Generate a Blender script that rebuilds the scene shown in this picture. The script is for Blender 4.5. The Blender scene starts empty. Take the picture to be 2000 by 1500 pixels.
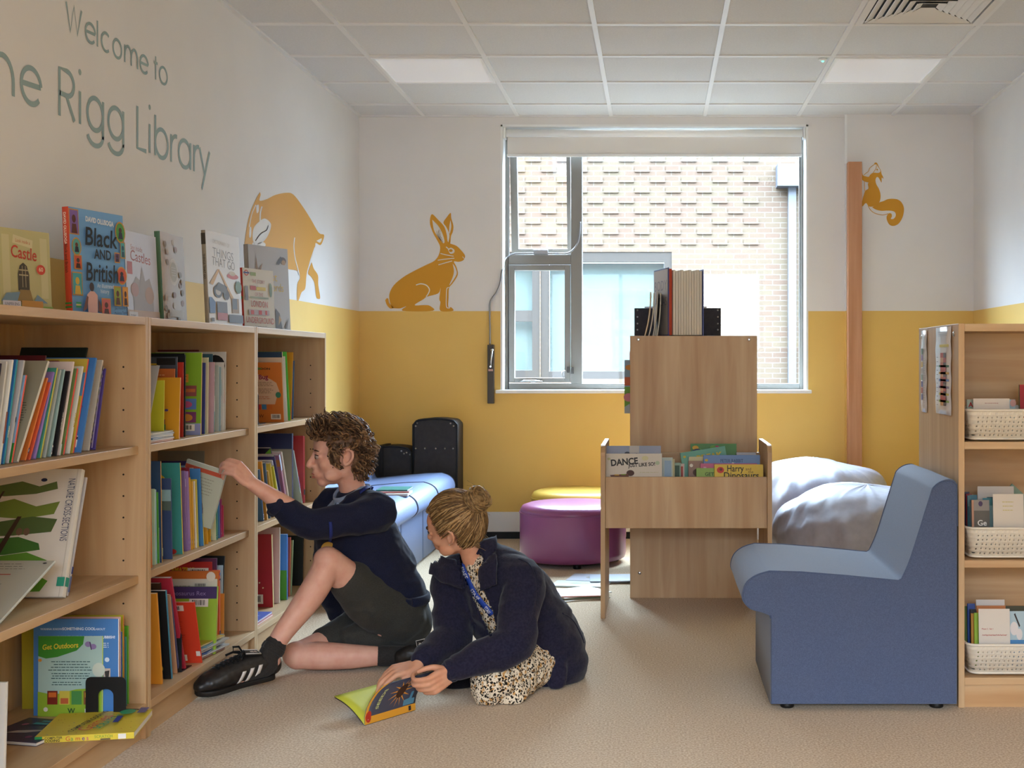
import bpy, bmesh, math, random
from mathutils import Vector, Matrix, noise
from mathutils.bvhtree import BVHTree
random.seed(7)
SC = bpy.context.scene
COL = SC.collection
# ------------------------------------------------------------------ camera
F, CX, CY, CH = 2418.0, 1281.0, 708.0, 1.13      # focal length (px), vanishing point, eye height
cam_d = bpy.data.cameras.new('camera'); cam = bpy.data.objects.new('camera', cam_d); COL.objects.link(cam)
cam.location = (0, 0, CH); cam.rotation_euler = (math.pi/2, 0, 0)
cam_d.sensor_fit = 'HORIZONTAL'; cam_d.sensor_width = 36.0; cam_d.lens = F*36/2000
cam_d.shift_x = (1000-CX)/2000; cam_d.shift_y = (CY-750)/2000
cam_d.clip_start = 0.05; cam_d.clip_end = 200
SC.camera = cam
# ------------------------------------------------------------------ light: overcast sky, seen through the windows
SC.view_settings.view_transform = 'Standard'; SC.view_settings.look = 'None'
SC.view_settings.gamma = 1.0; SC.view_settings.use_curve_mapping = False
SC.view_settings.exposure = EXPOSURE = 0.30
W = bpy.data.worlds.new('overcast_sky'); SC.world = W; W.use_nodes = True
wn = W.node_tree.nodes; wl = W.node_tree.links
bg = wn['Background']
# thin cloud with the sun behind it on the far (+Y) side: bright cool sky beyond the window, dimmer warmer sky behind the viewer
SKY_NEAR, SKY_FAR = 6.6, 9.8
tc = wn.new('ShaderNodeTexCoord'); sp = wn.new('ShaderNodeSeparateXYZ'); mr = wn.new('ShaderNodeMapRange'); mr.interpolation_type = 'SMOOTHSTEP'
wl.new(tc.outputs['Generated'], sp.inputs[0]); wl.new(sp.outputs['Y'], mr.inputs['Value'])
mr.inputs['From Min'].default_value = -0.12; mr.inputs['From Max'].default_value = 0.30
rp = wn.new('ShaderNodeValToRGB'); wl.new(mr.outputs[0], rp.inputs[0]); wl.new(rp.outputs[0], bg.inputs[0])
rp.color_ramp.elements[0].color = (0.80, 0.93, 1.10, 1); rp.color_ramp.elements[1].color = (0.68, 0.86, 1.08, 1)
ms = wn.new('ShaderNodeMapRange'); wl.new(mr.outputs[0], ms.inputs['Value']); ms.inputs['To Min'].default_value = SKY_NEAR; ms.inputs['To Max'].default_value = SKY_FAR
mz = wn.new('ShaderNodeMapRange'); mz.interpolation_type = 'SMOOTHSTEP'; wl.new(sp.outputs['Z'], mz.inputs['Value'])      # brighter higher up
mz.inputs['From Min'].default_value = 0.14; mz.inputs['From Max'].default_value = 0.40; mz.inputs['To Min'].default_value = 0.62; mz.inputs['To Max'].default_value = 5.8
mu = wn.new('ShaderNodeMath'); mu.operation = 'MULTIPLY'; wl.new(ms.outputs[0], mu.inputs[0]); wl.new(mz.outputs[0], mu.inputs[1]); wl.new(mu.outputs[0], bg.inputs[1])
def portal(name, loc, rot, sx, sy):
    d = bpy.data.lights.new(name, 'AREA'); d.shape = 'RECTANGLE'; d.size = sx; d.size_y = sy
    d.cycles.is_portal = True
    o = bpy.data.objects.new(name, d); COL.objects.link(o); o.location = loc; o.rotation_euler = rot
    return o
portal('window_daylight_portal', (0, 8.3, 1.8), (-math.pi/2, 0, 0), 2.0, 1.75)
portal('rear_daylight_portal', (0, -2.35, 1.55), (math.pi/2, 0, 0), 3.2, 1.9)
try:
    SC.cycles.max_bounces = 14; SC.cycles.diffuse_bounces = 8; SC.cycles.transparent_max_bounces = 12
    SC.cycles.caustics_reflective = False; SC.cycles.caustics_refractive = False
    SC.cycles.sample_clamp_indirect = 6.0
except Exception: pass
# ------------------------------------------------------------------ helpers
def P(px, py, Y):                     # a point of the place: image direction + its distance along the room
    return Vector(((px-CX)*Y/F, Y, CH-(py-CY)*Y/F))
def XY(px, X): return X*F/(px-CX)     # distance along the room of a point on the plane x = X
def lin(c):
    if isinstance(c, str):
        c = c.lstrip('#'); c = tuple(int(c[i:i+2], 16)/255 for i in (0, 2, 4))
    elif max(c) > 1.0: c = tuple(v/255 for v in c)
    return tuple((v/12.92 if v <= 0.04045 else ((v+0.055)/1.055)**2.4) for v in c)
MATS = {}
def mat(col, rough=0.55, spec=0.35, metal=0.0, name=None, **kw):
    key = (str(col), rough, spec, metal, name, str(kw))
    if key in MATS: return MATS[key]
    m = bpy.data.materials.new(name or 'paint'); m.use_nodes = True
    b = m.node_tree.nodes['Principled BSDF']
    b.inputs['Base Color'].default_value = (*lin(col), 1); b.inputs['Roughness'].default_value = rough
    b.inputs['Specular IOR Level'].default_value = spec; b.inputs['Metallic'].default_value = metal
    for k, v in kw.items(): b.inputs[k].default_value = v
    MATS[key] = m
    return m
def ntree(m): return m.node_tree.nodes, m.node_tree.links, m.node_tree.nodes['Principled BSDF']
def noise_mat(name, c1, c2, scale=(50, 50, 50), detail=3, rough=0.7, spec=0.3, bump=0.0, lo=0.35, hi=0.65, bscale=None, dist=0.0, bdist=0.002, sheen=0.0):
    m = bpy.data.materials.new(name); m.use_nodes = True; n, l, b = ntree(m)
    tcn = n.new('ShaderNodeTexCoord'); mp = n.new('ShaderNodeMapping'); l.new(tcn.outputs['Object'], mp.inputs[0])
    mp.inputs['Scale'].default_value = scale
    nz = n.new('ShaderNodeTexNoise'); nz.inputs['Scale'].default_value = 1.0; nz.inputs['Detail'].default_value = detail
    nz.inputs['Distortion'].default_value = dist
    l.new(mp.outputs[0], nz.inputs['Vector'])
    r = n.new('ShaderNodeValToRGB'); l.new(nz.outputs['Fac'], r.inputs[0])
    r.color_ramp.elements[0].position = lo; r.color_ramp.elements[1].position = hi
    r.color_ramp.elements[0].color = (*lin(c1), 1); r.color_ramp.elements[1].color = (*lin(c2), 1)
    l.new(r.outputs[0], b.inputs['Base Color']); b.inputs['Roughness'].default_value = rough
    b.inputs['Specular IOR Level'].default_value = spec
    if sheen: b.inputs['Sheen Weight'].default_value = sheen; b.inputs['Sheen Roughness'].default_value = 0.5
    if bump:
        bp = n.new('ShaderNodeBump'); bp.inputs['Strength'].default_value = bump; bp.inputs['Distance'].default_value = bdist
        if bscale:
            n2 = n.new('ShaderNodeTexNoise'); n2.inputs['Scale'].default_value = bscale; n2.inputs['Detail'].default_value = 2
            l.new(tcn.outputs['Object'], n2.inputs['Vector']); l.new(n2.outputs['Fac'], bp.inputs['Height'])
        else: l.new(nz.outputs['Fac'], bp.inputs['Height'])
        l.new(bp.outputs[0], b.inputs['Normal'])
    return m
def wood(axis):
    k = 'maple_'+axis
    if k in MATS: return MATS[k]
    sc = {'z': (22, 22, 1.6), 'y': (22, 1.6, 22), 'x': (1.6, 22, 22)}[axis]
    m = noise_mat(k, '#b99872', '#cdb18b', scale=sc, detail=6, rough=0.42, spec=0.4, lo=0.3, hi=0.72, dist=0.6)
    n, l, b = ntree(m)                # a second, broader figure under the fine grain
    tcn = n['Texture Coordinate']; mp = n.new('ShaderNodeMapping'); l.new(tcn.outputs['Object'], mp.inputs[0])
    mp.inputs['Scale'].default_value = tuple(v*0.3 for v in sc)
    nz = n.new('ShaderNodeTexNoise'); nz.inputs['Scale'].default_value = 1.0; nz.inputs['Detail'].default_value = 4
    l.new(mp.outputs[0], nz.inputs['Vector'])
    mx = n.new('ShaderNodeMix'); mx.data_type = 'RGBA'; mx.blend_type = 'MULTIPLY'; mx.inputs[0].default_value = 0.7
    r2 = n.new('ShaderNodeValToRGB'); l.new(nz.outputs['Fac'], r2.inputs[0])
    r2.color_ramp.elements[0].position = 0.35; r2.color_ramp.elements[0].color = (*lin('#e4d0b8'), 1)
    r2.color_ramp.elements[1].position = 0.6; r2.color_ramp.elements[1].color = (1, 1, 1, 1)
    l.new(n['Color Ramp'].outputs[0], mx.inputs[6]); l.new(r2.outputs[0], mx.inputs[7]); l.new(mx.outputs[2], b.inputs['Base Color'])
    MATS[k] = m
    return m
class MB:
    """collects shapes; build() links them as ONE mesh object"""
    def __init__(s): s.v = []; s.f = []; s.m = []; s.sm = []
    def add(s, verts, faces, mi=0, smooth=False, M=None):
        k = len(s.v)
        s.v += [tuple(M @ Vector(p)) if M else tuple(p) for p in verts]
        s.f += [tuple(i+k for i in f) for f in faces]; s.m += [mi]*len(faces); s.sm += [smooth]*len(faces)
        return s
    def box(s, x0, x1, y0, y1, z0, z1, mi=0, M=None):
        v = [(x, y, z) for z in (z0, z1) for y in (y0, y1) for x in (x0, x1)]
        return s.add(v, [(0, 2, 3, 1), (4, 5, 7, 6), (0, 1, 5, 4), (2, 6, 7, 3), (0, 4, 6, 2), (1, 3, 7, 5)], mi, False, M)
    def prism(s, pts, h0, h1, plane='xz', mi=0, M=None, smooth=False):      # polygon pts in a plane, extruded along the third axis
        def q(a, b, h): return {'xz': (a, h, b), 'xy': (a, b, h), 'yz': (h, a, b)}[plane]
        n = len(pts); v = [q(a, b, h0) for a, b in pts]+[q(a, b, h1) for a, b in pts]
        s.add(v, [tuple(range(n)), tuple(range(2*n-1, n-1, -1))], mi, False, M)
        return s.add(v, [(i, i+n, (i+1) % n+n, (i+1) % n) for i in range(n)], mi, smooth, M)
    def tube(s, pts, r, n=8, mi=0, M=None, cap=True, ref=None, smooth=True):
        """pts along a path; r a number, a list, or a list of (ra, rb)"""
        pts = [Vector(p) for p in pts]; N = len(pts)
        rr = r if isinstance(r, (list, tuple)) else [r]*N
        t0 = (pts[1]-pts[0]).normalized()
        nrm = Vector(ref) if ref is not None else (Vector((0, 0, 1)) if abs(t0.z) < 0.9 else Vector((1, 0, 0)))
        v = []
        for i in range(N):
            t = (pts[min(i+1, N-1)]-pts[max(i-1, 0)])
            t = t.normalized() if t.length > 1e-9 else t0
            nrm = nrm-t*nrm.dot(t)
            nrm = nrm.normalized() if nrm.length > 1e-6 else t.orthogonal().normalized()
            bi = t.cross(nrm); a, b = rr[i] if isinstance(rr[i], (list, tuple)) else (rr[i], rr[i])
            for k in range(n):
                th = 2*math.pi*k/n; v.append(pts[i]+nrm*(math.cos(th)*a)+bi*(math.sin(th)*b))
        f = [(i*n+k, i*n+(k+1) % n, (i+1)*n+(k+1) % n, (i+1)*n+k) for i in range(N-1) for k in range(n)]
        s.add(v, f, mi, smooth, M)
        if cap: s.add(v, [tuple(range(n-1, -1, -1)), tuple((N-1)*n+k for k in range(n))], mi, False, M)
        return s
    def lathe(s, prof, c=(0, 0, 0), n=32, mi=0, M=None, smooth=True, caps=True):       # prof [(r, z)] about the vertical through c
        v = []
        for r, z in prof:
            for k in range(n):
                th = 2*math.pi*k/n; v.append((c[0]+r*math.cos(th), c[1]+r*math.sin(th), c[2]+z))
        f = [(i*n+k, i*n+(k+1) % n, (i+1)*n+(k+1) % n, (i+1)*n+k) for i in range(len(prof)-1) for k in range(n)]
        s.add(v, f, mi, smooth, M)
        if caps: s.add(v, [tuple(range(n-1, -1, -1)), tuple((len(prof)-1)*n+k for k in range(n))], mi, False, M)
        return s
    def ball(s, c, r, n=16, mi=0, M=None, R=None):
        r = r if isinstance(r, (tuple, list)) else (r, r, r); v = []; m = n//2
        for i in range(m+1):
            ph = math.pi*i/m
            for k in range(n):
                th = 2*math.pi*k/n
                q = Vector((r[0]*math.sin(ph)*math.cos(th), r[1]*math.sin(ph)*math.sin(th), r[2]*math.cos(ph)))
                if R: q = R @ q
                v.append(Vector(c)+q)
        return s.add(v, [(i*n+k, (i+1)*n+k, (i+1)*n+(k+1) % n, i*n+(k+1) % n) for i in range(m) for k in range(n)], mi, True, M)
    def mesh(s, name):
        me = bpy.data.meshes.new(name); me.from_pydata(s.v, [], s.f)
        me.polygons.foreach_set('material_index', s.m); me.polygons.foreach_set('use_smooth', s.sm)
        bm = bmesh.new(); bm.from_mesh(me)
        bmesh.ops.remove_doubles(bm, verts=bm.verts, dist=1e-6)
        bmesh.ops.recalc_face_normals(bm, faces=bm.faces); bm.to_mesh(me); bm.free()
        return me
    def build(s, name, mats, parent=None, bevel=0, seg=2, local=False):
        me = s.mesh(name)
        for m in (mats if isinstance(mats, (list, tuple)) else [mats]): me.materials.append(m)
        o = bpy.data.objects.new(name, me); COL.objects.link(o)
        if bevel:
            md = o.modifiers.new('soft_edges', 'BEVEL'); md.width = bevel; md.segments = seg; md.limit_method = 'ANGLE'; md.angle_limit = 0.7
        if parent: attach(o, parent, local)
        return o
def attach(o, parent, local=False):
    o.parent = parent
    if not local:
        M = Matrix.LocRotScale(parent.location, parent.rotation_euler, parent.scale); q = parent
        while q.parent:
            M = Matrix.LocRotScale(q.parent.location, q.parent.rotation_euler, q.parent.scale) @ q.matrix_parent_inverse @ M; q = q.parent
        o.matrix_parent_inverse = M.inverted()
    return o
def tag(o, label, cat, group=None):
    o['label'] = label; o['category'] = cat
    if group: o['group'] = group
    return o
def thing(name, label, cat, loc=(0, 0, 0), group=None):
    o = bpy.data.objects.new(name, None); COL.objects.link(o); o.location = loc; o.empty_display_size = 0.1
    return tag(o, label, cat, group)
def struct(o): o['kind'] = 'structure'; return o
def copy_tree(o, parent=None):
    kids = [c for c in COL.objects if c.parent == o]
    c = o.copy(); COL.objects.link(c)
    if parent: c.parent = parent
    for k in kids: copy_tree(k, c)
    return c
FONT = {}
def text_geo(s, size=1.0, bold=0.0, shear=0.0, space=1.0):
    """verts, faces of flat lettering in the xy plane, left aligned on the baseline at the origin; also its width"""
    cu = bpy.data.curves.new('lettering', 'FONT'); cu.body = s; cu.size = size; cu.offset = bold*size; cu.shear = shear; cu.space_character = space
    cu.resolution_u = 3
    ob = bpy.data.objects.new('lettering', cu); COL.objects.link(ob)
    dg = bpy.context.evaluated_depsgraph_get(); me = bpy.data.meshes.new_from_object(ob.evaluated_get(dg))
    v = [tuple(p.co) for p in me.vertices]; f = [tuple(p.vertices) for p in me.polygons]
    bpy.data.objects.remove(ob); bpy.data.curves.remove(cu); bpy.data.meshes.remove(me)
    w = (max(p[0] for p in v)-min(p[0] for p in v)) if v else 0
    x0 = min((p[0] for p in v), default=0)
    return [(p[0]-x0, p[1], 0) for p in v], f, w
def ribbon(pts, w, closed=False):
    """flat stroke of width w along 2-D points -> verts2d, faces"""
    pts = [Vector((p[0], p[1])) for p in pts]; n = len(pts); v = []
    for i in range(n):
        a = pts[i-1] if (closed or i > 0) else pts[i]; b = pts[(i+1) % n] if (closed or i < n-1) else pts[i]
        t = (b-a).normalized(); nn = Vector((-t.y, t.x)); ww = w[i] if isinstance(w, (list, tuple)) else w
        v += [pts[i]+nn*ww/2, pts[i]-nn*ww/2]
    m = n if closed else n-1
    return [(p.x, p.y) for p in v], [(2*i, 2*i+1, (2*((i+1) % n))+1, 2*((i+1) % n)) for i in range(m)]
def arc(cx, cy, rx, ry, a0, a1, n=20):
    return [(cx+rx*math.cos(math.radians(a0+(a1-a0)*i/n)), cy+ry*math.sin(math.radians(a0+(a1-a0)*i/n))) for i in range(n+1)]
def crom(pts, sub=6):
    """Catmull-Rom through tuples of any length"""
    out = []; n = len(pts)
    for i in range(n-1):
        p0, p1, p2, p3 = pts[max(i-1, 0)], pts[i], pts[i+1], pts[min(i+2, n-1)]
        for k in range(sub):
            t = k/sub
            out.append(tuple(0.5*(2*b+(c-a)*t+(2*a-5*b+4*c-d)*t*t+(3*b-a-3*c+d)*t**3) for a, b, c, d in zip(p0, p1, p2, p3)))
    out.append(tuple(pts[-1]))
    return out
# ================================================================== the room
XL, XR, YB, YN, ZC = -1.907, 2.029, 7.95, -2.2, 2.715
DADO = 1.46
wall_white = noise_mat('wall_white', '#dbd8d5', '#dedbd8', scale=(3, 3, 3), rough=0.75, spec=0.2, bump=0.04, bscale=260)
wall_yellow = noise_mat('wall_yellow', '#dcb766', '#dfba6a', scale=(3, 3, 3), rough=0.6, spec=0.25, bump=0.04, bscale=260)
white = mat('#e6e6e4', 0.45, name='white_paint'); grey_frame = mat('#85827d', 0.4, 0.4, name='grey_coated_metal')
black = mat('#141313', 0.5, name='black'); chrome = mat('#c8c8c8', 0.25, 0.5, 1.0, name='chrome')
# carpet
carpet = noise_mat('carpet', '#b1977a', '#dac8ac', scale=(150, 150, 150), detail=5, rough=0.95, spec=0.1, bump=0.6, bscale=320, lo=0.36, hi=0.66, bdist=0.004, sheen=0.15)
b = MB(); b.box(XL-.1, XR+.1, YN-.1, YB+.35, -0.12, 0); struct(b.build('floor', carpet))
# ceiling tiles and grid
tile = noise_mat('ceiling_tile', '#d0cfcd', '#d6d5d3', scale=(120, 120, 120), detail=3, rough=0.85, spec=0.15, bump=0.15, bscale=500)
b = MB(); b.box(XL-.1, XR+.1, YN-.1, YB+.35, ZC, ZC+.06); struct(b.build('ceiling', tile))
BX = [-1.487+0.6*k for k in range(6)]; RY = [5.787+0.6*k for k in range(-14, 4)]
b = MB()
for x in BX: b.box(x-.012, x+.012, YN, YB, ZC-.008, ZC+.001)
for y in RY:
    xs = [XL]+BX+[XR]
    for x0, x1 in zip(xs, xs[1:]): b.box(x0+(.012 if x0 != XL else 0), x1-(.012 if x1 != XR else 0), y-.012, y+.012, ZC-.0075, ZC+.001)
struct(b.build('trim_1', mat('#dddbd8', 0.4, name='grid_white')))
b = MB()
for x0, x1 in ((XL, XL+.022), (XR-.022, XR)): b.box(x0, x1, YN, YB, ZC-.010, ZC+.001)
b.box(XL+.022, XR-.022, YB-.022, YB, ZC-.010, ZC+.001)
struct(b.build('trim_2', mat('#dddbd8', 0.4, name='grid_white')))
# walls (two paints on one mesh, dado line at 1.46 m)
def wall(name, x0, x1, y0, y1, holes=()):
    b = MB()
    b.box(x0, x1, y0, y1, 0, DADO, 1); b.box(x0, x1, y0, y1, DADO, ZC, 0)
    return struct(b.build(name, [wall_white, wall_yellow]))
wall('wall_left', XL-.12, XL, YN, YB+.3); wall('wall_right', XR, XR+.12, YN, YB+.3)
WX0, WX1, WZ0, WZ1 = -.996, .977, .950, 2.657       # window opening
b = MB()
for z0, z1, mi in ((0, WZ0, 1), (WZ1, ZC, 0)): b.box(XL, 1.213, YB, YB+.3, z0, z1, mi)
for x0, x1 in ((XL, WX0), (WX1, 1.213)):
    b.box(x0, x1, YB, YB+.3, WZ0, DADO, 1); b.box(x0, x1, YB, YB+.3, DADO, WZ1, 0)
b.box(1.213, XR, YB-.04, YB+.3, 0, DADO, 1); b.box(1.213, XR, YB-.04, YB+.3, DADO, ZC, 0)
struct(b.build('wall_back', [wall_white, wall_yellow]))
b = MB()                                            # plastered, white painted reveal lining
b.box(WX0-.001, WX0+.012, YB-.003, YB+.17, WZ0, WZ1); b.box(WX1-.012, WX1+.001, YB-.003, YB+.17, WZ0, WZ1); b.box(WX0, WX1, YB-.003, YB+.17, WZ1-.012, WZ1+.001)
struct(b.build('trim_3', white))
b = MB(); b.box(1.206, 1.222, YB-.046, YB-.038, 2.40, ZC); struct(b.build('trim_4', white, bevel=.002))
# rear wall behind the viewer with its wide window
b = MB()
b.box(XL, XR, YN-.12, YN, 0, .6, 1); b.box(XL, XR, YN-.12, YN, 2.5, ZC, 0); b.box(XL, -1.6, YN-.12, YN, .6, 2.5); b.box(1.6, XR, YN-.12, YN, .6, 2.5)
struct(b.build('wall_front', [wall_white, wall_yellow]))
b = MB()
for x in (-1.6, -.55, .5, 1.55): b.box(x, x+.05, YN-.1, YN-.04, .6, 2.5)
for z in (.6, 2.45): b.box(-1.55, 1.55, YN-.1, YN-.04, z, z+.05)
struct(b.build('window_2', grey_frame))
# skirting on the back wall
b = MB(); b.box(XL, 1.213, YB-.022, YB, .045, .172); b.box(1.213, XR, YB-.062, YB-.04, .045, .172)
sk = struct(b.build('baseboard_back', white, bevel=.003))
b = MB(); b.box(XL, 1.213, YB-.012, YB, 0, .045); sg = b.build('shadow_gap', black, sk)
# sill
b = MB(); b.box(WX0-.03, WX1+.02, YB-.035, YB+.18, WZ0-.018, WZ0+.004); struct(b.build('window_1_sill', white, bevel=.004))
# ------------------------------------------------------------------ the window
YF0, YF1 = YB+.15, YB+.215
def wx(px, Y=YF0): return (px-CX)*Y/F
def wz(py, Y=YF0): return CH-(py-CY)*Y/F
win = bpy.data.objects.new('window_1', None); COL.objects.link(win); win.location = (0, YF0, WZ0); win['kind'] = 'structure'
x0, x1, z0, z1 = WX0+.01, WX1-.01, WZ0+.004, WZ1-.012
xm0, xm1 = wx(1115), wx(1137); zt0, zt1 = wz(516), wz(497); zb = wz(749)
b = MB()
b.box(x0, wx(993), YF0, YF1, z0, z1); b.box(wx(1562), x1, YF0, YF1, z0, z1); b.box(wx(993), wx(1562), YF0, YF1, z0, zb)
b.box(wx(993), wx(1562), YF0, YF1, wz(262), z1); b.box(xm0, xm1, YF0-.006, YF1, zb, wz(262)); b.box(wx(993), xm0, YF0-.003, YF1, zt0, zt1)
b.build('window_frame', grey_frame, win, bevel=.003)
def glass_mat():
    m = bpy.data.materials.new('clear_glass'); m.use_nodes = True; n, l, pb = ntree(m); n.remove(pb)
    t = n.new('ShaderNodeBsdfTransparent'); t.inputs[0].default_value = (.93, .96, .955, 1); g = n.new('ShaderNodeBsdfGlossy'); g.inputs['Roughness'].default_value = 0.02
    fr = n.new('ShaderNodeFresnel'); ge = n.new('ShaderNodeNewGeometry'); io = n.new('ShaderNodeMapRange'); io.inputs['To Min'].default_value = 1.45; io.inputs['To Max'].default_value = 1/1.45; l.new(ge.outputs['Backfacing'], io.inputs['Value']); l.new(io.outputs[0], fr.inputs[0]); mx = n.new('ShaderNodeMixShader')
    l.new(fr.outputs[0], mx.inputs[0]); l.new(t.outputs[0], mx.inputs[1]); l.new(g.outputs[0], mx.inputs[2]); l.new(mx.outputs[0], n['Material Output'].inputs[0])
    return m
glass = glass_mat()
def pane(x0, x1, z0, z1, y, parent, M=None):
    b = MB(); b.box(x0, x1, y, y+.006, z0, z1, 0, M); return b.build('pane', glass, parent)
pane(xm1, wx(1562), zb, wz(262), YF0+.03, win)
# lower casement, shut
ca = MB(); cx0, cx1, cz0, cz1 = wx(994.5), wx(1113.5), wz(746.5), wz(518.5)
gx0, gx1, gz0, gz1 = wx(1005), wx(1103), wz(738), wz(528)
yy0, yy1 = YF0-.012, YF1-.01
ca.box(cx0, gx0, yy0, yy1, cz0, cz1); ca.box(gx1, cx1, yy0, yy1, cz0, cz1); ca.box(gx0, gx1, yy0, yy1, cz0, gz0); ca.box(gx0, gx1, yy0, yy1, gz1, cz1)
cas = ca.build('casement', grey_frame, win, bevel=.003); pane(gx0, gx1, gz0, gz1, YF0+.02, cas)
h = MB(); h.tube([P(1013, 746, yy0-.012), P(1025, 744, yy0-.016), P(1045, 744, yy0-.016), P(1060, 745, yy0-.012)], [(.004, .006), (.008, .011), (.008, .011), (.004, .007)], 10)
h.box(wx(1038), wx(1047), yy0-.014, yy0, wz(747), wz(741)); h.build('handle', chrome, cas)
h = MB(); ring = [P(1103+6.5*math.cos(a), 731+6.5*math.sin(a)*1.1, yy0-.01) for a in [i*.4 for i in range(3, 15)]]
h.tube(ring, .0022, 6); h.build('restrictor_cable', chrome, cas)
h = MB(); h.box(wx(1108), wx(1112), yy0-.018, yy0, wz(728), wz(716)); h.box(wx(1115.5), wx(1121), YF0-.03, YF0-.005, wz(730), wz(717)); h.build('restrictor', mat('#4b4846', .4, name='lock_grey'), cas)
# upper sash, hung at the top and wound open outwards
ux0, ux1, uz0, uz1 = wx(995), wx(1113), wz(495.5), wz(264)
M = Matrix.Translation((0, YF0+.03, uz1)) @ Matrix.Rotation(math.radians(9), 4, 'X') @ Matrix.Translation((0, -(YF0+.03), -uz1))
s = MB(); fw = .045
s.box(ux0, ux0+fw, YF0+.005, YF1-.01, uz0, uz1, 0, M); s.box(ux1-fw*.55, ux1, YF0+.005, YF1-.01, uz0, uz1, 0, M)
s.box(ux0+fw, ux1-fw*.55, YF0+.005, YF1-.01, uz0, uz0+fw*.8, 0, M); s.box(ux0+fw, ux1-fw*.55, YF0+.005, YF1-.01, uz1-fw, uz1, 0, M)
sa = s.build('top_sash', grey_frame, win, bevel=.003); pane(ux0+fw, ux1-fw*.55, uz0+fw*.8, uz1-fw, YF0+.03, sa, M)
# roller blind
bl = thing('roller_blind', 'white roller blind wound nearly up across the top of the window', 'blind', (0, YB+.06, 2.6))
b = MB(); r0 = .026; b.tube([(WX0+.03, YB+.05, 2.612), (WX1-.03, YB+.05, 2.612)], r0, 20); b.build('roller', mat('#f0efec', .4, name='blind_white'), bl)
fab = mat('#dedad4', .8, name='blind_fabric')
b = MB(); b.box(WX0+.034, WX1-.034, YB+.072, YB+.0745, 2.475, 2.612); b.build('blind_fabric', fab, bl)
b = MB(); b.box(WX0+.032, WX1-.032, YB+.062, YB+.082, 2.462, 2.480); b.build('bottom_bar', white, bl, bevel=.004)
for nm, xx in (('bracket', WX0+.012), ('bracket', WX1-.028)):
    b = MB(); b.box(xx, xx+.016, YB+.02, YB+.085, 2.572, 2.645); b.build(nm, white, bl, bevel=.004)
# window winder: gearbox on the wall, conduit to the top sash
wd = thing('window_winder', 'dark wall mounted window winder with cranked handle and curving conduit beside the window', 'window opener', P(959, 730, YB))
b = MB(); b.box(*[q for q in ((953-CX)*YB/F, (966-CX)*YB/F)], YB-.03, YB, CH-(788-CY)*YB/F, CH-(673-CY)*YB/F); b.build('gearbox', mat('#4a443e', .45, name='gearbox_brown'), wd, bevel=.004)
b = MB(); b.tube([P(961, 684, YB-.045), P(959.5, 700, YB-.05), P(958, 716, YB-.045)], [.007, .005, .006], 8); b.ball(P(961, 684, YB-.04), .011, 12); b.tube([P(958, 716, YB-.03), P(958, 716, YB-.055)], .006, 8); b.build('crank_handle', chrome, wd)
b = MB(); b.box((955-CX)*YB/F, (964-CX)*YB/F, YB-.0315, YB-.029, CH-(725-CY)*YB/F, CH-(721-CY)*YB/F); b.build('warning_label', mat('#c9a093', .6, name='label_pink'), wd)
cp = [P(957, 674, YB-.012), P(957, 640, YB-.012), P(956.5, 610, YB-.012), P(958, 588, YB-.012), P(970, 570, YB-.014), P(977, 552, YB-.014), P(980, 530, YB-.006), P(984, 512, YB+.06), P(990, 503, YF0-.02), P(1003, 496, YF0-.022), P(1020, 495, YF0-.022),
      P(1080, 495, YF0-.022), P(1105, 495, YF0-.022), P(1118, 489, YF0-.022), P(1128, 475, YF0-.022), P(1132, 455, YF0-.022), P(1133, 433, YF0-.022)]
b = MB(); b.tube(crom([tuple(p) for p in cp], 5), .0055, 8); b.build('conduit', mat('#8b8a8c', .35, .5, .6, name='conduit_grey'), wd)
b = MB(); b.box(wx(1043), wx(1071), YF0-.04, YF0-.004, wz(497.5), wz(488.5)); b.build('chain_opener', mat('#9a9a9c', .35, .5, .5, name='opener_grey'), wd, bevel=.004)
# timber post against the back wall
pb = MB(); pb.box(1.207+.012, 1.307, 7.845, YB-.041, 0, 2.403)
tag(pb.build('timber_post', noise_mat('post_timber', '#b57f5a', '#c49270', scale=(26, 26, 1.4), detail=5, rough=.55), bevel=.002), 'brown timber post fixed upright against the wall right of the window', 'post')
# ceiling fittings
def panel_light(x, y, label):
    t = thing('ceiling_light', label, 'ceiling light', (x+.3, y+.3, ZC), 'square panel lights in the ceiling')
    f = MB()
    for a in ((x+.013, x+.03, y+.013, y+.587), (x+.57, x+.587, y+.013, y+.587), (x+.03, x+.57, y+.013, y+.03), (x+.03, x+.57, y+.57, y+.587)): f.box(*a, ZC-.014, ZC-.0005)
    f.build('frame', white, t); d = MB(); d.box(x+.03, x+.57, y+.03, y+.57, ZC-.010, ZC-.002)
    m = mat('#f6f6f8', .16, .5, name='diffuser', **{'Emission Strength': .07}); m.node_tree.nodes['Principled BSDF'].inputs['Emission Color'].default_value = (.95, .98, 1, 1); d.build('diffuser', m, t)  # faint emission added: stands in for window light reflected by the unlit panel
panel_light(BX[0], 6.387, 'square ceiling panel light on the window side, left of the window'); panel_light(BX[4], 6.387, 'square ceiling panel light beside the air vent, right of the window')
vx, vy = BX[4], 5.187
v = thing('ceiling_vent', 'square four-way louvred air diffuser in the ceiling', 'air vent', (vx+.3, vy+.3, ZC))
vm = mat('#dad6d0', .45, name='vent_white'); f = MB()
for a in ((vx+.013, vx+.045, vy+.013, vy+.587), (vx+.555, vx+.587, vy+.013, vy+.587), (vx+.045, vx+.555, vy+.013, vy+.045), (vx+.045, vx+.555, vy+.555, vy+.587)): f.box(*a, ZC-.016, ZC-.0005)
f.build('frame', vm, v)
f = MB(); f.box(vx+.045, vx+.555, vy+.045, vy+.555, ZC-.002, ZC-.0005); f.build('backing', mat('#2b2724', .8, name='vent_dark'), v)
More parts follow.
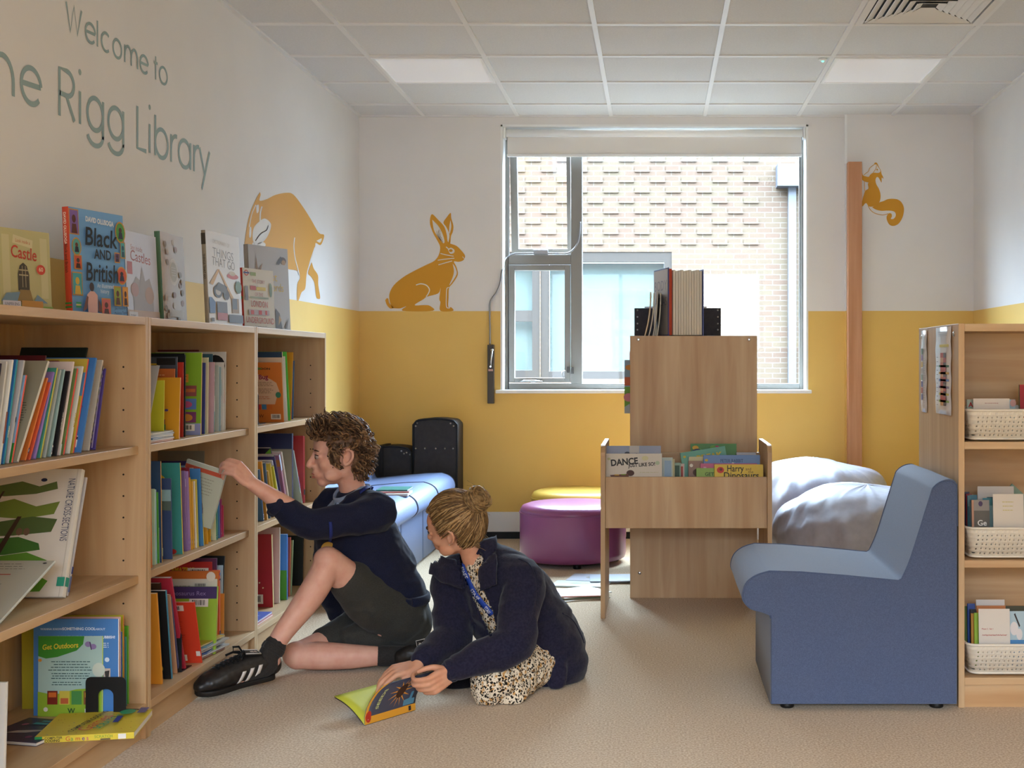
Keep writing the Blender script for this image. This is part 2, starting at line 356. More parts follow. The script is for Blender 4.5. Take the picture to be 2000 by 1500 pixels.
cxv, cyv = vx+.3, vy+.3
for q in range(4):
    Rq = Matrix.Translation((cxv, cyv, 0)) @ Matrix.Rotation(q*math.pi/2, 4, 'Z')
    for k in range(6):
        d0 = .245-.036*k; hl = d0-.004
        f = MB(); f.add([(-hl, d0, ZC-.014), (hl, d0, ZC-.014), (hl-.030, d0-.030, ZC-.0025), (-hl+.030, d0-.030, ZC-.0025), (-hl, d0+.002, ZC-.013), (hl, d0+.002, ZC-.013), (hl-.030, d0-.028, ZC-.0015), (-hl+.030, d0-.028, ZC-.0015)],
              [(0, 1, 2, 3), (4, 7, 6, 5), (0, 4, 5, 1), (2, 6, 7, 3), (0, 3, 7, 4), (1, 5, 6, 2)], 0, False, Rq); f.build('slat', vm, v)
sn = thing('ceiling_sensor', 'small round ceiling sensor with a green light beside the panel light', 'sensor', (.87, 6.455, ZC))
f = MB(); f.lathe([(.022, -.001), (.022, -.008), (.016, -.012), (.004, -.013)], (.87, 6.455, ZC), 20); f.build('housing', white, sn)
gm = mat('#30e0a0', .4, name='green_led', **{'Emission Strength': 3.0}); gm.node_tree.nodes['Principled BSDF'].inputs['Emission Color'].default_value = (.1, .9, .5, 1)
f = MB(); f.ball((.87, 6.455, ZC-.013), .007, 10); f.build('indicator', gm, sn)
# ------------------------------------------------------------------ outside: building across the yard
YO = 17.9
struct(MB().box(-16, 18, YB+.35, 40, -.35, -.15).build('ground', noise_mat('yard_paving', '#3f3e3d', '#464544', scale=(2, 2, 2))))
bd = thing('brick_building', 'pale buff brick building with dark framed windows across the yard outside', 'building', (0, YO, -.15))
bm_ = bpy.data.materials.new('buff_brick'); bm_.use_nodes = True; n, l, pbn = ntree(bm_)
t = n.new('ShaderNodeTexCoord'); sx = n.new('ShaderNodeSeparateXYZ'); cb = n.new('ShaderNodeCombineXYZ'); l.new(t.outputs['Object'], sx.inputs[0]); l.new(sx.outputs['X'], cb.inputs[0]); l.new(sx.outputs['Z'], cb.inputs[1])
bk = n.new('ShaderNodeTexBrick'); l.new(cb.outputs[0], bk.inputs['Vector']); bk.inputs['Scale'].default_value = 1.0
bk.inputs['Brick Width'].default_value = .225; bk.inputs['Row Height'].default_value = .075; bk.inputs['Mortar Size'].default_value = .006; bk.inputs['Bias'].default_value = 0.0
bk.inputs['Color1'].default_value = (*lin('#483f32'), 1); bk.inputs['Color2'].default_value = (*lin('#48392f'), 1); bk.inputs['Mortar'].default_value = (*lin('#57524c'), 1)
l.new(bk.outputs['Color'], pbn.inputs['Base Color']); pbn.inputs['Roughness'].default_value = .9
H_B = 4.4
def ox(px): return (px-CX)*YO/F
def oz(py): return CH-(py-CY)*YO/F
bw = MB(); W1 = (ox(1000), ox(1054), oz(738), oz(500)); W2 = (ox(1137)-.6, ox(1312), oz(740), oz(492))
bw.box(-4.2, 4.8, YO, YO+.3, -.15, W2[2]); bw.box(-4.2, 4.8, YO, YO+.3, W2[3], H_B)
for a, c in ((-4.2, W1[0]-.8), (W1[1], W2[0]), (W2[1], 4.8)): bw.box(a, c, YO, YO+.3, W2[2], W2[3])
rows = 0
for k in range(15):                    # bricks left standing proud in a chequer, upper part of the wall
    z = oz(478)+.15*k
    for j in range(-9, 9):
        x = .45*j+(.225 if k % 2 else 0)-.08
        if x+.215 < ox(1505) and z < H_B-.1: bw.box(x, x+.215, YO-.022, YO+.01, z, z+.07)
bw.build('brick_wall', bm_, bd)
def owin(x0, x1, z0, z1, mull=()):
    fm = mat('#221e1b', .5, name='bronze_frame'); f = MB(); w = .11
    f.box(x0, x0+w, YO+.02, YO+.14, z0, z1); f.box(x1-w, x1, YO+.02, YO+.14, z0, z1); f.box(x0+w, x1-w, YO+.02, YO+.14, z0, z0+w); f.box(x0+w, x1-w, YO+.02, YO+.14, z1-w*1.3, z1)
    for z in mull: f.box(x0+w, x1-w, YO+.03, YO+.12, z-.08, z+.08)
    o = f.build('window', fm, bd); q = MB(); q.box(x0+w, x1-w, YO+.08, YO+.09, z0+w, z1-w); q.build('pane', glass, o)
    q = MB(); q.box(x0+w, x1-w, YO+.27, YO+.275, z0+w, z1-w*1.3); q.build('window_blind', mat('#4c5857', .7, name='pale_teal'), o)
owin(W1[0]-.8, W1[1], W1[2], W2[3], (oz(617),)); owin(*W2)
dp = mat('#474c55', .5, name='downpipe_grey'); f = MB(); f.box(ox(1538), ox(1553), YO-.13, YO-.02, -.15, oz(368)); f.build('downpipe', dp, bd)
f = MB(); f.box(ox(1515), ox(1575), YO-.28, YO-.001, oz(368), oz(326)); f.build('hopper', dp, bd)
f = MB(); f.box(-4.25, 4.85, YO-.06, YO+.4, H_B, H_B+.12); f.build('coping', mat('#3a3938', .6, name='coping_grey'), bd)
# ================================================================== bookcases along the left wall
BT = .024; XF = -1.53; XBK = XL+.005
JN = [1.72, 2.727, 3.733, 4.740, 5.745]
SH = [.491, .879]                    # tops of the movable shelves
HC = 1.267
wz_, wy_, wx_ = wood('z'), wood('y'), wood('x')
hole_m = mat('#241a12', .9, name='peg_hole')
def bookcase(y0, y1, label):
    t = thing('bookcase', label, 'bookcase', ((XF+XBK)/2, (y0+y1)/2, 0), 'maple bookcases along the left wall')
    p = .018
    for ya in (y0+.0015, y1-p-.0015):
        b = MB(); b.box(XBK, XF, ya, ya+p, 0, HC, 0); o = b.build('side_panel', wz_, t, bevel=.0015)
        yf = ya+p if ya < (y0+y1)/2 else ya     # inner face with its rows of peg holes
        sgn = 1 if ya < (y0+y1)/2 else -1
        if sgn < 0:
            for k in range(-12, 6):
                z = .923+.0645*k
                if z > HC-.1 or any(z-.02 < q < z+.05 for q in SH): continue
                b = MB(); b.tube([(XF-.067, yf+.0005, z), (XF-.067, yf-.0006, z)], .0030, 8); b.build('peg_hole', hole_m, o)
    a, c = y0+.0015+p, y1-.0015-p
    b = MB(); b.box(XBK, XF, a, c, HC-BT-.001, HC-.001); b.build('top', wy_, t, bevel=.0015)
    b = MB(); b.box(XBK, XF, a, c, .083, .107); b.build('bottom_shelf', wy_, t, bevel=.0012)
    b = MB(); b.box(XF-.034, XF-.016, a, c, 0, .083); b.build('plinth', wy_, t)
    b = MB(); b.box(XBK, XBK+.006, a, c, .107, HC-BT-.001); b.build('back_panel', wz_, t)
    for z in SH:
        b = MB(); b.box(XBK+.006, XF-.022, a, c, z-BT, z); b.build('shelf', wy_, t, bevel=.0012)
    return t
bookcase(JN[0], JN[1], 'maple bookcase mostly cut off by the left edge of the view'); bookcase(JN[1], JN[2], 'maple bookcase nearest the viewer, with a yellow book lying on its bottom shelf')
bookcase(JN[2], JN[3], 'middle maple bookcase the boy reaches into'); bookcase(JN[3], JN[4], 'far maple bookcase behind the boy, nearest the yellow wall')
# ------------------------------------------------------------------ double sided units (right one and the island)
def double_unit(x0, x1, y0, y1, along, label, depth_back=None):
    t = thing('double_sided_bookcase', label, 'bookcase', ((x0+x1)/2, (y0+y1)/2, 0)); H = 1.258; p = .020
    if along == 'x':
        for a in (x0, x1-p):
            b = MB(); b.box(a, a+p, y0, y1, 0, H); b.build('side_panel', wz_, t, bevel=.0015)
        a, c = x0+p, x1-p; ym = (y0+y1)/2
        b = MB(); b.box(a, c, y0, y1, H-.026, H-.001); b.build('top', wx_, t, bevel=.0015)
        b = MB(); b.box(a, c, ym-.009, ym+.009, .0, H-.026); b.build('back_panel', wx_, t)
        for z in (.099, .482, .870):
            for q0, q1 in ((y0+(.004 if z > .1 else .0), ym-.009), (ym+.009, y1)):
                b = MB(); b.box(a, c, q0, q1, z-BT, z); b.build('bottom_shelf' if z < .1 else 'shelf', wx_, t, bevel=.0012)
        for q in (y0+.012, y1-.03):
            b = MB(); b.box(a, c, q, q+.018, 0, .075); b.build('plinth', wx_, t)
    else:
        for a in (y0, y1-p):
            b = MB(); b.box(x0, x1, a, a+p, 0, H); b.build('end_panel', wz_, t, bevel=.0015)
        a, c = y0+p, y1-p; xm = (x0+x1)/2
        b = MB(); b.box(x0, x1, a, c, H-.026, H-.001); b.build('top', wy_, t, bevel=.0015)
        b = MB(); b.box(xm-.009, xm+.009, a, c, .0, H-.026); b.build('back_panel', wz_, t)
        for z in (.099, .482, .870):
            for q0, q1 in ((x0+.004, xm-.009), (xm+.009, x1-.004)):
                b = MB(); b.box(q0, q1, a, c, z-BT, z); b.build('bottom_shelf' if z < .1 else 'shelf', wy_, t, bevel=.0012)
    return t
RU = double_unit(.990, 2.0, 4.05, 4.66, 'x', 'maple bookcase with white baskets behind the blue chair, along the right edge')
for (yy, zz) in ((4.11, 1.225), (4.60, 1.225)):
    b = MB(); b.lathe([(.009, 0), (.009, .002), (.006, .004), (.001, .0045)], (0, 0, 0), 16, 0, Matrix.Translation((.990, yy, zz)) @ Matrix.Rotation(-math.pi/2, 4, 'Y')); b.build('screw_cap', chrome, RU)
IS = double_unit(-.124, .486, 5.94, 6.96, 'y', 'tall maple bookcase seen end-on in the middle of the room, below the window')
for xx, zz in ((-.084, 1.24), (.448, 1.24), (-.078, .12)):
    b = MB(); b.lathe([(.008, 0), (.008, .0015), (.005, .003), (.001, .003)], (0, 0, 0), 16, 0, Matrix.Translation((xx, 5.94, zz)) @ Matrix.Rotation(math.pi/2, 4, 'X')); b.build('screw_cap', chrome, IS)
# ------------------------------------------------------------------ book browser trough in front of the island
KB = thing('book_browser', 'maple kinder box trough of picture books standing before the tall end panel', 'book box', (.135, 5.7, 0))
def side_prof(): return [(5.465, 0), (5.938, 0), (5.938, .765)]+[(5.51-.045*math.sin(a), .72+.045*math.cos(a)) for a in [i*math.pi/12 for i in range(7)]]
for x in (-.244, .493):
    b = MB(); b.prism(side_prof(), x, x+.020, 'yz'); b.build('side_panel', wz_, KB, bevel=.0012)
    b = MB(); b.prism([(5.938, .766), (5.938, .764)]+[(5.51-.0455*math.sin(a), .72+.0455*math.cos(a)) for a in [i*math.pi/12 for i in range(7)]]+[(5.51-.0445*math.sin(a), .72+.0445*math.cos(a)) for a in [i*math.pi/12 for i in range(6, -1, -1)]], x+.001, x+.019, 'yz') if False else None
b = MB(); b.box(-.224, .493, 5.490, 5.508, .395, .622); b.build('front_panel', wz_, KB, bevel=.0012)
b = MB(); b.box(-.224, .493, 5.508, 5.920, .400, .418); b.build('floor_panel', wx_, KB)
b = MB(); b.box(-.224, .493, 5.920, 5.938, .400, .70); b.build('back_panel', wx_, KB)
b = MB(); b.box(.13, .142, 5.508, 5.920, .418, .60); b.build('divider', wy_, KB)
# ------------------------------------------------------------------ upholstery
blue = noise_mat('blue_wool', '#43506d', '#4e5d7d', scale=(420, 420, 420), detail=3, rough=.8, spec=.3, bump=.25, bscale=700, sheen=.22, bdist=.001)
pale_blue = noise_mat('pale_blue_vinyl', '#6f82ab', '#778ab2', scale=(200, 200, 200), detail=2, rough=.5, spec=.4, bump=.05, bscale=400)
navy_side = noise_mat('slate_vinyl', '#4a4f60', '#51566a', scale=(200, 200, 200), rough=.6)
def seat_profile(sx=1.0):
    # side outline, x towards the back, front of the plinth at x = 0 (measured from the near side of the blue chair)
    pts = [(0, .022), (0, .300)]
    pts += crom([(-.003, .312), (-.028, .322), (-.068, .335), (-.092, .368), (-.082, .412), (-.050, .440), (-.005, .455)], 5)
    pts += [(.10, .452), (.25, .440), (.415, .424)]
    pts += crom([(.425, .430), (.455, .500), (.515, .690), (.530, .728), (.560, .748), (.590, .750), (.604, .735)], 4)
    pts += [(.606, .60), (.606, .022)]
    return [(x*sx, z) for x, z in pts]
def seat(name_label, origin, ang, width, mat_top, mat_side, sx=1.0, group=None):
    t = thing('modular_seat', name_label, 'chair', origin, group); t.rotation_euler = (0, 0, ang)
    M = Matrix.Translation(origin) @ Matrix.Rotation(ang, 4, 'Z')
    pr = seat_profile(sx); b = MB(); n = len(pr); w = width
    # body: the swept band and two sides, with softly crowned edges
    v = []; rows = [(0, .985), (.006, .996), (.02, 1.0), (w/2, 1.004), (w-.02, 1.0), (w-.006, .996), (w, .985)]
    cx, cz = .33*sx, .30
    for y, k in rows:
        for x, z in pr: v.append((cx+(x-cx)*k, y, .022+(cz-.022)+(z-cz)*k))
    f = [(i*n+j, i*n+(j+1) % n, (i+1)*n+(j+1) % n, (i+1)*n+j) for i in range(len(rows)-1) for j in range(n)]
    b.add(v, f, 0, True, M)
    b.add(v[:n], [tuple(range(n))], 1, False, M); b.add(v[-n:], [tuple(range(n-1, -1, -1))], 1, False, M)
    o = b.build('upholstered_body', [mat_top, mat_side], t)
    pip = MB()
    for y, k in ((.004, .998), (w-.004, .998)):
        pip.tube([(cx+(x-cx)*k, y, cz+(z-cz)*k) for x, z in pr[1:-1]], .0022, 6, 0, M)
    pip.build('piping', mat_side, t)
    for x, y in ((.06*sx, .06), (.55*sx, .06), (.06*sx, w-.06), (.55*sx, w-.06)):
        g = MB(); g.lathe([(.021, 0), (.023, .004), (.020, .024)], (x, y, 0), 16, 0, M); g.build('foot', black, t)
    return t
seat('slate blue upholstered block chair in front of the basket bookcase', (.371, 4.006, 0), 0, .62, blue, blue)
for k, lb in enumerate(('pale blue modular seat nearest the boy, with books lying on it', 'pale blue modular seat in the middle of the row of three', 'pale blue modular seat at the far end of the row, by the black cases')):
    y0 = 5.80+.60*k
    o = seat(lb, (-1.315, y0+.585, 0), math.pi, .585, pale_blue, navy_side, .94, 'pale blue seats along the left wall')
# pouffes
def pouffe(c, r, h, m, label):
    t = thing('pouffe', label, 'pouffe', (*c, 0)); b = MB()
    b.lathe([(r*.93, .026), (r*.98, .034), (r, .06), (r, h-.052), (r*1.003, h-.045), (r*.99, h-.03), (r*.95, h-.012), (r*.85, h-.002), (r*.5, h+.003), (.002, h+.004)], (*c, 0), 64); b.build('padded_body', m, t)
    q = MB(); ring = [(c[0]+(r+.001)*math.cos(a), c[1]+(r+.001)*math.sin(a), h-.046) for a in [i*math.pi/40 for i in range(81)]]; q.tube(ring, .0035, 6); q.build('piping', m, t)
    for k in range(4):
        a = k*math.pi/2-.45*math.pi; g = MB(); g.lathe([(.02, 0), (.022, .004), (.022, .03)], (c[0]+.8*r*math.cos(a), c[1]+.8*r*math.sin(a), 0), 14); g.build('foot', black, t)
pouffe((-.470, 7.02), .300, .335, mat('#8a4a76', .30, .5, name='purple_vinyl'), 'round purple vinyl pouffe on the carpet behind the woman')
pouffe((-.475, 7.63), .292, .348, mat('#d3b04e', .38, .5, name='yellow_vinyl'), 'round yellow vinyl pouffe behind the purple one, against the wall')
# bean bags
bag = noise_mat('grey_nylon', '#a2a2b0', '#aaaab8', scale=(30, 30, 30), rough=.55, spec=.35, bump=.1, bscale=60)
def beanbag(c, r, h, label, seed):
    v = []; n, m = 96, 40; b = MB()
    for i in range(m+1):
        ph = math.pi*i/m
        for k in range(n):
            th = 2*math.pi*k/n; d = Vector((math.sin(ph)*math.cos(th), math.sin(ph)*math.sin(th), math.cos(ph)))
            q = d*3+Vector((seed, 0, 0))
            fold = abs(noise.noise(Vector((th*3.2+seed, d.z*1.4, seed)))) ; fine = abs(noise.noise(Vector((th*9+seed, d.z*2.4, seed*2))))
            s = 1+.10*noise.noise(q*.5)-.10*fold*math.sin(ph)-.045*fine
            z = h*.5+h*.5*(abs(d.z)**.75*(1 if d.z > 0 else -1))*s
            v.append((c[0]+r[0]*d.x*s, c[1]+r[1]*d.y*s, max(.004, z)))
    b.add(v, [(i*n+k, (i+1)*n+k, (i+1)*n+(k+1) % n, i*n+(k+1) % n) for i in range(m) for k in range(n)], 0, True)
    o = b.build('bean_bag', bag); tag(o, label, 'bean bag', 'grey bean bags')
beanbag((1.10, 6.45), (.50, .46), .50, 'plump grey bean bag directly behind the slate blue chair', 3.1)
beanbag((.94, 7.38), (.46, .44), .555, 'grey bean bag at the foot of the timber post, behind the other bean bag', 8.4)
# instrument cases at the far end of the seats
cm = noise_mat('case_fibre', '#2a2726', '#332f2d', scale=(40, 40, 40), rough=.6, spec=.3); stud = mat('#b9b5ab', .3, .5, 1.0, name='stud_steel')
def case(x0, x1, y0, y1, z0, z1, label, strap=None, studs=()):
    t = thing('instrument_case', label, 'case', ((x0+x1)/2, (y0+y1)/2, z0), 'black fibre cases by the back wall')
    b = MB(); w = x1-x0; r = .03
    out = [(x0, z0), (x1, z0), (x1, z1-.03), (x1-.02, z1-.008)]+[(x0+w*(1-i/8), z1-.008+.016*math.sin(math.pi*i/8)) for i in range(1, 8)]+[(x0+.02, z1-.008), (x0, z1-.03)]
    b.prism(out, y0, y1, 'xz'); b.build('shell', cm, t, bevel=.008)
    rim = MB(); rim.tube([(x, y0-.002, z) for x, z in out]+[(out[0][0], y0-.002, out[0][1])], .006, 6); rim.build('rim', black, t)
    for sx, sz in studs:
        s = MB(); s.ball((sx, y0-.002, sz), .006, 8); s.build('rivet', stud, t)
    if strap:
        s = MB(); s.box(strap[0], strap[1], y0-.012, y0-.001, z0+.05, z1+.012); s.box(strap[0], strap[1], y0-.012, y1, z1+.002, z1+.012); s.build('strap', mat('#221e1c', .6, name='strap'), t, bevel=.003)
    return t
S = lambda px, py, Y=7.66: (P(px, py, Y).x, P(px, py, Y).z)
case(S(807, 0)[0], S(893, 0)[0], 7.66, 7.90, .002, S(0, 820)[1], 'tall black fibre instrument case standing by the back wall behind the seats', None,
     [S(x, y) for x, y in ((815, 826), (812, 832), (880, 827), (886, 832), (812, 876), (830, 876), (851, 876), (869, 876), (885, 876))])
case(S(724, 0)[0], S(803, 0)[0], 7.66, 7.88, .002, S(0, 874)[1], 'shorter black fibre instrument case with a strap, left of the tall case', (S(741, 0)[0], S(749, 0)[0]),
     [S(x, y) for x, y in ((784, 881), (789, 886), (794, 884), (801, 888))])
# ------------------------------------------------------------------ white baskets
def basket_mat():
    m = bpy.data.materials.new('pierced_white_plastic'); m.use_nodes = True; n, l, b = ntree(m)
    b.inputs['Base Color'].default_value = (*lin('#d8d2c4'), 1); b.inputs['Roughness'].default_value = .45
    t = n.new('ShaderNodeTexCoord'); s = n.new('ShaderNodeSeparateXYZ'); l.new(t.outputs['Object'], s.inputs[0])
    def mth(op, a, b_=None, v=None):
        q = n.new('ShaderNodeMath'); q.operation = op; l.new(a, q.inputs[0])
        if b_ is not None: l.new(b_, q.inputs[1])
        if v is not None: q.inputs[1].default_value = v
        return q.outputs[0]
    ad = mth('ADD', s.outputs['X'], s.outputs['Y'])
    c = n.new('ShaderNodeCombineXYZ'); l.new(mth('MULTIPLY', ad, v=1.0), c.inputs[0]); l.new(mth('MULTIPLY', s.outputs['Z'], v=1.0), c.inputs[1])
    vo = n.new('ShaderNodeTexVoronoi'); vo.voronoi_dimensions = '2D'; vo.inputs['Scale'].default_value = 68; vo.inputs['Randomness'].default_value = .18; l.new(c.outputs[0], vo.inputs['Vector'])
    hole = mth('LESS_THAN', vo.outputs['Distance'], v=.20)
    lo = mth('GREATER_THAN', s.outputs['Z'], v=.012); hi = mth('LESS_THAN', s.outputs['Z'], v=.082)
    k = mth('MULTIPLY', mth('MULTIPLY', hole, lo), hi)
    tr = n.new('ShaderNodeBsdfTransparent'); mx = n.new('ShaderNodeMixShader'); l.new(k, mx.inputs[0]); l.new(b.outputs[0], mx.inputs[1]); l.new(tr.outputs[0], mx.inputs[2]); l.new(mx.outputs[0], n['Material Output'].inputs[0])
    bp = n.new('ShaderNodeBump'); bp.inputs['Strength'].default_value = .6; bp.inputs['Distance'].default_value = .003; l.new(vo.outputs['Distance'], bp.inputs['Height']); l.new(bp.outputs[0], b.inputs['Normal'])
    return m
bkm = basket_mat(); rimm = mat('#ddd7ca', .4, name='basket_rim')
def rrect(w, d, r, n=6):
    out = []
    for cx_, cy_, a0 in ((w/2-r, d/2-r, 0), (-w/2+r, d/2-r, 90), (-w/2+r, -d/2+r, 180), (w/2-r, -d/2+r, 270)):
        out += [(cx_+r*math.cos(math.radians(a0+90*i/n)), cy_+r*math.sin(math.radians(a0+90*i/n))) for i in range(n+1)]
    return out
def basket(loc, label):
    t = thing('basket', label, 'basket', loc, 'white pierced plastic baskets'); M = Matrix.Translation(loc)
    b = MB(); w, d, h = .40, .265, .098
    lo, hi = rrect(w-.025, d-.025, .03), rrect(w, d, .035); li, hi2 = rrect(w-.029, d-.029, .028), rrect(w-.004, d-.004, .033); N = len(lo)
    v = [(x, y, 0) for x, y in lo]+[(x, y, h) for x, y in hi]+[(x, y, .004) for x, y in li]+[(x, y, h) for x, y in hi2]
    f = [(i, (i+1) % N, N+(i+1) % N, N+i) for i in range(N)]+[(2*N+i, 3*N+i, 3*N+(i+1) % N, 2*N+(i+1) % N) for i in range(N)]+[tuple(range(N-1, -1, -1)), tuple(range(2*N, 3*N))]
    b.add(v, f, 0, True); o = b.build('basket_body', bkm); o.location = loc; attach(o, t, False); 
    q = MB(); rr = rrect(w, d, .035); q.tube([(x, y, h) for x, y in rr]+[(rr[0][0], rr[0][1], h)], .0045, 8); q.tube([(x, y, .004) for x, y in lo]+[(lo[0][0], lo[0][1], .004)], .004, 6)
    r_ = q.build('rim', rimm); r_.location = loc; attach(r_, t, False)
    return t
BKT = []
for z, lb in ((.870, 'white pierced plastic basket on the upper shelf of the right bookcase'), (.482, 'white pierced plastic basket on the middle shelf of the right bookcase'), (.099, 'white pierced plastic basket on the bottom shelf of the right bookcase')):
    basket((1.225, 4.195, z+.005), lb); BKT.append((1.225, 4.195, z+.005))
from mathutils.geometry import tessellate_polygon
# ================================================================== lettering and animals painted on the walls
ink = mat('#8fa3a2', .6, .2, name='lettering_grey_teal'); ochre = mat('#c98f2a', .6, .25, name='decal_ochre'); decal_white = mat('#d9d4cd', .7, .2, name='decal_white')
def LW(px, py):                       # picture direction -> (distance, height) on the left wall
    Y = XL*F/(px-CX); return Y, CH-(py-CY)*Y/F
def flat(name, verts2, faces, m, parent, to3, d=.0008):
    b = MB(); n = len(verts2)
    b.add([to3(p[0], p[1], d) for p in verts2]+[to3(p[0], p[1], .0) for p in verts2], list(faces)+[tuple(i+n for i in reversed(f)) for f in faces])
    return b.build(name, m, parent)
def glyph(ch, w, X, S):
    """strokes of a geometric sans letter in a box of width w; X x-height, S ascender height, baseline 0"""
    r = w/2; cy = X/2
    O = [arc(r, cy, r, X/2, 0, 360, 36)]
    if ch == 'o': return O
    if ch == 'c': return [arc(r*1.08, cy, r*1.02, X/2, 48, 312, 30)]
    if ch == 'e': return [[(.02*w, cy*1.0), (w*.99, cy*1.12)], arc(r, cy, r, X/2, 8, 320, 32)]
    if ch == 'a': return O+[[(w, X), (w, 0)]]
    if ch == 'b': return O+[[(0, S), (0, 0)]]
    if ch == 'g': return O+[[(w, X), (w, -.18*X)]+arc(r, -.12*X, r, .36*X, 0, -165, 18)]
    if ch == 'm':
        q = w/4; return [[(0, X), (0, 0)], [(0, X-q*1.2)]+arc(q, X-q*1.3, q, q*1.3, 180, 0, 12)+[(2*q, 0)], arc(3*q, X-q*1.3, q, q*1.3, 180, 0, 12)+[(w, 0)]]
    if ch == 'n': return [[(0, X), (0, 0)], arc(r, X-r*1.2, r, r*1.2, 180, 0, 14)+[(w, 0)]]
    if ch == 'r': return [[(0, X), (0, 0)], arc(w*.9, X-w*.95, w*.9, w*.95, 180, 80, 10)]
    if ch == 'l': return [[(r, S), (r, 0)]]
    if ch == 'i': return [[(r, X), (r, 0)]]
    if ch == 't': return [[(r, S), (r, 0)], [(0, X), (w, X)]]
    if ch == 'y': return [[(0, X), (w*.53, 0)], [(w, X), (w*.22, -.55*X)]]
    if ch == 'L': return [[(0, S), (0, 0), (w, 0)]]
    if ch == 'W': return [[(0, S), (w*.27, 0), (w*.5, S), (w*.73, 0), (w, S)]]
    if ch == 'h': return [[(0, S), (0, 0)], arc(r, X-r*1.2, r, r*1.2, 180, 0, 14)+[(w, 0)]]
    if ch == 'T': return [[(r, S), (r, 0)], [(0, S), (w, S)]]
    if ch == 'R': return [[(0, 0), (0, S), (w*.5, S)]+arc(w*.5, S*.74, w*.46, S*.26, 90, -90, 14)+[(0, S*.48)], [(w*.45, S*.48), (w, 0)]]
def word(letters, base, X, S, st, label):
    t = thing('wall_lettering', label, 'lettering', (XL, LW(letters[0][1], 300)[0] if letters[0][1] > -400 else 3.5, base), 'painted welcome lettering on the left wall')
    for ch, p0, p1 in letters:
        y0, y1 = (XL*F/(p0-CX), XL*F/(p1-CX)) if p0 > -900 else (p0, p1)
        w = y1-y0-st; b = MB(); k_ = 0
        for s in glyph(ch, w, X-st, S-st):
            cl = len(s) > 20 and (Vector(s[0])-Vector(s[-1])).length < 1e-4
            v, f = ribbon(s[:-1] if cl else s, st, cl)
            k_ += 1; b.add([(XL+.0010+.0003*k_, y0+st/2+a, base+st/2+c) for a, c in v], f)
        if ch == 'i':
            b.add([(XL+.0012, y0+st/2+w/2+a*.62*st, base+X+.055*S/.17+c*.62*st) for a, c in [(math.cos(i*.3927), math.sin(i*.3927)) for i in range(16)]], [tuple(range(16))])
        o = b.build('letter', ink, t); o.modifiers.new('paint', 'SOLIDIFY').thickness = .0002
word([('W', 127, 160), ('e', 165, 187), ('l', 187.5, 192), ('c', 196, 215), ('o', 219, 238), ('m', 242, 269), ('e', 272, 290), ('t', 299, 308), ('o', 310, 327)], 2.203, .074, .099, .0105, 'grey-teal words Welcome to painted on the left wall')
word([('h', -20, 28), ('e', 38, 82), ('R', 113, 147), ('i', 151, 160), ('g', 168, 202.5), ('g', 209, 242), ('L', 266, 287), ('i', 288.5, 295), ('b', 301, 329), ('r', 332, 346), ('a', 347, 373), ('r', 377, 389), ('y', 388, 410)], 1.911, .125, .170, .0165, 'grey-teal library name painted in large letters beneath the welcome line')
# --- animals: filled outline plus the cut-out lines
def decal(name, label, to3, outline, lines, scale_loc, extra=()):
    t = thing('wall_animal', label, 'wall decal', scale_loc, 'ochre animals painted on the walls')
    def poly(pts, m, nm, d):
        tri = tessellate_polygon([[Vector((x, y, 0)) for x, y in pts]])
        me = bpy.data.meshes.new(nm); me.from_pydata([to3(x, y, d) for x, y in pts], [], [tuple(t) for t in tri])
        bm = bmesh.new(); bm.from_mesh(me); bmesh.ops.recalc_face_normals(bm, faces=bm.faces); bm.to_mesh(me); bm.free()
        me.materials.append(m); o = bpy.data.objects.new(nm, me); COL.objects.link(o); attach(o, t); o.modifiers.new('paint', 'SOLIDIFY').thickness = .0004
    for i, o in enumerate(outline): poly(crom(o+[o[0]], 4)[:-1], ochre, 'painted_shape', .0012)
    for o in extra: poly(crom(o+[o[0]], 4)[:-1], decal_white, 'cutout_shape', .0018)
    b = MB()
    for L, w, m in lines:
        v, f = ribbon(crom(L, 5), w); b.add([to3(x, y, .0022) for x, y in v], f, m)
    if lines: b.build('marking', [decal_white, ochre], t)
def BW(x, y, d): p = P(x, y, YB); return (p.x, YB-d, p.z)
def HC_(cx_, cy_): return (740+cx_*.1467, 400+cy_*.1467)
hare = [[HC_(*p) for p in ((180, 1375), (150, 1300), (140, 1190), (200, 1070), (330, 960), (470, 880), (620, 805), (740, 745), (800, 660), (815, 560), (780, 480), (720, 370), (680, 240), (705, 125), (790, 200), (870, 290), (905, 400), (925, 500), (1030, 545), (1090, 600), (1145, 670), (1140, 715), (1115, 745), (1060, 760), (1000, 755), (1030, 820), (1052, 900), (1040, 960), (980, 1050), (935, 1110), (928, 1240), (925, 1360), (965, 1365), (988, 1412), (820, 1412), (820, 1300), (805, 1250), (822, 1110), (790, 1180), (640, 1225), (590, 1260), (475, 1335), (600, 1335), (680, 1345), (718, 1412), (320, 1412), (365, 1352), (280, 1380))],
        [HC_(*p) for p in ((85, 1270), (105, 1245), (125, 1250), (140, 1310), (195, 1368), (150, 1380), (105, 1330))],
        [HC_(*p) for p in ((925, 505), (940, 400), (900, 300), (860, 238), (900, 170), (955, 108), (965, 180), (992, 280), (985, 360), (960, 420), (950, 515))]]
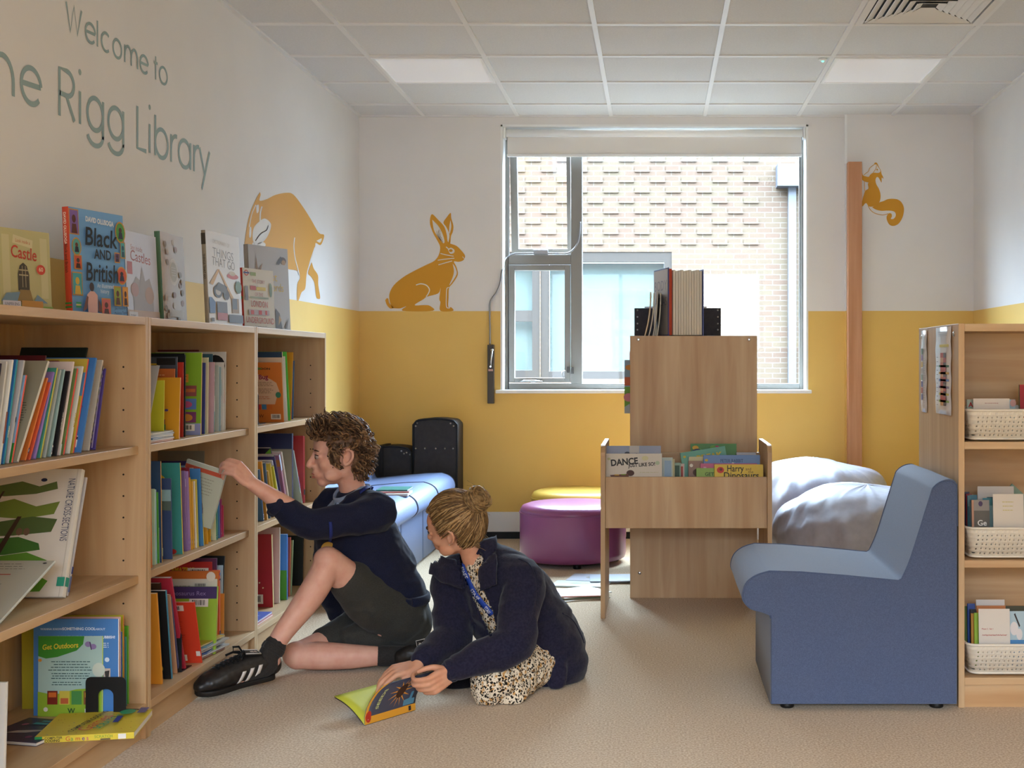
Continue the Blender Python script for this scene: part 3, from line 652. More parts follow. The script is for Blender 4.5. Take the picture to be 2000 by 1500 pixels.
decal('hare', 'ochre hare painted on the back wall left of the window, sitting on the yellow band', BW, hare,
      [([HC_(*p) for p in ((495, 1068), (560, 1052), (630, 1070), (672, 1120), (665, 1170), (630, 1225))], 2.0, 0), ([HC_(820, 648), HC_(900, 668), HC_(995, 685)], 1.6, 0), ([HC_(785, 738), HC_(900, 722), HC_(1005, 712)], 1.6, 0), ([HC_(793, 800), HC_(880, 775), HC_(975, 748)], 1.6, 0),
       ([HC_(935, 1100), HC_(905, 1120), HC_(898, 1240), HC_(902, 1360), HC_(945, 1375)], 1.5, 0), ([HC_(855, 500), HC_(800, 420), HC_(800, 330)], .9, 1), ([HC_(845, 470), HC_(815, 400), HC_(825, 340)], .9, 1), ([HC_(840, 500), HC_(780, 400), HC_(770, 350)], .8, 1), ([HC_(1115, 690), HC_(1135, 715)], 1.2, 0), ([HC_(895, 560), HC_(925, 585)], 1.8, 0)], (P(835, 600, YB).x, YB, 1.46),
      [[HC_(*p) for p in ((712, 200), (790, 280), (845, 380), (875, 485), (855, 510), (790, 430), (735, 340))], [HC_(*p) for p in ((955, 205), (965, 290), (945, 380), (935, 360), (940, 280))], [HC_(*p) for p in ((985, 785), (1015, 830), (1038, 910), (1000, 990), (938, 1072), (985, 960), (1000, 880))], [HC_(*p) for p in ((918, 590), (960, 572), (1005, 600), (1000, 640), (950, 650))]])
b = MB(); e_ = [HC_(958+26*math.cos(i*.52), 610+20*math.sin(i*.52)) for i in range(12)]; b.add([BW(x, y, .0026) for x, y in e_], [tuple(range(12))]); hr = [o for o in bpy.data.objects if o.get('label', '').startswith('ochre hare')][0]; b.build('eye_dot', ochre, hr)
YB2 = YB-.04
def BW2(x, y, d): p = P(x, y, YB2); return (p.x, YB2-d, p.z)
def SQ(cx_, cy_): return (1640+cx_*.10668, 300+cy_*.10668)
sq = [[SQ(*p) for p in ((365, 340), (385, 315), (408, 340), (425, 395), (470, 415), (530, 425), (560, 385), (615, 350), (700, 355), (745, 330), (735, 290), (700, 240), (670, 200), (635, 200), (640, 170), (680, 170), (720, 250), (755, 310), (765, 370), (795, 430), (795, 462), (770, 440), (765, 530), (735, 480), (710, 440), (680, 430), (655, 480), (670, 560), (720, 650), (748, 760), (735, 870), (680, 935), (600, 970), (530, 965), (480, 905), (415, 968), (408, 880), (440, 760), (470, 680), (525, 640), (515, 560), (525, 530), (460, 515), (400, 470), (370, 410))],
      [SQ(*p) for p in ((590, 980), (660, 945), (720, 895), (800, 870), (880, 835), (970, 828), (1060, 840), (1130, 890), (1172, 980), (1172, 1080), (1140, 1190), (1070, 1290), (980, 1325), (910, 1300), (865, 1220), (860, 1150), (900, 1095), (945, 1100), (955, 1150), (935, 1195), (985, 1195), (1025, 1140), (1015, 1080), (960, 1050), (860, 1045), (760, 1048), (660, 1025))]]
decal('squirrel', 'ochre squirrel painted on the wall just right of the timber post', BW2, sq,
      [([SQ(635, 200), SQ(590, 230), SQ(545, 270), SQ(525, 325), SQ(480, 360), SQ(440, 395)], 1.1, 1), ([SQ(672, 215), SQ(660, 280), SQ(610, 350)], 1.1, 1), ([SQ(452, 515), SQ(455, 600), SQ(460, 690)], 1.1, 1), ([SQ(520, 960), SQ(570, 1040), SQ(650, 1095), SQ(780, 1125), SQ(890, 1100)], 1.2, 1)], (P(1720, 440, YB2).x, YB2, 2.0),
      [[SQ(*p) for p in ((625, 345), (665, 290), (705, 295), (718, 330), (680, 352))]])
b = MB(); e_ = [SQ(686+14*math.cos(i*.7), 295+16*math.sin(i*.7)) for i in range(9)]; b.add([BW2(x, y, .0026) for x, y in e_], [tuple(range(9))]); hr = [o for o in bpy.data.objects if o.get('label', '').startswith('ochre squirrel')][0]; b.build('eye_dot', ochre, hr)
def LWd(x, y, d): Y, Z = LW(x, y); return (XL+d, Y, Z)
def DE(cx_, cy_): return (470+cx_*.16, 360+cy_*.16)
deer = [[DE(*p) for p in ((232, 95), (240, 130), (228, 200), (320, 180), (420, 130), (560, 103), (640, 125), (740, 250), (850, 420), (950, 590), (1013, 615), (1005, 680), (970, 742), (915, 715), (905, 760), (870, 880), (825, 1000), (800, 1110), (785, 1270), (740, 1320), (705, 1415), (685, 1400), (690, 1220), (722, 1140), (690, 1058), (560, 1030), (420, 960), (300, 860), (230, 720), (180, 700), (140, 720), (110, 870), (60, 875), (35, 830), (50, 680), (80, 480), (120, 330), (180, 190))],
        [DE(*p) for p in ((865, 950), (890, 1030), (940, 1110), (945, 1230), (968, 1380), (945, 1398), (920, 1370), (900, 1210), (860, 1130), (820, 1080))]]
decal('deer', 'ochre grazing deer painted high on the left wall above the far bookcase', LWd, deer,
      [([DE(655, 650), DE(645, 760), DE(660, 900), DE(690, 1020), DE(712, 1110)], 1.7, 0), ([DE(180, 250), DE(130, 370), DE(100, 520)], 1.6, 0), ([DE(255, 270), DE(235, 350), DE(232, 450)], 2.6, 0), ([DE(330, 500), DE(310, 560), DE(240, 600), (DE(175, 690))], 1.8, 1), ([DE(900, 770), DE(850, 920), DE(815, 1050)], 1.4, 0)], (XL, LW(560, 500)[0], 1.5),
      [[DE(*p) for p in ((185, 260), (215, 250), (215, 330), (190, 350))], [DE(*p) for p in ((250, 430), (300, 420), (365, 485), (340, 600), (270, 700), (170, 730), (140, 640), (160, 520))], [DE(*p) for p in ((105, 520), (125, 530), (120, 640), (98, 640))], [DE(*p) for p in ((922, 690), (985, 660), (965, 712))], [DE(*p) for p in ((50, 770), (72, 790), (70, 860), (45, 840))], [DE(*p) for p in ((200, 720), (270, 705), (300, 745), (240, 800))]])
# ================================================================== books
page_m = mat('#d9d2c4', .8, .1, name='paper_cream'); page_w = mat('#dcdad5', .8, .1, name='paper_white')
def book_mesh(w, t, h, col, spine=None, left=False, hard=False):
    c = min(.0022 if hard else .0011, t*.2); b = MB(); ov = .003 if hard else .0006
    X0, X1 = (-w, 0)
    b.box(X0, X1, 0, c, 0, h, 0); b.box(X0, X1, t-c, t, 0, h, 0)
    if left: b.box(X0, X0+c, c, t-c, 0, h, 1)
    else: b.box(X1-c, X1, c, t-c, 0, h, 1)
    if not left:       # spine skin, rounded a little
        b.prism([(0, 0), (.0012, t*.2), (.0018, t*.5), (.0012, t*.8), (0, t)], 0, h, 'xy', 1)
    else: b.prism([(-w, 0), (-w-.0012, t*.2), (-w-.0018, t*.5), (-w-.0012, t*.8), (-w, t)], 0, h, 'xy', 1)
    p = MB(); p.box(X0+(c if left else ov), X1-(ov if left else c), c, t-c, ov, h-ov)
    return b, p
def deco(root, w, t, h, items, face='near', name='cover_print', left=False):
    """print on a face; u to the viewer's right, v up, both 0..1"""
    if not items: return
    b = MB(); ms = []; 
    W_ = {'near': w, 'spine': t}[face]
    def to(u, v, d):
        if face == 'near': return (-w+u*w, -d, v*h)
        return ((.0019+d) if not left else (-w-.0019-d), (u*t if not left else (1-u)*t), v*h)
    for i, it in enumerate(items):
        d = .00025+.00022*i; k = it[0]; col = it[-1]; m = mat(col, .5, .3, name='print')
        if m not in ms: ms.append(m)
        mi = ms.index(m)
        if k == 'r': _, u0, v0, u1, v1, _c = it; b.add([to(u0, v0, d), to(u1, v0, d), to(u1, v1, d), to(u0, v1, d)], [(0, 1, 2, 3)], mi)
        elif k == 'p': b.add([to(u, v, d) for u, v in it[1]], [tuple(range(len(it[1])))], mi)
        elif k == 'e': _, u, v, ru, rv, _c = it; b.add([to(u+ru*math.cos(a*.3927), v+rv*math.sin(a*.3927), d) for a in range(16)], [tuple(range(16))], mi)
        elif k == 't':      # text: string, u, v, cap size (m), rotation, bold, fit width (fraction) or 0, shear
            _, s, u, v, size, rot, bold, fit, sh, _c = it
            vv, ff, tw = text_geo(s, size, bold, sh)
            sc = fit*W_/tw if fit and tw else 1.0; a = math.radians(rot); q = []
            for x, y, _z in vv:
                x *= sc; y *= 1
                X, Y = x*math.cos(a)-y*math.sin(a), x*math.sin(a)+y*math.cos(a); q.append(to(u+X/W_, v+Y/h, d))
            b.add(q, ff, mi)
        elif k == 'bar':    # barcode label
            _, u0, v0, u1, v1, _c = it; b.add([to(u0, v0, d), to(u1, v0, d), to(u1, v1, d), to(u0, v1, d)], [(0, 1, 2, 3)], mi); mk = mat('#1c1a18', .6, name='barcode_ink')
            if mk not in ms: ms.append(mk)
            r = random.Random(int(u0*1000)+7); x = u0+(u1-u0)*.15
            while x < u0+(u1-u0)*.85:
                ww = (u1-u0)*r.choice((.02, .03, .05)); b.add([to(x, v0+(v1-v0)*.2, d+.0001), to(x+ww, v0+(v1-v0)*.2, d+.0001), to(x+ww, v0+(v1-v0)*.85, d+.0001), to(x, v0+(v1-v0)*.85, d+.0001)], [(0, 1, 2, 3)], ms.index(mk)); x += ww+(u1-u0)*r.choice((.02, .04))
        elif k == 'lines':  # paragraph of small print as rules of uneven length
            _, u0, v0, u1, v1, n_, _c = it; r = random.Random(int(v0*999)+n_)
            for j in range(n_):
                vv = v1-(v1-v0)*(j+.5)/n_; e = r.uniform(.0, .25)*(u1-u0)/2; x = u0+e
                while x < u1-e:
                    ww = r.uniform(.02, .07)*1.0; b.add([to(x, vv-.0022/h*.5, d), to(min(x+ww, u1-e), vv-.0022/h*.5, d), to(min(x+ww, u1-e), vv+.0022/h*.5, d), to(x, vv+.0022/h*.5, d)], [(0, 1, 2, 3)], mi); x += ww+.012
    return b.build(name, ms, root, 0, 2, True)
def make_book(M, w, t, h, col, label, spine=None, near=(), sp=(), left=False, hard=False, group=None, name='book', cream=False, cat='book'):
    b, p = book_mesh(w, t, h, col, spine, left, hard)
    o = b.build(name, [mat(col, .42, .4, name='cover'), mat(spine or col, .42, .4, name='cover')]); o.matrix_world = M
    tag(o, label, cat, group)
    p.build('pages', page_m if cream else page_w, o, 0, 2, True)
    deco(o, w, t, h, near, 'near', 'cover_print', left); deco(o, w, t, h, sp, 'spine', 'spine_print', left)
    return o
def stand(z, X, pb, pt, yt, t, w, col, label, **kw):
    """a book standing on a shelf of the left bookcases with its spine outward; lean read from bottom and top of the spine"""
    Yb, Yt = X*F/(pb-CX), X*F/(pt-CX); Zt = CH-(yt-CY)*Yt/F
    SHELF.setdefault((z, kw.get('group')), []).append([Yb, math.atan2(Yt-Yb, Zt-z), math.hypot(Yt-Yb, Zt-z), X, t, w, col, label, kw])
SHELF = {}
def settle(ends):
    """stand the books of each shelf side by side without running through one another"""
    for (z, g), L in SHELF.items():
        L.sort(key=lambda q: q[0]); Y0 = [q[0] for q in L]; lim = min(e for e in ends if e > L[0][0])-.022
        for go in range(9):            # thinner volumes if the shelf would not hold them
            prev = None
            for q, y in zip(L, Y0):
                Yb, a, h, X, t, w, col, label, kw = q; Yb = y; ta, ca = math.tan(a), math.cos(a)
                if prev:
                    hh = min(h*ca, prev[2]); need = max(prev[0]-Yb, prev[0]+prev[1]*hh-Yb-ta*hh)+.0006
                    if need > 0: Yb += need
                prev = (Yb+t/ca, ta, h*ca); q[0] = Yb
            over = max(q[0]+q[4]/math.cos(q[1])+max(0, math.tan(q[1]))*q[2]*math.cos(q[1]) for q in L)-lim
            if over < .004: break
            for q in L: q[4] *= .88; q[1] *= .93
        if over > 0:
            for q in L: q[0] -= over
        for Yb, a, h, X, t, w, col, label, kw in L:
            M = Matrix.Translation((X, Yb, z+.0008+max(0, t*math.sin(a)))) @ Matrix.Rotation(-a, 4, 'X')
            make_book(M, w, t, h, col, label, **kw)
SPL = lambda c='#ece8e0': [('r', .1, .03, .9, .13, c), ('r', .25, .05, .75, .11, '#26306b')]
def row(z, where, group, rows):
    for r in rows:
        X, pb, pt, yt, t, w, col, desc = r[:8]; kw = r[8] if len(r) > 8 else {}
        stand(z, X, pb, pt, yt, t, w, col, desc+', '+where, group=group, **kw)
BAR = [('bar', .62, .03, .92, .13, '#e4e0d6')]
# ---- nearest bookcase, upper shelf
row(.879, 'upper shelf of nearest bookcase', 'picture books on the upper shelf of the nearest bookcase', [
 (-1.70, 128, 182, 696, .012, .21, '#1f2a26', 'large dark green book behind the others', dict(sp=[('r', .1, .1, .9, .9, '#2e3a33')])),
 (-1.66, 60, 96, 702, .012, .20, '#5a1c22', 'maroon book peeping up behind the grey one'),
 (-1.66, 88, 122, 712, .010, .20, '#7c1f33', 'crimson book in the back row'),
 (-1.66, 118, 150, 711, .010, .20, '#8e2446', 'raspberry red book in the back row'),
 (-1.66, 144, 176, 709, .010, .20, '#a02a2c', 'scarlet book with yellow blot in the back row', dict(near=[('e', .9, .9, .2, .08, '#c9962c')])),
 (-1.59, -26, 9, 716, .011, .22, '#2a1f33', 'black and violet book at the left end', dict(near=[('r', .75, .05, 1, .5, '#7a4aa0'), ('r', .85, .6, 1, .8, '#5c9a3a')])),
 (-1.60, -12, 20, 712, .011, .22, '#c9c6c1', 'chalk white book', dict(sp=SPL())),
 (-1.60, -2, 32, 709, .012, .22, '#dad9d5', 'white book with brown spine foot', dict(sp=[('r', 0, .2, 1, .5, '#8c4424')])),
 (-1.60, 6, 41, 709, .012, .22, '#2f6fae', 'blue book with teal spine', dict(spine='#2d8a9a', sp=[('t', 'STORIES', .8, .25, .008, 90, .03, 0, 0, '#e8e4da')])),
 (-1.60, 14, 56, 713, .012, .24, '#b5b5b8', 'pale grey book with black emblem', dict(near=[('e', .85, .5, .05, .04, '#39343a')], sp=[('e', .5, .42, .3, .03, '#2b272d')])),
 (-1.60, 22, 59, 741, .010, .21, '#8fb2d6', 'sky blue book with green foot', dict(near=[('r', .6, 0, 1, .22, '#2f8a3a')], spine='#d95a4a')),
 (-1.59, 31, 108, 734, .016, .25, '#8f8a78', 'olive grey book leaning wide open to view', dict(spine='#cfc9bb', near=[('bar', .70, .02, .94, .13, '#dcd8cd'), ('lines', .62, .36, .95, .58, 9, '#57524a'), ('r', .3, .0, .33, 1, '#a9b43a')])),
 (-1.60, 48, 104, 757, .010, .21, '#d97a3a', 'orange book with round sticker', dict(sp=[('e', .5, .12, .42, .035, '#26306b'), ('e', .5, .12, .2, .018, '#e8e4da')])),
 (-1.60, 57, 109, 764, .008, .20, '#cf5a3c', 'vermilion slim book'),
 (-1.60, 67, 115, 741, .013, .21, '#8f76b8', 'lilac book with barcode', dict(near=BAR)),
 (-1.60, 78, 121, 730, .010, .21, '#b9b14a', 'mustard spined book', dict(near=[('r', .8, 0, 1, 1, '#4a9a8a')])),
 (-1.60, 87, 127, 733, .010, .21, '#9fa7a6', 'pewter grey book', dict(near=BAR)),
 (-1.60, 97, 134, 731, .010, .21, '#8ea9a9', 'grey-teal book', dict(sp=SPL())),
 (-1.60, 105, 141, 734, .011, .21, '#231f22', 'black book with white lettering', dict(sp=[('t', 'ADVENTURES', .75, .3, .008, 90, .02, 0, 0, '#d8d4cc')])),
 (-1.60, 114, 152, 716, .012, .22, '#d9c9c4', 'blush white book', dict(sp=[('r', 0, .0, 1, .12, '#c7d3cf')])),
 (-1.60, 123, 159, 729, .010, .21, '#6f8a52', 'moss green book', dict(spine='#d8433a')),
 (-1.60, 132, 168, 725, .013, .21, '#d6d4cc', 'ivory book with yellow lettering', dict(sp=[('t', 'MY FIRST', .8, .3, .010, 90, .04, 0, 0, '#c9a52c')])),
 (-1.60, 142, 181, 711, .011, .22, '#c9b24a', 'yellow and blue pictured book', dict(near=[('r', .5, .6, 1, .85, '#5b8fc0')], spine='#d9564a')),
 (-1.585, 155, 196, 711, .017, .23, '#3b73b5', 'bright blue book with white label', dict(near=[('r', .72, .05, .95, .17, '#e0dcd4'), ('r', .72, .13, .95, .16, '#2a2628'), ('t', 'all!', .72, .86, .016, 0, .04, 0, 0, '#b52a5a'), ('lines', .6, .3, .95, .5, 4, '#7d3f7d')])),
 (-1.60, 172, 208, 713, .013, .22, '#c4bdb2', 'cream book with chain pictured spine', dict(sp=[('e', .5, .1+.09*k, .35, .035, '#4d443c') for k in range(10)]+[('e', .5, .1+.09*k, .15, .015, '#b9b0a4') for k in range(10)])),
 (-1.60, 184, 212, 727, .013, .22, '#4b3a86', 'deep purple book at the right end', dict(near=[('bar', .70, .06, .94, .17, '#dcd8cd'), ('r', .96, .02, .975, .98, '#b9b0d6')])),
])
# ---- nearest bookcase, second shelf
stand(.491, -1.60, 122, 160, 921, .020, .29, '#cfc8bc', 'large cream nature book with tree pictures, second shelf of nearest bookcase', hard=True, group='picture books on the second shelf of the nearest bookcase', spine='#d3ccc0', cream=True,
      near=[('p', [(0, .80), (.2, .86), (.45, .90), (.62, .86), (.78, .90), (.80, .84), (.6, .80), (.3, .78)], '#5a6a3a'), ('p', [(0, .66), (.2, .72), (.4, .76), (.62, .70), (.84, .74), (.80, .64), (.5, .60), (.2, .62)], '#6f7f35'), ('p', [(0, .52), (.3, .58), (.6, .62), (.84, .60), (.80, .50), (.45, .47), (.1, .46)], '#4e6034'), ('p', [(0, .36), (.2, .44), (.5, .46), (.70, .41), (.72, .36), (.4, .32), (.1, .31)], '#3f6a2c'),
            ('p', [(0, .22), (.25, .30), (.6, .34), (.80, .28), (.82, .20), (.5, .15), (.2, .16)], '#5c8a2e'), ('p', [(.1, .08), (.4, .16), (.7, .18), (.84, .12), (.78, .04), (.4, .03)], '#558a2c'), ('p', [(.28, .3), (.34, .3), (.5, .62), (.46, .62)], '#3d2c20'), ('p', [(.1, .5), (.13, .5), (.3, .82), (.28, .82)], '#46352a'), ('e', .5, .5, .03, .03, '#6b5240'), ('e', .57, .5, .03, .03, '#6b5240'), ('e', .66, .91, .03, .014, '#2c3350'),
            ('t', 'NATURE CROSS-SECTIONS', .895, .92, .028, -90, -.004, .60, 0, '#3f4560'), ('r', .965, 0, .972, 1, '#b9b2a5'), ('r', .93, .08, 1, .15, '#2d8a72')], sp=[('r', 0, .08, 1, .15, '#2d8a72')])
stand(.491, -1.605, 130, 168, 935, .010, .26, '#b9b6ba', 'thin silver grey book behind the nature book, second shelf of nearest bookcase', group='picture books on the second shelf of the nearest bookcase', sp=[('r', 0, .03, 1, .16, '#5c6488'), ('r', .1, .18, .9, .24, '#26306b')])
stand(.491, -1.585, -8, 107, 1101, .008, .27, '#b3b3a6', 'sage grey book slumped flat in front of the nature book', group='picture books on the second shelf of the nearest bookcase', near=[('lines', .1, .84, .8, .96, 3, '#5d5a52'), ('r', .2, .76, .7, .775, '#a84a3c'), ('p', [(.5, .55), (.7, .62), (.62, .5), (.72, .42), (.55, .46)], '#4d4a42'), ('e', .93, .95, .02, .012, '#2c2a28'), ('lines', .1, .25, .8, .38, 4, '#85827a')])
# ---- nearest bookcase, bottom shelf
G3 = 'books on the bottom shelf of the nearest bookcase'
row(.107, 'bottom shelf of nearest bookcase', G3, [
 (-1.56, 240, 239, 1203, .006, .24, '#d8a9a0', 'pale pink thin book'), (-1.565, 243, 242, 1232, .006, .22, '#3f6aa8', 'narrow blue book'), (-1.57, 247, 245, 1200, .008, .30, '#b5a82e', 'yellow ochre tall book behind the blue one', dict(spine='#c96a2c')),
 (-1.575, 252, 250, 1242, .006, .20, '#3d7f7a', 'small teal book'), (-1.58, 255.5, 254, 1221, .012, .21, '#5fa32e', 'lime green thick book by the side panel', dict(hard=True, sp=[('e', .7, .85, .3, .03, '#8a6a3a')])),
])
stand(.107, -1.556, 236, 236, 1207, .010, .245, '#4a7fbd', 'big sky blue book with pale lettering about rubbish, bottom shelf', group=G3, spine='#e2dedd', near=[('t', 'WANNA KNOW', .08, .885, .0085, 0, .02, 0, 0, '#cfdcec'), ('t', 'SOMETHING COOL', .34, .885, .011, 0, .03, 0, 0, '#dfe8f2'), ('t', 'ABOUT', .73, .885, .0085, 0, .02, 0, 0, '#cfdcec'), ('t', 'WE PRINT OUR BOOKS ON RUBBISH!', .24, .80, .0105, 0, .03, 0, 0, '#dfe8f2'), ('e', .87, .58, .028, .024, '#cfdcec'), ('r', .83, .29, .91, .49, '#c9b7a8'), ('p', [(.84, .46), (.9, .47), (.88, .33), (.86, .36)], '#3d3a38'), ('lines', .79, .7, .9, .76, 3, '#cfdcec')])
stand(.107, -1.60, 205, 206, 1240, .010, .185, '#a5c2bc', 'pale teal outdoor activity book with green treetop, behind the bookend', group=G3, spine='#b9c93a', near=[('p', [(0, 1), (.72, 1), (.70, .90), (.60, .82), (.45, .78), (.30, .74), (.12, .72), (0, .75)], '#3f8a30'), ('t', 'Get Outdoors', .07, .83, .021, 4, .02, .56, .15, '#d9c23c'), ('e', .78, .90, .05, .035, '#8d7aa8'), ('e', .86, .87, .05, .035, '#8d7aa8'), ('p', [(.80, .93), (.815, .93), (.84, .83), (.825, .83)], '#4a3d5a'), ('e', .03, .70, .03, .02, '#d98f3a'),
      ('lines', .16, .56, .86, .70, 4, '#3f5a5a'), ('lines', .16, .46, .86, .55, 3, '#3f5a5a'), ('lines', .2, .38, .7, .44, 2, '#3f5a5a'), ('e', .95, .58, .1, .09, '#c3cdbf'), ('p', [(0, 0), (1, 0), (1, .36), (.6, .34), (.25, .27), (0, .31)], '#8fb034'), ('r', .15, .15, .31, .32, '#7a2a1e'), ('r', .17, .24, .29, .30, '#c9682c'), ('r', .34, .15, .50, .32, '#c8b84a'), ('r', .36, .16, .48, .23, '#b8603a'), ('r', .53, .15, .69, .32, '#4a8a4a'), ('r', .72, .15, .88, .32, '#8a5a34'), ('r', .74, .24, .86, .30, '#d9a23a'), ('t', 'W', .47, .045, .020, 0, .02, 0, 0, '#2c4a2a'), ('e', .13, .09, .035, .028, '#d9d6cc'), ('bar', .74, .02, .93, .10, '#dcd8cd')])
make_book(Matrix.Translation((-1.66, 3.655, .1078)), .19, .012, .232, '#c2c3b4', 'off-white book with pink blossom tree at the back of the bottom shelf', spine='#b9b9ab', group=G3, near=[('e', .42, .48, .035, .10, '#b52a6a'), ('e', .40, .36, .04, .06, '#c23a78'), ('r', .36, .24, .46, .29, '#5a463a'), ('p', [(.40, .05), (.44, .05), (.45, .24), (.41, .24)], '#4a3a30'), ('e', .3, .1, .06, .04, '#4a7a3a')])
def bookend(M, label, w=.115, h=.165):
    t = thing('bookend', label, 'bookend', M.translation, 'black metal bookends'); c = .0018
    out = [(0, 0), (0, h-.015)]+arc(.015, h-.015, .015, .015, 180, 90, 5)+arc(w-.015, h-.015, .015, .015, 90, 0, 5)+[(w, 0), (w*.69, 0), (w*.69, h*.55)]+arc(w*.5, h*.55, w*.19, h*.16, 0, 180, 10)+[(w*.31, 0)]
    b = MB(); b.prism(out, 0, c, 'xz', 0, M); b.build('upright_plate', black, t)
    b = MB(); b.box(0, w*.3, c, .09, 0, c, 0, M); b.box(w*.7, w, c, .09, 0, c, 0, M); b.box(w*.3, w*.7, .06, .09, 0, c, 0, M); b.build('base_plate', black, t)
bookend(Matrix.Translation((-1.640, 3.560, .1075)), 'black metal bookend with arched opening, bottom shelf of nearest bookcase', .116, .118)
a = math.atan2(.045, .251); M = Matrix.Translation((-1.667, 3.322, .1078)) @ Matrix.Rotation(a, 4, 'Z')
# lying flat: spine towards the viewer, front cover up.  local: u along the spine, v away from the viewer
def flat_book(M, L, D, t, col, label, top=(), spine_items=(), group=None, spine=None, name='book', parts=True, hard=False, spine_side=True):
    R = M @ Matrix(((1, 0, 0, 0), (0, 0, 1, 0), (0, -1, 0, t), (0, 0, 0, 1))) @ Matrix(((1, 0, 0, 0), (0, 1, 0, 0), (0, 0, 1, 0), (0, 0, 0, 1)))
    c = .0014; b = MB(); b.box(0, L, 0, D, 0, c, 0, M); b.box(0, L, 0, D, t-c, t, 0, M); b.box(0, L, 0, c, c, t-c, 1, M)
    o = b.build(name, [mat(col, .38, .45, name='cover'), mat(spine or col, .38, .45, name='cover')]); tag(o, label, 'book', group)
    p = MB(); p.box(.001, L-.001, c, D-.001, c, t-c, 0, M); p.build('pages', page_w, o)
    def pr(items, to, W_, H_, nm):
        if not items: return
        q = MB(); ms = []
        for i, it in enumerate(items):
            d = .0003+.0002*i; m = mat(it[-1], .45, .35, name='print'); ms.append(m) if m not in ms else 0; mi = ms.index(m)
            if it[0] == 'r': _, u0, v0, u1, v1, _c = it; q.add([to(u0, v0, d), to(u1, v0, d), to(u1, v1, d), to(u0, v1, d)], [(0, 1, 2, 3)], mi)
            elif it[0] == 'e': _, u, v, ru, rv, _c = it; q.add([to(u+ru*math.cos(a_*.3927), v+rv*math.sin(a_*.3927), d) for a_ in range(16)], [tuple(range(16))], mi)
            elif it[0] == 't':
                _, s, u, v, size, rot, bold, fit, sh, _c = it; vv, ff, tw = text_geo(s, size, bold, sh); r = math.radians(rot)
                q.add([to(u+(x*math.cos(r)-y*math.sin(r))/W_, v+(x*math.sin(r)+y*math.cos(r))/H_, d) for x, y, _z in vv], ff, mi)
            elif it[0] == 'p': q.add([to(u, v, d) for u, v in it[1]], [tuple(range(len(it[1])))], mi)
        q.build(nm, ms, o)
    pr(top, lambda u, v, d: M @ Vector((u*L, v*D, t+d)), L, D, 'cover_print'); pr(spine_items, lambda u, v, d: M @ Vector((u*L, -d, v*t)), L, t, 'spine_print')
    return o
rs = random.Random(3)
flat_book(M, .252, .225, .017, '#d0b93a', 'bright yellow coding games book lying flat, overhanging the bottom shelf edge',
 [('e', rs.uniform(.05, .95), rs.uniform(.05, .95), .008, .008, rs.choice(('#b5473a', '#5a6aa8', '#9a7a2c'))) for _ in range(34)]+[('t', 'COMPUTER CODING', .36, .04, .021, 76, .02, 0, 0, '#3a3630'), ('t', 'Games', .52, .06, .052, 76, .0, 0, 0, '#c0553a'), ('t', 'SCRATCH', .62, .12, .030, 76, .02, 0, 0, '#2f8a5a'), ('r', .70, .36, .76, .64, '#343a80'), ('e', .77, .82, .085, .11, '#2a8a5c'), ('r', .88, .74, .97, .98, '#4a4a78')],
 [('r', 0, 0, .075, 1, '#2f8a4a'), ('t', 'COMPUTER', .10, .55, .0085, 0, .02, 0, 0, '#3a3630'), ('t', 'CODING', .10, .1, .0095, 0, .03, 0, 0, '#3a3630'), ('t', 'G', .31, .15, .017, 0, 0, 0, 0, '#c0453a'), ('t', 'a', .36, .15, .017, 0, 0, 0, 0, '#2f8a4a'), ('t', 'm', .41, .15, .017, 0, 0, 0, 0, '#c0452a'), ('t', 'e', .475, .15, .017, 0, 0, 0, 0, '#5a3a80'), ('t', 's', .52, .15, .017, 0, 0, 0, 0, '#c0456a'), ('t', 'SCRATCH', .60, .40, .0105, 0, .0, 0, 0, '#6a9a3a'), ('r', .66, .06, .76, .28, '#5a4a3a'), ('r', .84, .1, .92, .9, '#dcd8d0')], G3)
flat_book(Matrix.Translation((-1.83, 3.335, .1078)) @ Matrix.Rotation(-.22, 4, 'Z'), .185, .20, .010, '#332a4a', 'dark purple picture book lying flat beside the yellow book', [('p', [(.2, .3), (.5, .36), (.8, .55), (.55, .5), (.3, .42)], '#a9a4a0'), ('e', .2, .7, .05, .05, '#8a4a6a'), ('e', .7, .2, .05, .05, '#8a4a6a'), ('e', .85, .35, .04, .04, '#9a5a7a'), ('r', .3, .72, .9, .80, '#3f8f98'), ('r', .35, .84, .85, .90, '#3f8f98')], (), G3, '#c5c2bc')
make_book(Matrix.Translation((-1.60, 3.035, .1078)) @ Matrix.Rotation(-.05, 4, 'X'), .2, .012, .235, '#7d7a4a', 'olive book with white edge cut off at the lower left corner of the photo', spine='#d6d3cc', group=G3, near=[('r', .93, 0, 1, 1, '#dad7d0'), ('e', .6, .4, .3, .2, '#5a5530')])
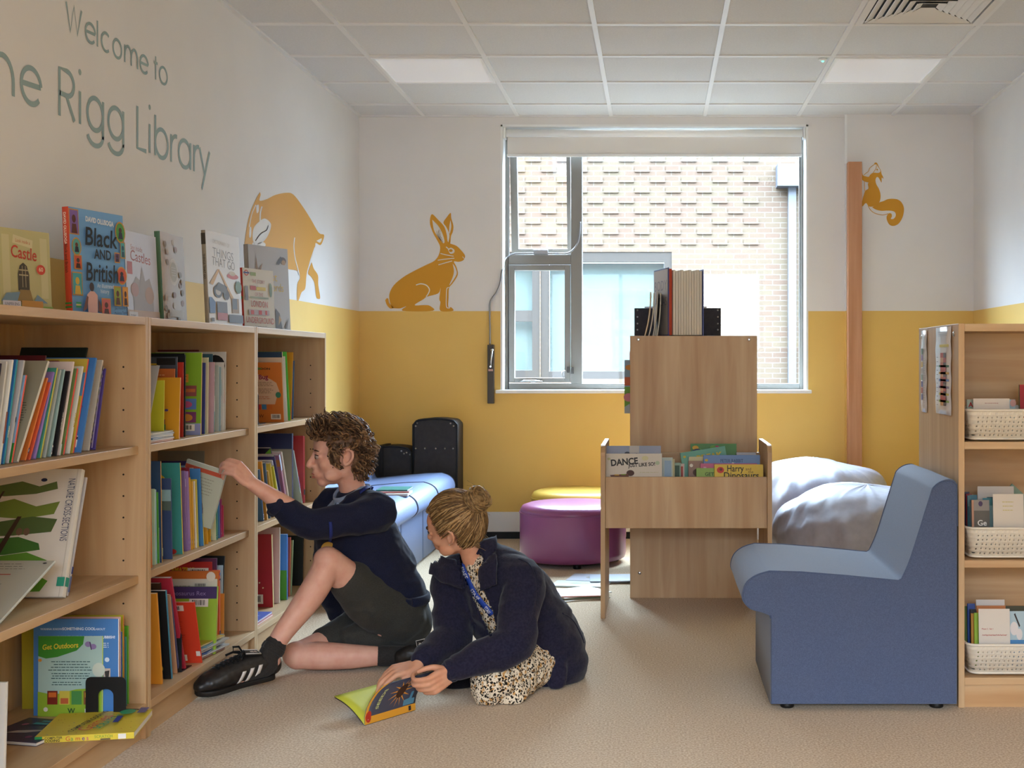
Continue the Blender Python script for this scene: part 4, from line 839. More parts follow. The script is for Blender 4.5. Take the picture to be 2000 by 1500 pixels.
# ---- middle bookcase, upper shelf
G4 = 'picture books on the upper shelf of the middle bookcase'
row(.879, 'upper shelf of middle bookcase', G4, [
 (-1.74, 399, 399, 684, .020, .20, '#6b2320', 'brick red book at the very back'),
 (-1.60, 372, 374, 691, .010, .26, '#211f1e', 'wide black book', dict(spine='#2a2826')),
 (-1.59, 357, 361, 698, .010, .24, '#454c58', 'slate book with yellow lettered strip', dict(near=[('r', .5, .84, .74, .92, '#c9a93a'), ('t', 'PLANET', .52, .855, .016, 0, .04, .2, 0, '#2a2a2a'), ('r', .18, .84, .48, .92, '#b5482c'), ('t', 'FUTURES', .3, .74, .022, 0, .03, .36, 0, '#b59a58'), ('r', .72, .90, .98, .985, '#1c1b1b')])),
 (-1.585, 352, 357, 721, .008, .22, '#b5622c', 'burnt orange book', dict(near=[('lines', .5, .88, .9, .94, 1, '#d9b08a'), ('e', .65, .8, .03, .03, '#3a3230')])),
 (-1.554, 363, 368, 738, .010, .21, '#c98f1e', 'golden yellow book with small figures', dict(spine='#cfa08a', near=[('e', .70, .88, .03, .025, '#2a2220'), ('r', .66, .74, .76, .86, '#c0502c'), ('r', .67, .62, .75, .74, '#2f4a8a'), ('r', .68, .56, .71, .62, '#4a3a34'), ('r', .73, .56, .76, .62, '#4a3a34'), ('e', .71, .34, .03, .025, '#2a2220'), ('r', .66, .24, .78, .32, '#5a2a5a'), ('r', .67, .10, .72, .24, '#2f7a4a'), ('r', .74, .10, .79, .24, '#2f7a4a'), ('r', .67, .05, .73, .10, '#a8301e'), ('r', .74, .05, .80, .10, '#a8301e'), ('e', .8, .47, .03, .02, '#463a7a'), ('e', .35, .4, .2, .06, '#b9a42a')])),
 (-1.57, 333, 336, 743, .008, .2, '#b9b52a', 'acid yellow book half hidden by the silver one', dict(near=[('e', .7, .25, .1, .08, '#4a4a2a')])),
 (-1.585, 370, 371, 708, .008, .22, '#b5301f', 'signal red book', {}), (-1.585, 374, 375, 694, .008, .23, '#17191a', 'black book with green thread', dict(spine='#1e2a22')),
 (-1.57, 404, 408, 690, .014, .20, '#7fa82a', 'lime green book with picture panels', dict(spine='#c9b26a', near=[('r', 0, 0, 1, .14, '#8f95c0'), ('r', .60, .47, .92, .60, '#8a4a4a'), ('r', .62, .52, .90, .56, '#c06a3a'), ('r', .60, .31, .92, .44, '#5a7ab8'), ('e', .75, .37, .1, .04, '#b5507a'), ('r', .60, .15, .92, .28, '#7a3a6a'), ('e', .76, .21, .1, .045, '#c88a3a'), ('r', .45, .64, .78, .74, '#d98f3a'), ('lines', .48, .65, .76, .73, 2, '#4a3a2a'), ('bar', .56, .05, .90, .13, '#e4e0d6'), ('e', .56, .80, .08, .04, '#d9d9cc')])),
 (-1.58, 411, 414, 709, .009, .21, '#3a3a86', 'indigo book with green foot', dict(sp=[('r', 0, 0, 1, .2, '#4a9a2a')])), (-1.58, 417, 419, 699, .014, .22, '#cfc8a8', 'cream spined book', {}),
 (-1.585, 425, 427, 692, .010, .22, '#31505e', 'petrol blue book', dict(sp=[('r', 0, .3, 1, .7, '#c9b7b0')])), (-1.575, 428, 431, 708, .013, .2, '#b08f9a', 'dusty pink book with teal waves', dict(sp=[('e', .5, .78, .4, .06, '#e4ddd6'), ('e', .5, .78, .18, .03, '#2a2424'), ('r', 0, .0, 1, .3, '#4a9090'), ('r', 0, .3, 1, .52, '#d9d2c0')])),
 (-1.59, 437, 439, 714, .008, .21, '#b9c2bd', 'silvery green thin book', {}), (-1.585, 441, 443, 717, .008, .21, '#8fa9b0', 'powder blue thin book', dict(sp=[('r', 0, .55, 1, .8, '#4a7a6a'), ('r', 0, 0, 1, .1, '#4a3a5a')])), (-1.59, 447, 448, 708, .007, .2, '#d6d0c8', 'bone white thin book', dict(sp=[('r', 0, .4, 1, .6, '#c0392b')])),
 (-1.60, 450, 453, 688, .012, .26, '#c9c5be', 'pale grey book with black spots at the right end', dict(near=[('e', .85, .82, .14, .14, '#241f1d')], sp=[('e', .5, .12+.12*k, .3, .025, '#3a2f2c') for k in range(8)])),
])
stand(.879, -1.575, 298, 345, 751, .006, .27, '#aeb0b4', 'silver grey magazine leaning diagonally, upper shelf of middle bookcase', group=G4, near=[('e', .72, .86, .18, .09, '#4a4648'), ('e', .70, .88, .09, .045, '#bfbab2'), ('lines', .7, .3, .9, .36, 2, '#9a8f98'), ('e', .86, .80, .05, .05, '#8d8d90')])
for k in range(6):
    flat_book(Matrix.Translation((-1.80+.004*(k % 3), 3.815+.004*((k*2) % 3), .8798+.0052*k)) @ Matrix.Rotation(.05*(k % 3-1), 4, 'Z'), .235, .19, .0050, ('#b9694f', '#cfcdc9', '#4a6f9a', '#c6c9cf', '#8f9aa8', '#c9c7bd')[k], ('rust edged magazine at the bottom of', 'white magazine second from the bottom of', 'blue magazine third from the bottom of', 'ice white magazine fourth from the bottom of', 'grey-blue magazine just below the top of', 'ivory magazine on top of')[k]+' the stack under the silver one', group='flat magazines on the upper shelf of the middle bookcase')
# ---- middle bookcase, second shelf
G5 = 'picture books on the second shelf of the middle bookcase'
GT = [('r', 0, .06, 1, .14, '#2a8a72')]; TAG = [('r', .1, .06, .9, .15, '#26264a'), ('e', .5, .105, .25, .02, '#e0dcd0')]
row(.491, 'second shelf of middle bookcase', G5, [
 (-1.72, 412, 417, 878, .012, .30, '#86806c', 'large grey-brown book along the back', {}), (-1.66, 392, 396, 897, .010, .22, '#4a2f5a', 'violet and teal book in the back row', dict(near=[('p', [(.8, .8), (1, .75), (1, 1), (.9, 1)], '#2f8a82')])),
 (-1.60, 309, 309, 920, .010, .2, '#8fb53a', 'leaf green book with yellow flowers behind the orange one', dict(near=[('e', .8, .92, .1, .05, '#c9c23a'), ('e', .6, .85, .1, .05, '#4a8a2a')], sp=GT)),
 (-1.568, 318, 313, 943, .010, .2, '#cf7a42', 'terracotta orange book at the front left', dict(near=[('bar', .70, .05, .9, .15, '#dcd8cd')])),
 (-1.58, 322, 319, 951, .010, .2, '#a9c9b5', 'mint green book', dict(sp=[('r', 0, .0, 1, .06, '#c9b23a'), ('e', .5, .4, .3, .02, '#c0392b')])), (-1.58, 327, 323, 952, .008, .2, '#9fc0cf', 'baby blue book', dict(sp=GT)), (-1.58, 331, 327, 957, .007, .2, '#4a9a34', 'emerald green slim book', dict(sp=[('r', 0, .0, 1, .5, '#a9cfa0')])),
 (-1.59, 334, 328, 912, .010, .22, '#1c1a1b', 'black book beside the wood grain spine', dict(near=[('r', .6, .6, .9, .8, '#b9aeb4')])), (-1.575, 337, 332, 898, .010, .23, '#2f4a6f', 'navy sea book with wood coloured spine', dict(spine='#b58a4a', sp=GT)),
 (-1.57, 356, 351, 931, .012, .14, '#3a4a72', 'midnight blue book with ice scene', dict(near=[('r', .2, .72, 1, .86, '#8fb0b5'), ('p', [(.2, .55), (.5, .62), (1, .6), (1, .72), (.2, .72)], '#5a6a62'), ('bar', .4, .04, .8, .14, '#d9d4ca'), ('p', [(.3, .2), (.5, .4), (.45, .25), (.7, .42), (.6, .22)], '#7a96b8')])),
 (-1.575, 376, 366, 903, .014, .24, '#3f8f8a', 'teal book with yellow sticker', dict(spine='#c9b23a', near=[('e', .60, .80, .20, .10, '#cfae2a'), ('lines', .48, .76, .72, .86, 4, '#3a3420'), ('e', .50, .70, .18, .065, '#6a2f6a'), ('t', 'ous', .46, .685, .024, 0, .03, 0, 0, '#e6e0e6'), ('e', .86, .03, .06, .03, '#b5302c')])),
 (-1.585, 384, 375, 918, .006, .2, '#8a6a9a', 'mauve thin book with white label', dict(sp=[('r', 0, .8, 1, .9, '#e0dcd8')])), (-1.585, 387, 379, 919, .006, .2, '#9a7ab0', 'wisteria thin book', dict(sp=TAG)), (-1.585, 390, 381, 919, .006, .2, '#a184b8', 'heather purple thin book', dict(sp=TAG)),
 (-1.61, 391, 384, 911, .008, .2, '#8a2a38', 'burgundy book in the back row', {}), (-1.61, 398, 391, 912, .008, .2, '#c3c7bf', 'pearl grey book in the back row', {}), (-1.61, 415, 410, 907, .008, .2, '#7fa5c4', 'pale blue book in the back row', {}),
 (-1.58, 393, 385, 931, .008, .19, '#c9922c', 'amber book', dict(sp=TAG)), (-1.58, 397, 391, 937, .009, .19, '#d0a03a', 'honey yellow book with navy tag', dict(sp=[('r', 0, 0, 1, .35, '#c98030')]+TAG)), (-1.58, 402, 394, 938, .006, .19, '#d9d2c4', 'oatmeal thin book', dict(sp=TAG)), (-1.58, 405, 398, 934, .006, .19, '#c7b84a', 'straw yellow thin book', {}),
 (-1.575, 412, 399, 917, .014, .20, '#3f78b0', 'cobalt blue book with brown and yellow foot', dict(sp=[('r', 0, .0, 1, .42, '#c9bf4a'), ('r', 0, .42, 1, .55, '#7a4a34')])),
 (-1.585, 420, 412, 977, .008, .18, '#2f7a3a', 'bottle green slim book', {}), (-1.575, 423, 411, 928, .012, .19, '#cf9226', 'orange-yellow book with red stripes', dict(sp=[('r', 0, .5, 1, .62, '#c0402c'), ('r', 0, .66, 1, .70, '#c0402c'), ('r', 0, .2, 1, .3, '#3a7a8a')])),
 (-1.585, 428, 424, 976, .009, .18, '#d49428', 'apricot book with teal tag', dict(sp=GT)), (-1.59, 433, 429, 962, .008, .18, '#d9d5cc', 'plain white book', dict(sp=TAG)), (-1.58, 437, 435, 985, .010, .18, '#c2c6a8', 'pale book with green spine foot and labels', dict(sp=[('r', 0, 0, 1, .5, '#7a9a5a')]+TAG)), (-1.58, 441, 440, 984, .009, .18, '#4f8a7c', 'sea green book with label', dict(sp=TAG)),
 (-1.585, 445, 444, 975, .007, .18, '#4a7ab0', 'azure slim book', dict(sp=[('r', 0, 0, 1, .4, '#8a2a4a')])), (-1.585, 448, 448, 970, .008, .18, '#a02f62', 'magenta book', dict(sp=TAG)), (-1.585, 452, 451, 982, .007, .18, '#b53a5a', 'cerise book at the right end', dict(sp=TAG)),
])
hb = P(441, 923, 4.292); Mh = Matrix.Translation(hb) @ Matrix.Rotation(math.radians(-8), 4, 'Z') @ Matrix.Rotation(math.radians(16), 4, 'Y') @ Matrix.Translation((0, 0, -.205))
make_book(Mh, .15, .010, .21, '#b5b9a8', "pale sage book held in the boy's hand, half out of the shelf", spine='#a9ada0', near=[('r', .0, .86, 1, .93, '#c0553c'), ('lines', .1, .5, .8, .8, 6, '#8f8a7c'), ('r', .2, .1, .7, .3, '#9aa88a')], name='book')
# ---- middle bookcase, bottom shelf
G6 = 'books on the bottom shelf of the middle bookcase'
row(.107, 'bottom shelf of middle bookcase', G6, [
 (-1.60, 431, 437, 1087, .012, .26, '#1d1f1e', 'black tall book at the back', {}), (-1.60, 422, 422, 1091, .010, .23, '#5f3a5c', 'plum purple book at the back', {}), (-1.595, 432, 434, 1105, .008, .2, '#a9c2cc', 'pale ice book by the side panel', {}),
 (-1.59, 411, 413, 1098, .006, .25, '#a82c28', 'red dinosaur facts book with yellow title', dict(near=[('t', 'AMAZING', .42, .88, .024, 0, .05, .34, 0, '#c9a22a'), ('t', 'DINO', .25, .72, .04, 0, .03, .2, 0, '#a8742a'), ('bar', .66, .82, .96, .93, '#cfcac0')])),
 (-1.562, 422, 425, 1116, .010, .23, '#c06a2c', 'orange and white dinosaur puzzle book', dict(near=[('r', 0, .48, 1, .90, '#cfc8bc'), ('lines', .28, .72, .6, .84, 2, '#8a857c'), ('bar', .62, .74, .84, .86, '#c9c4ba'), ('p', [(.2, .55), (.28, .66), (.4, .6), (.42, .52), (.3, .55)], '#4a4238'), ('e', .8, .56, .04, .05, '#3a342c'), ('e', .9, .93, .07, .06, '#d9d0c2')])),
 (-1.545, 419, 424, 1147, .014, .24, '#8fb032', 'green dinosaur book with purple title band', dict(near=[('r', 0, .82, 1, 1, '#3f2f5c'), ('t', 'Tyrannosaurus Rex', .14, .87, .021, 0, 0, .70, 0, '#8a7aa8'), ('bar', .60, .70, .88, .82, '#cfcac0'), ('r', .08, .58, .26, .78, '#5a4f40'), ('lines', .3, .6, .58, .78, 3, '#4a6a1e')], spine='#a3bf45')),
 (-1.57, 427, 427, 1115, .016, .21, '#d0562a', 'bright orange spined book upright by the panel', dict(hard=True, sp=[('r', 0, .87, 1, .89, '#2a2220'), ('e', .5, .95, .3, .02, '#3a6aa0'), ('r', .1, .14, .9, .21, '#2c2838')])),
 (-1.58, 436, 437, 1160, .006, .18, '#c98a3c', 'slim tan book with teal tag', dict(sp=GT)),
 (-1.60, 305, 300, 1166, .008, .2, '#4f8a4a', 'green and white thin book at the left end', dict(sp=GT)), (-1.585, 307, 302, 1200, .008, .19, '#32263a', 'dark patterned book at the left end', dict(sp=[('r', 0, .5, 1, .7, '#a82c4a'), ('r', 0, .1, 1, .25, '#4a6a2a')])), (-1.57, 316, 305, 1160, .010, .19, '#cf8a2a', 'marigold book', {}),
 (-1.60, 322, 312, 1140, .010, .2, '#4a3020', 'brown book with owl eyes behind the black one', dict(near=[('e', .7, .92, .12, .05, '#c08a4a')])), (-1.565, 328, 316, 1158, .012, .16, '#17171a', 'black space book with bright fish foot', dict(near=[('e', .5, .12, .3, .09, '#3a9a6a'), ('e', .75, .12, .1, .05, '#c9b23a'), ('r', .3, .45, .8, .55, '#4a9a90'), ('e', .5, .5, .1, .03, '#b5302c'), ('e', .3, .7, .02, .01, '#e0e0e0'), ('e', .7, .35, .02, .01, '#e0e0e0')], spine='#3f7f9a')),
 (-1.575, 335, 322, 1156, .008, .18, '#3f6f96', 'steel blue thin book', {}), (-1.575, 340, 326, 1165, .008, .18, '#b58a6a', 'tan thin book', {}), (-1.575, 344, 328, 1170, .008, .18, '#4a4a6a', 'grape grey thin book', {}),
 (-1.57, 353, 324, 1134, .012, .19, '#a82a3c', 'crimson book leaning on the red one', {}),
])
stand(.107, -1.545, 394, 379, 1177, .006, .145, '#c23a22', 'red-orange booklet leaning at the front of the bottom shelf, middle bookcase', group=G6, near=[('bar', .06, .86, .74, .95, '#cfc6b8'), ('lines', .1, .55, .7, .70, 4, '#8a2414'), ('lines', .1, .38, .7, .48, 3, '#8a2414'), ('bar', .12, .04, .68, .14, '#d9cfbf'), ('r', .9, .12, 1, .2, '#d0c8c0')])
bookend(Matrix.Translation((-1.665, 4.085, .1075)), 'black metal bookend behind the red-orange booklet, middle bookcase', .10, .135)
for k in range(9):
    flat_book(Matrix.Translation((-1.75+.006*((k*5) % 4), 4.25+.006*((k*3) % 4), .1078+.0055*k)) @ Matrix.Rotation(.09*((k*2) % 4-1.5), 4, 'Z'), .185, .20, .0052, ('#9a3426', '#2c2a30', '#bdbab4', '#4a6290', '#c9c4ba', '#8a95a8', '#b9b4aa', '#5a8496', '#c2a23a')[k], ('dark red', 'black covered', 'stone grey', 'denim blue', 'beige', 'lavender grey', 'putty', 'dull teal', 'yellow topmost')[k]+' booklet in the flat pile, bottom shelf of middle bookcase', group='flat booklets piled on the bottom shelf of the middle bookcase')
# ---- far bookcase
G7 = 'books on the upper shelf of the far bookcase'
row(.879, 'upper shelf of far bookcase', G7, [
 (-1.70, 574, 574, 688, .012, .26, '#7f8a6a', 'sage green wide book at the back', {}), (-1.575, 567, 561, 689, .008, .26, '#cfc4b4', 'cream emotions book with navy top', dict(near=[('r', 0, .92, 1, 1, '#27405c'), ('t', 'Emotions', .62, .74, .020, 0, -.005, .26, 0, '#6f6a64'), ('e', .3, .68, .14, .10, '#2c4a5a'), ('p', [(.25, .9), (.3, .9), (.55, .65), (.5, .65)], '#7a2a34'), ('lines', .62, .62, .9, .68, 2, '#8fa03a')])),
 (-1.562, 567, 557, 712, .010, .23, '#c9722a', 'orange tummy bug book with cream speech cloud', dict(near=[('p', [(.02, .32), (.1, .30), (.86, .30), (.90, .42), (.95, .52), (.90, .66), (.80, .72), (.6, .80), (.3, .83), (.1, .80), (.02, .74)], '#cfae94'), ('t', 'Tummy Bug', .20, .70, .028, 3, .03, .56, 0, '#8a2f4a'), ('lines', .2, .60, .85, .68, 3, '#8a6f5c'), ('lines', .2, .48, .85, .57, 4, '#8a6f5c'), ('lines', .25, .38, .8, .44, 2, '#b5502c'), ('t', 'GET WELL SOON', .2, .88, .012, 0, .03, .6, 0, '#4a3a20'), ('e', .52, .90, .13, .022, '#5a7a3a')]+[('r', .20+.105*k, .215, .285+.105*k, .30, c) for k, c in enumerate(('#8fae4a', '#4a3f8a', '#b5402c', '#c0302c', '#3f78a8', '#c96a2a'))]+[('e', .40, .10, .07, .055, '#3f7f62'), ('e', .93, .46, .05, .05, '#3f7f62'), ('e', .06, .90, .05, .04, '#3f7f62'), ('t', 'W', .56, .08, .02, 0, .0, 0, 0, '#5a3a1e'), ('bar', .78, .05, .96, .14, '#d9cfbf')])),
 (-1.58, 574, 564, 700, .006, .2, '#d2cbc0', 'parchment thin book with magenta foot', dict(sp=[('r', 0, 0, 1, .07, '#8a2a5a')])), (-1.575, 579, 565, 694, .010, .2, '#4fb03a', 'vivid green slim book leaning', dict(sp=[('r', 0, .08, 1, .10, '#1f3a1c'), ('r', 0, .11, 1, .13, '#1f3a1c')])),
 (-1.60, 576, 580, 698, .008, .2, '#2a3f6a', 'dark blue thin book', {}), (-1.60, 578, 583, 690, .008, .2, '#9aa96a', 'pale olive thin book', {}), (-1.595, 579, 585, 700, .008, .2, '#b53a2c', 'red thin book', {}), (-1.59, 580, 588, 691, .010, .2, '#cf8a2a', 'tangerine book', {}), (-1.60, 584, 589, 706, .008, .2, '#3a5f9a', 'royal blue book at the right end', {}),
])
bookend(Matrix.Translation((-1.70, 4.985, .8795)), 'black metal bookend left of the orange book, far bookcase', .10, .13)
G8 = 'books on the second shelf of the far bookcase'
row(.491, 'second shelf of far bookcase', G8, [
 (-1.60, 570, 570, 847, .020, .28, '#23264a', 'dark navy large book at the back', dict(near=[('r', 0, .0, 1, .79, '#8f8472')])), (-1.60, 576, 575, 855, .012, .24, '#a82a30', 'ruby red book upright at the right', dict(sp=[('r', 0, .12, 1, .2, '#1c1a1c')])), (-1.60, 580.5, 580, 856, .010, .24, '#b8343a', 'scarlet book beside the ruby one', dict(sp=[('r', 0, .12, 1, .2, '#1c1a1c')])),
 (-1.60, 572, 554, 886, .010, .2, '#b5c9c2', 'pale aqua leaning book', dict(sp=[('r', .2, .3, .8, .5, '#8a72a8'), ('r', .2, .05, .8, .2, '#7a4a34')])), (-1.60, 566, 549, 884, .012, .2, '#c2b8a4', 'ivory leaning book with purple band', {}), (-1.59, 561, 544, 890, .014, .2, '#b07a90', 'rosy pink leaning book', dict(near=[('r', .4, .8, 1, .92, '#cf8a4a')], sp=[('r', 0, .72, 1, 1, '#b9c9dc')])),
 (-1.585, 555, 535, 892, .010, .19, '#34264a', 'aubergine leaning book', {}), (-1.58, 550, 531, 901, .010, .18, '#b9b5c4', 'silver lilac leaning book', {}), (-1.575, 548, 533, 912, .012, .18, '#bcb53c', 'chartreuse leaning book', {}), (-1.58, 540, 527, 906, .009, .18, '#c9b04a', 'sandy yellow leaning book', {}), (-1.575, 534, 523, 921, .010, .18, '#c8a050', 'ochre leaning book', {}),
 (-1.58, 527, 517, 905, .009, .18, '#3a5f8a', 'denim blue leaning book', {}), (-1.575, 521, 510, 902, .012, .18, '#d08f34', 'orange and peach leaning book', dict(sp=[('r', 0, 0, 1, .55, '#d4a86a')])), (-1.58, 514, 506, 918, .009, .18, '#446a92', 'slate blue leaning book', dict(sp=SPL())),
 (-1.64, 545, 528, 876, .010, .2, '#26222a', 'black and lime book in the back row', dict(near=[('p', [(.7, .8), (1, .7), (1, 1)], '#6fae2e')])), (-1.64, 555, 541, 878, .010, .2, '#c49a34', 'gold book in the back row', {}), (-1.64, 565, 556, 875, .010, .2, '#c2cad0', 'frost grey book in the back row', {}),
])
G9 = 'books on the bottom shelf of the far bookcase'
row(.107, 'bottom shelf of far bookcase', G9, [
 (-1.60, 533, 530, 1045, .014, .24, '#a8262e', 'red story book with moon and stars', dict(hard=True, near=[('e', .55, .60, .08, .055, '#cfc4b8'), ('p', [(.5, .46), (.58, .50), (.66, .46), (.6, .38)], '#cfc4b8'), ('e', .42, .74, .06, .05, '#a8743a'), ('e', .58, .26, .06, .05, '#3a4a7a')]+[('e', .3+.6*((k*37) % 10)/10, .2+.7*((k*53) % 10)/10, .012, .01, '#e0d0a0') for k in range(18)]+[('bar', .52, .05, .84, .18, '#d4ccc0')], spine='#d0c08a')),
 (-1.64, 530, 528, 1034, .010, .2, '#3a9a82', 'turquoise edged book behind the red one', {}), (-1.60, 545, 546, 1031, .010, .22, '#cfcac0', 'white book with fruit pictures', dict(near=[('e', .7, .87, .06, .035, '#3f7a6a'), ('e', .68, .78, .08, .05, '#5a9a2a'), ('e', .7, .58, .08, .04, '#b5482c')])),
 (-1.59, 560, 560, 1044, .014, .21, '#3f78c0', 'blue book with green meadow picture', dict(near=[('r', 0, 0, 1, .45, '#4a8a2a'), ('e', .5, .3, .06, .08, '#6a4a8a')])), (-1.60, 565, 567, 1050, .008, .2, '#c05a3a', 'coral red spiral book', {}), (-1.60, 568, 572, 1056, .010, .2, '#7f9a74', 'grey-green book', {}), (-1.62, 590, 592, 1047, .012, .24, '#1d1b1a', 'black book with printed back cover by the boy', dict(near=[('r', .45, .80, .70, .92, '#5a4a40'), ('lines', .3, .66, .75, .76, 2, '#b9b0a4'), ('lines', .25, .40, .80, .62, 8, '#b9b0a4'), ('lines', .25, .22, .80, .34, 4, '#b9b0a4')])),
])
bookend(Matrix.Translation((-1.70, 4.895, .1075)), 'black metal bookend in front of the red story book, far bookcase', .11, .15)
flat_book(Matrix.Translation((-1.80, 4.80, .1078+.0082)), .25, .20, .008, '#4f66b0', 'blue picture book lying flat on the bottom shelf, far bookcase', [('t', 'LITTLE BOOK', .2, .55, .03, 0, .0, 0, 0, '#b9c6e6'), ('t', 'OF STARS', .3, .25, .03, 0, .0, 0, 0, '#b9c6e6'), ('r', .65, .02, .72, .08, '#b5482c')], (), G9, '#6a9aa8')
flat_book(Matrix.Translation((-1.795, 4.795, .1078)), .25, .20, .0080, '#c9705a', 'salmon pink book lying flat beneath the blue one, far bookcase', (), (), G9, '#d08a74')
settle(JN)
# ---- books displayed on top of the bookcases
def display(pl, pr, X, ytop, w, t, col, label, near=(), spine=None, hard=True, lean=.10, sp=()):
    YL = X*F/(pl-CX); ZT = CH-(ytop-CY)*YL/F; L = Vector((X, YL)); kx = (pr-CX)/F
    # the right hand edge: on the sight line of pr, w away from L
    A = kx*kx+1; B_ = -2*(kx*L.x+L.y); C_ = L.x**2+L.y**2-w*w; D = max(0, B_*B_-4*A*C_); Y2 = (-B_+math.sqrt(D))/(2*A); R = Vector((kx*Y2, Y2))
    d = (R-L).normalized(); nrm = Vector((d.y, -d.x)); h = (ZT-HC)/math.cos(lean)
    M = Matrix(((d.x, -nrm.x, 0, L.x), (d.y, -nrm.y, 0, L.y), (0, 0, 1, HC+.0008), (0, 0, 0, 1))) @ Matrix.Rotation(-lean*.5, 4, 'X') @ Matrix.Translation((w, 0, 0))
    M = Matrix.Translation((0, 0, .0)) @ M
    return make_book(M, w, t, h, col, label, spine=spine, near=near, sp=sp, left=True, hard=hard, group='picture books displayed on top of the bookcases')
F_ = lambda c: [('r', u, v, u+a, v+b, c) for u, v, a, b in ()]
display(2, 102, -1.75, 443, .185, .016, '#b0a878', 'castle picture book with stone towers, leftmost on top',
 [('r', .06, .18, .20, .92, '#bdb58a'), ('r', .80, .18, .94, .92, '#bdb58a'), ('p', [(.26, .83), (.64, .78), (.66, .88), (.28, .93)], '#c4ba90'), ('t', 'Look inside a', .32, .845, .014, -5, .0, .28, 0, '#b0503a'), ('t', 'Castle', .22, .66, .048, -4, .01, .50, 0, '#b5402e'), ('p', [(.34, .26), (.34, .46), (.38, .56), (.45, .60), (.52, .56), (.56, .46), (.56, .26)], '#4a4236'), ('r', .36, .44, .54, .455, '#a89a78'), ('r', .36, .50, .54, .515, '#a89a78'), ('r', .42, .30, .43, .56, '#a89a78'), ('r', .48, .30, .49, .56, '#a89a78'), ('e', .79, .53, .09, .062, '#c24430'), ('t', '60', .75, .51, .016, 0, .02, 0, 0, '#e0c4a0'), ('p', [(.3, .12), (.62, .12), (.56, .27), (.36, .27)], '#8a7040'), ('p', [(0, .12), (.3, .12), (.36, .24), (.1, .22)], '#6f8796'), ('p', [(.62, .12), (.9, .12), (.7, .22)], '#6f8796'), ('r', .0, .0, 1, .08, '#7f9a4a'), ('r', .38, .04, .80, .14, '#b5813c'), ('r', .02, .0, .36, .13, '#c9c5cc'), ('t', 'JUNIPER ENG', .05, .075, .011, 0, .0, .28, 0, '#5a5660'), ('t', 'TOPIC', .12, .025, .011, 0, .0, .15, 0, '#5a5660')], '#b5aa5a')
def frame(u, v, a, b, c, d): return [('r', u, v, u+a, v+b, '#b8822c'), ('r', u+.012, v+.010, u+a-.012, v+b-.010, c), ('e', u+a/2, v+b*.62, a*.2, b*.16, d), ('p', [(u+a*.2, v+.012), (u+a*.8, v+.012), (u+a*.7, v+b*.42), (u+a*.3, v+b*.42)], d)]
def oval(u, v, a, b, c, d): return [('e', u, v, a, b, '#b8822c'), ('e', u, v, a*.82, b*.86, c), ('e', u, v+b*.2, a*.3, b*.24, d), ('p', [(u-a*.45, v-b*.6), (u+a*.45, v-b*.6), (u+a*.3, v), (u-a*.3, v)], '#2f2a34')]
display(142.5, 248, -1.722, 404, .245, .022, '#6a9ac9', 'tall blue book with big black hand lettering and framed portraits, on top of bookcases',
 frame(0, .75, .17, .235, '#7a5a9a', '#5a3020')+oval(.11, .64, .085, .085, '#5a9a8a', '#6a3c28')+frame(.05, .43, .14, .135, '#c0502c', '#4a2c20')+frame(0, .19, .18, .215, '#4a9aa0', '#c9a23a')+oval(.92, .83, .10, .105, '#4a8a3a', '#4a2c20')+frame(.90, .58, .10, .16, '#4a9a9a', '#3a5a6a')+frame(.78, .53, .10, .10, '#5a3f6a', '#3a2430')+oval(.90, .41, .10, .088, '#c0502c', '#3a241c')+frame(.73, .115, .14, .19, '#8a9a34', '#5a3424')+frame(.89, .115, .11, .19, '#c9882c', '#4a2c24')+frame(.48, .01, .17, .17, '#c0605a', '#5a3a2c')+
 [('t', 'DAVID OLUSOGA', .245, .885, .021, -2, .045, .52, 0, '#d2d6da'), ('t', 'Black', .22, .665, .078, 0, .014, .60, .12, '#1f1c1c'), ('t', 'AND', .37, .545, .042, 0, .022, .32, 0, '#1f1c1c'), ('t', 'British', .21, .335, .078, 0, .014, .60, .12, '#1f1c1c'), ('t', 'An illustrated', .40, .275, .018, 0, .01, .31, .1, '#c4d2e2'), ('t', 'history', .46, .225, .018, 0, .01, .16, .1, '#c4d2e2'), ('e', .30, .275, .042, .042, '#3a2620'), ('p', [(.22, .03), (.39, .03), (.40, .20), (.34, .235), (.27, .235), (.21, .20)], '#d0a49a'), ('p', [(.12, .04), (.20, .07), (.23, .18), (.20, .19)], '#6a4034'), ('p', [(.40, .05), (.47, .04), (.46, .10), (.41, .17)], '#6a4034'), ('r', .23, 0, .39, .03, '#2c3454'), ('t', 'Jake Alexander &', .70, .075, .012, 4, 0, .26, .1, '#2c3c5c'), ('t', 'Melleny Taylor', .70, .03, .012, 4, 0, .26, .1, '#2c3c5c'), ('r', 0, .075, .09, .09, '#2f8a3a'), ('r', 0, .095, .09, .105, '#d0b43a'), ('r', 0, .11, .09, .125, '#2f8a3a')], '#c2452c', True, .10, [('t', 'DAVID OLUSOGA', .25, .95, .012, -90, .03, 0, 0, '#e0c9b8'), ('t', 'Black and British', .25, .66, .013, -90, .0, 0, 0, '#2a1c1a'), ('r', 0, .075, 1, .09, '#2f8a3a'), ('r', 0, .11, 1, .125, '#2f8a3a')])
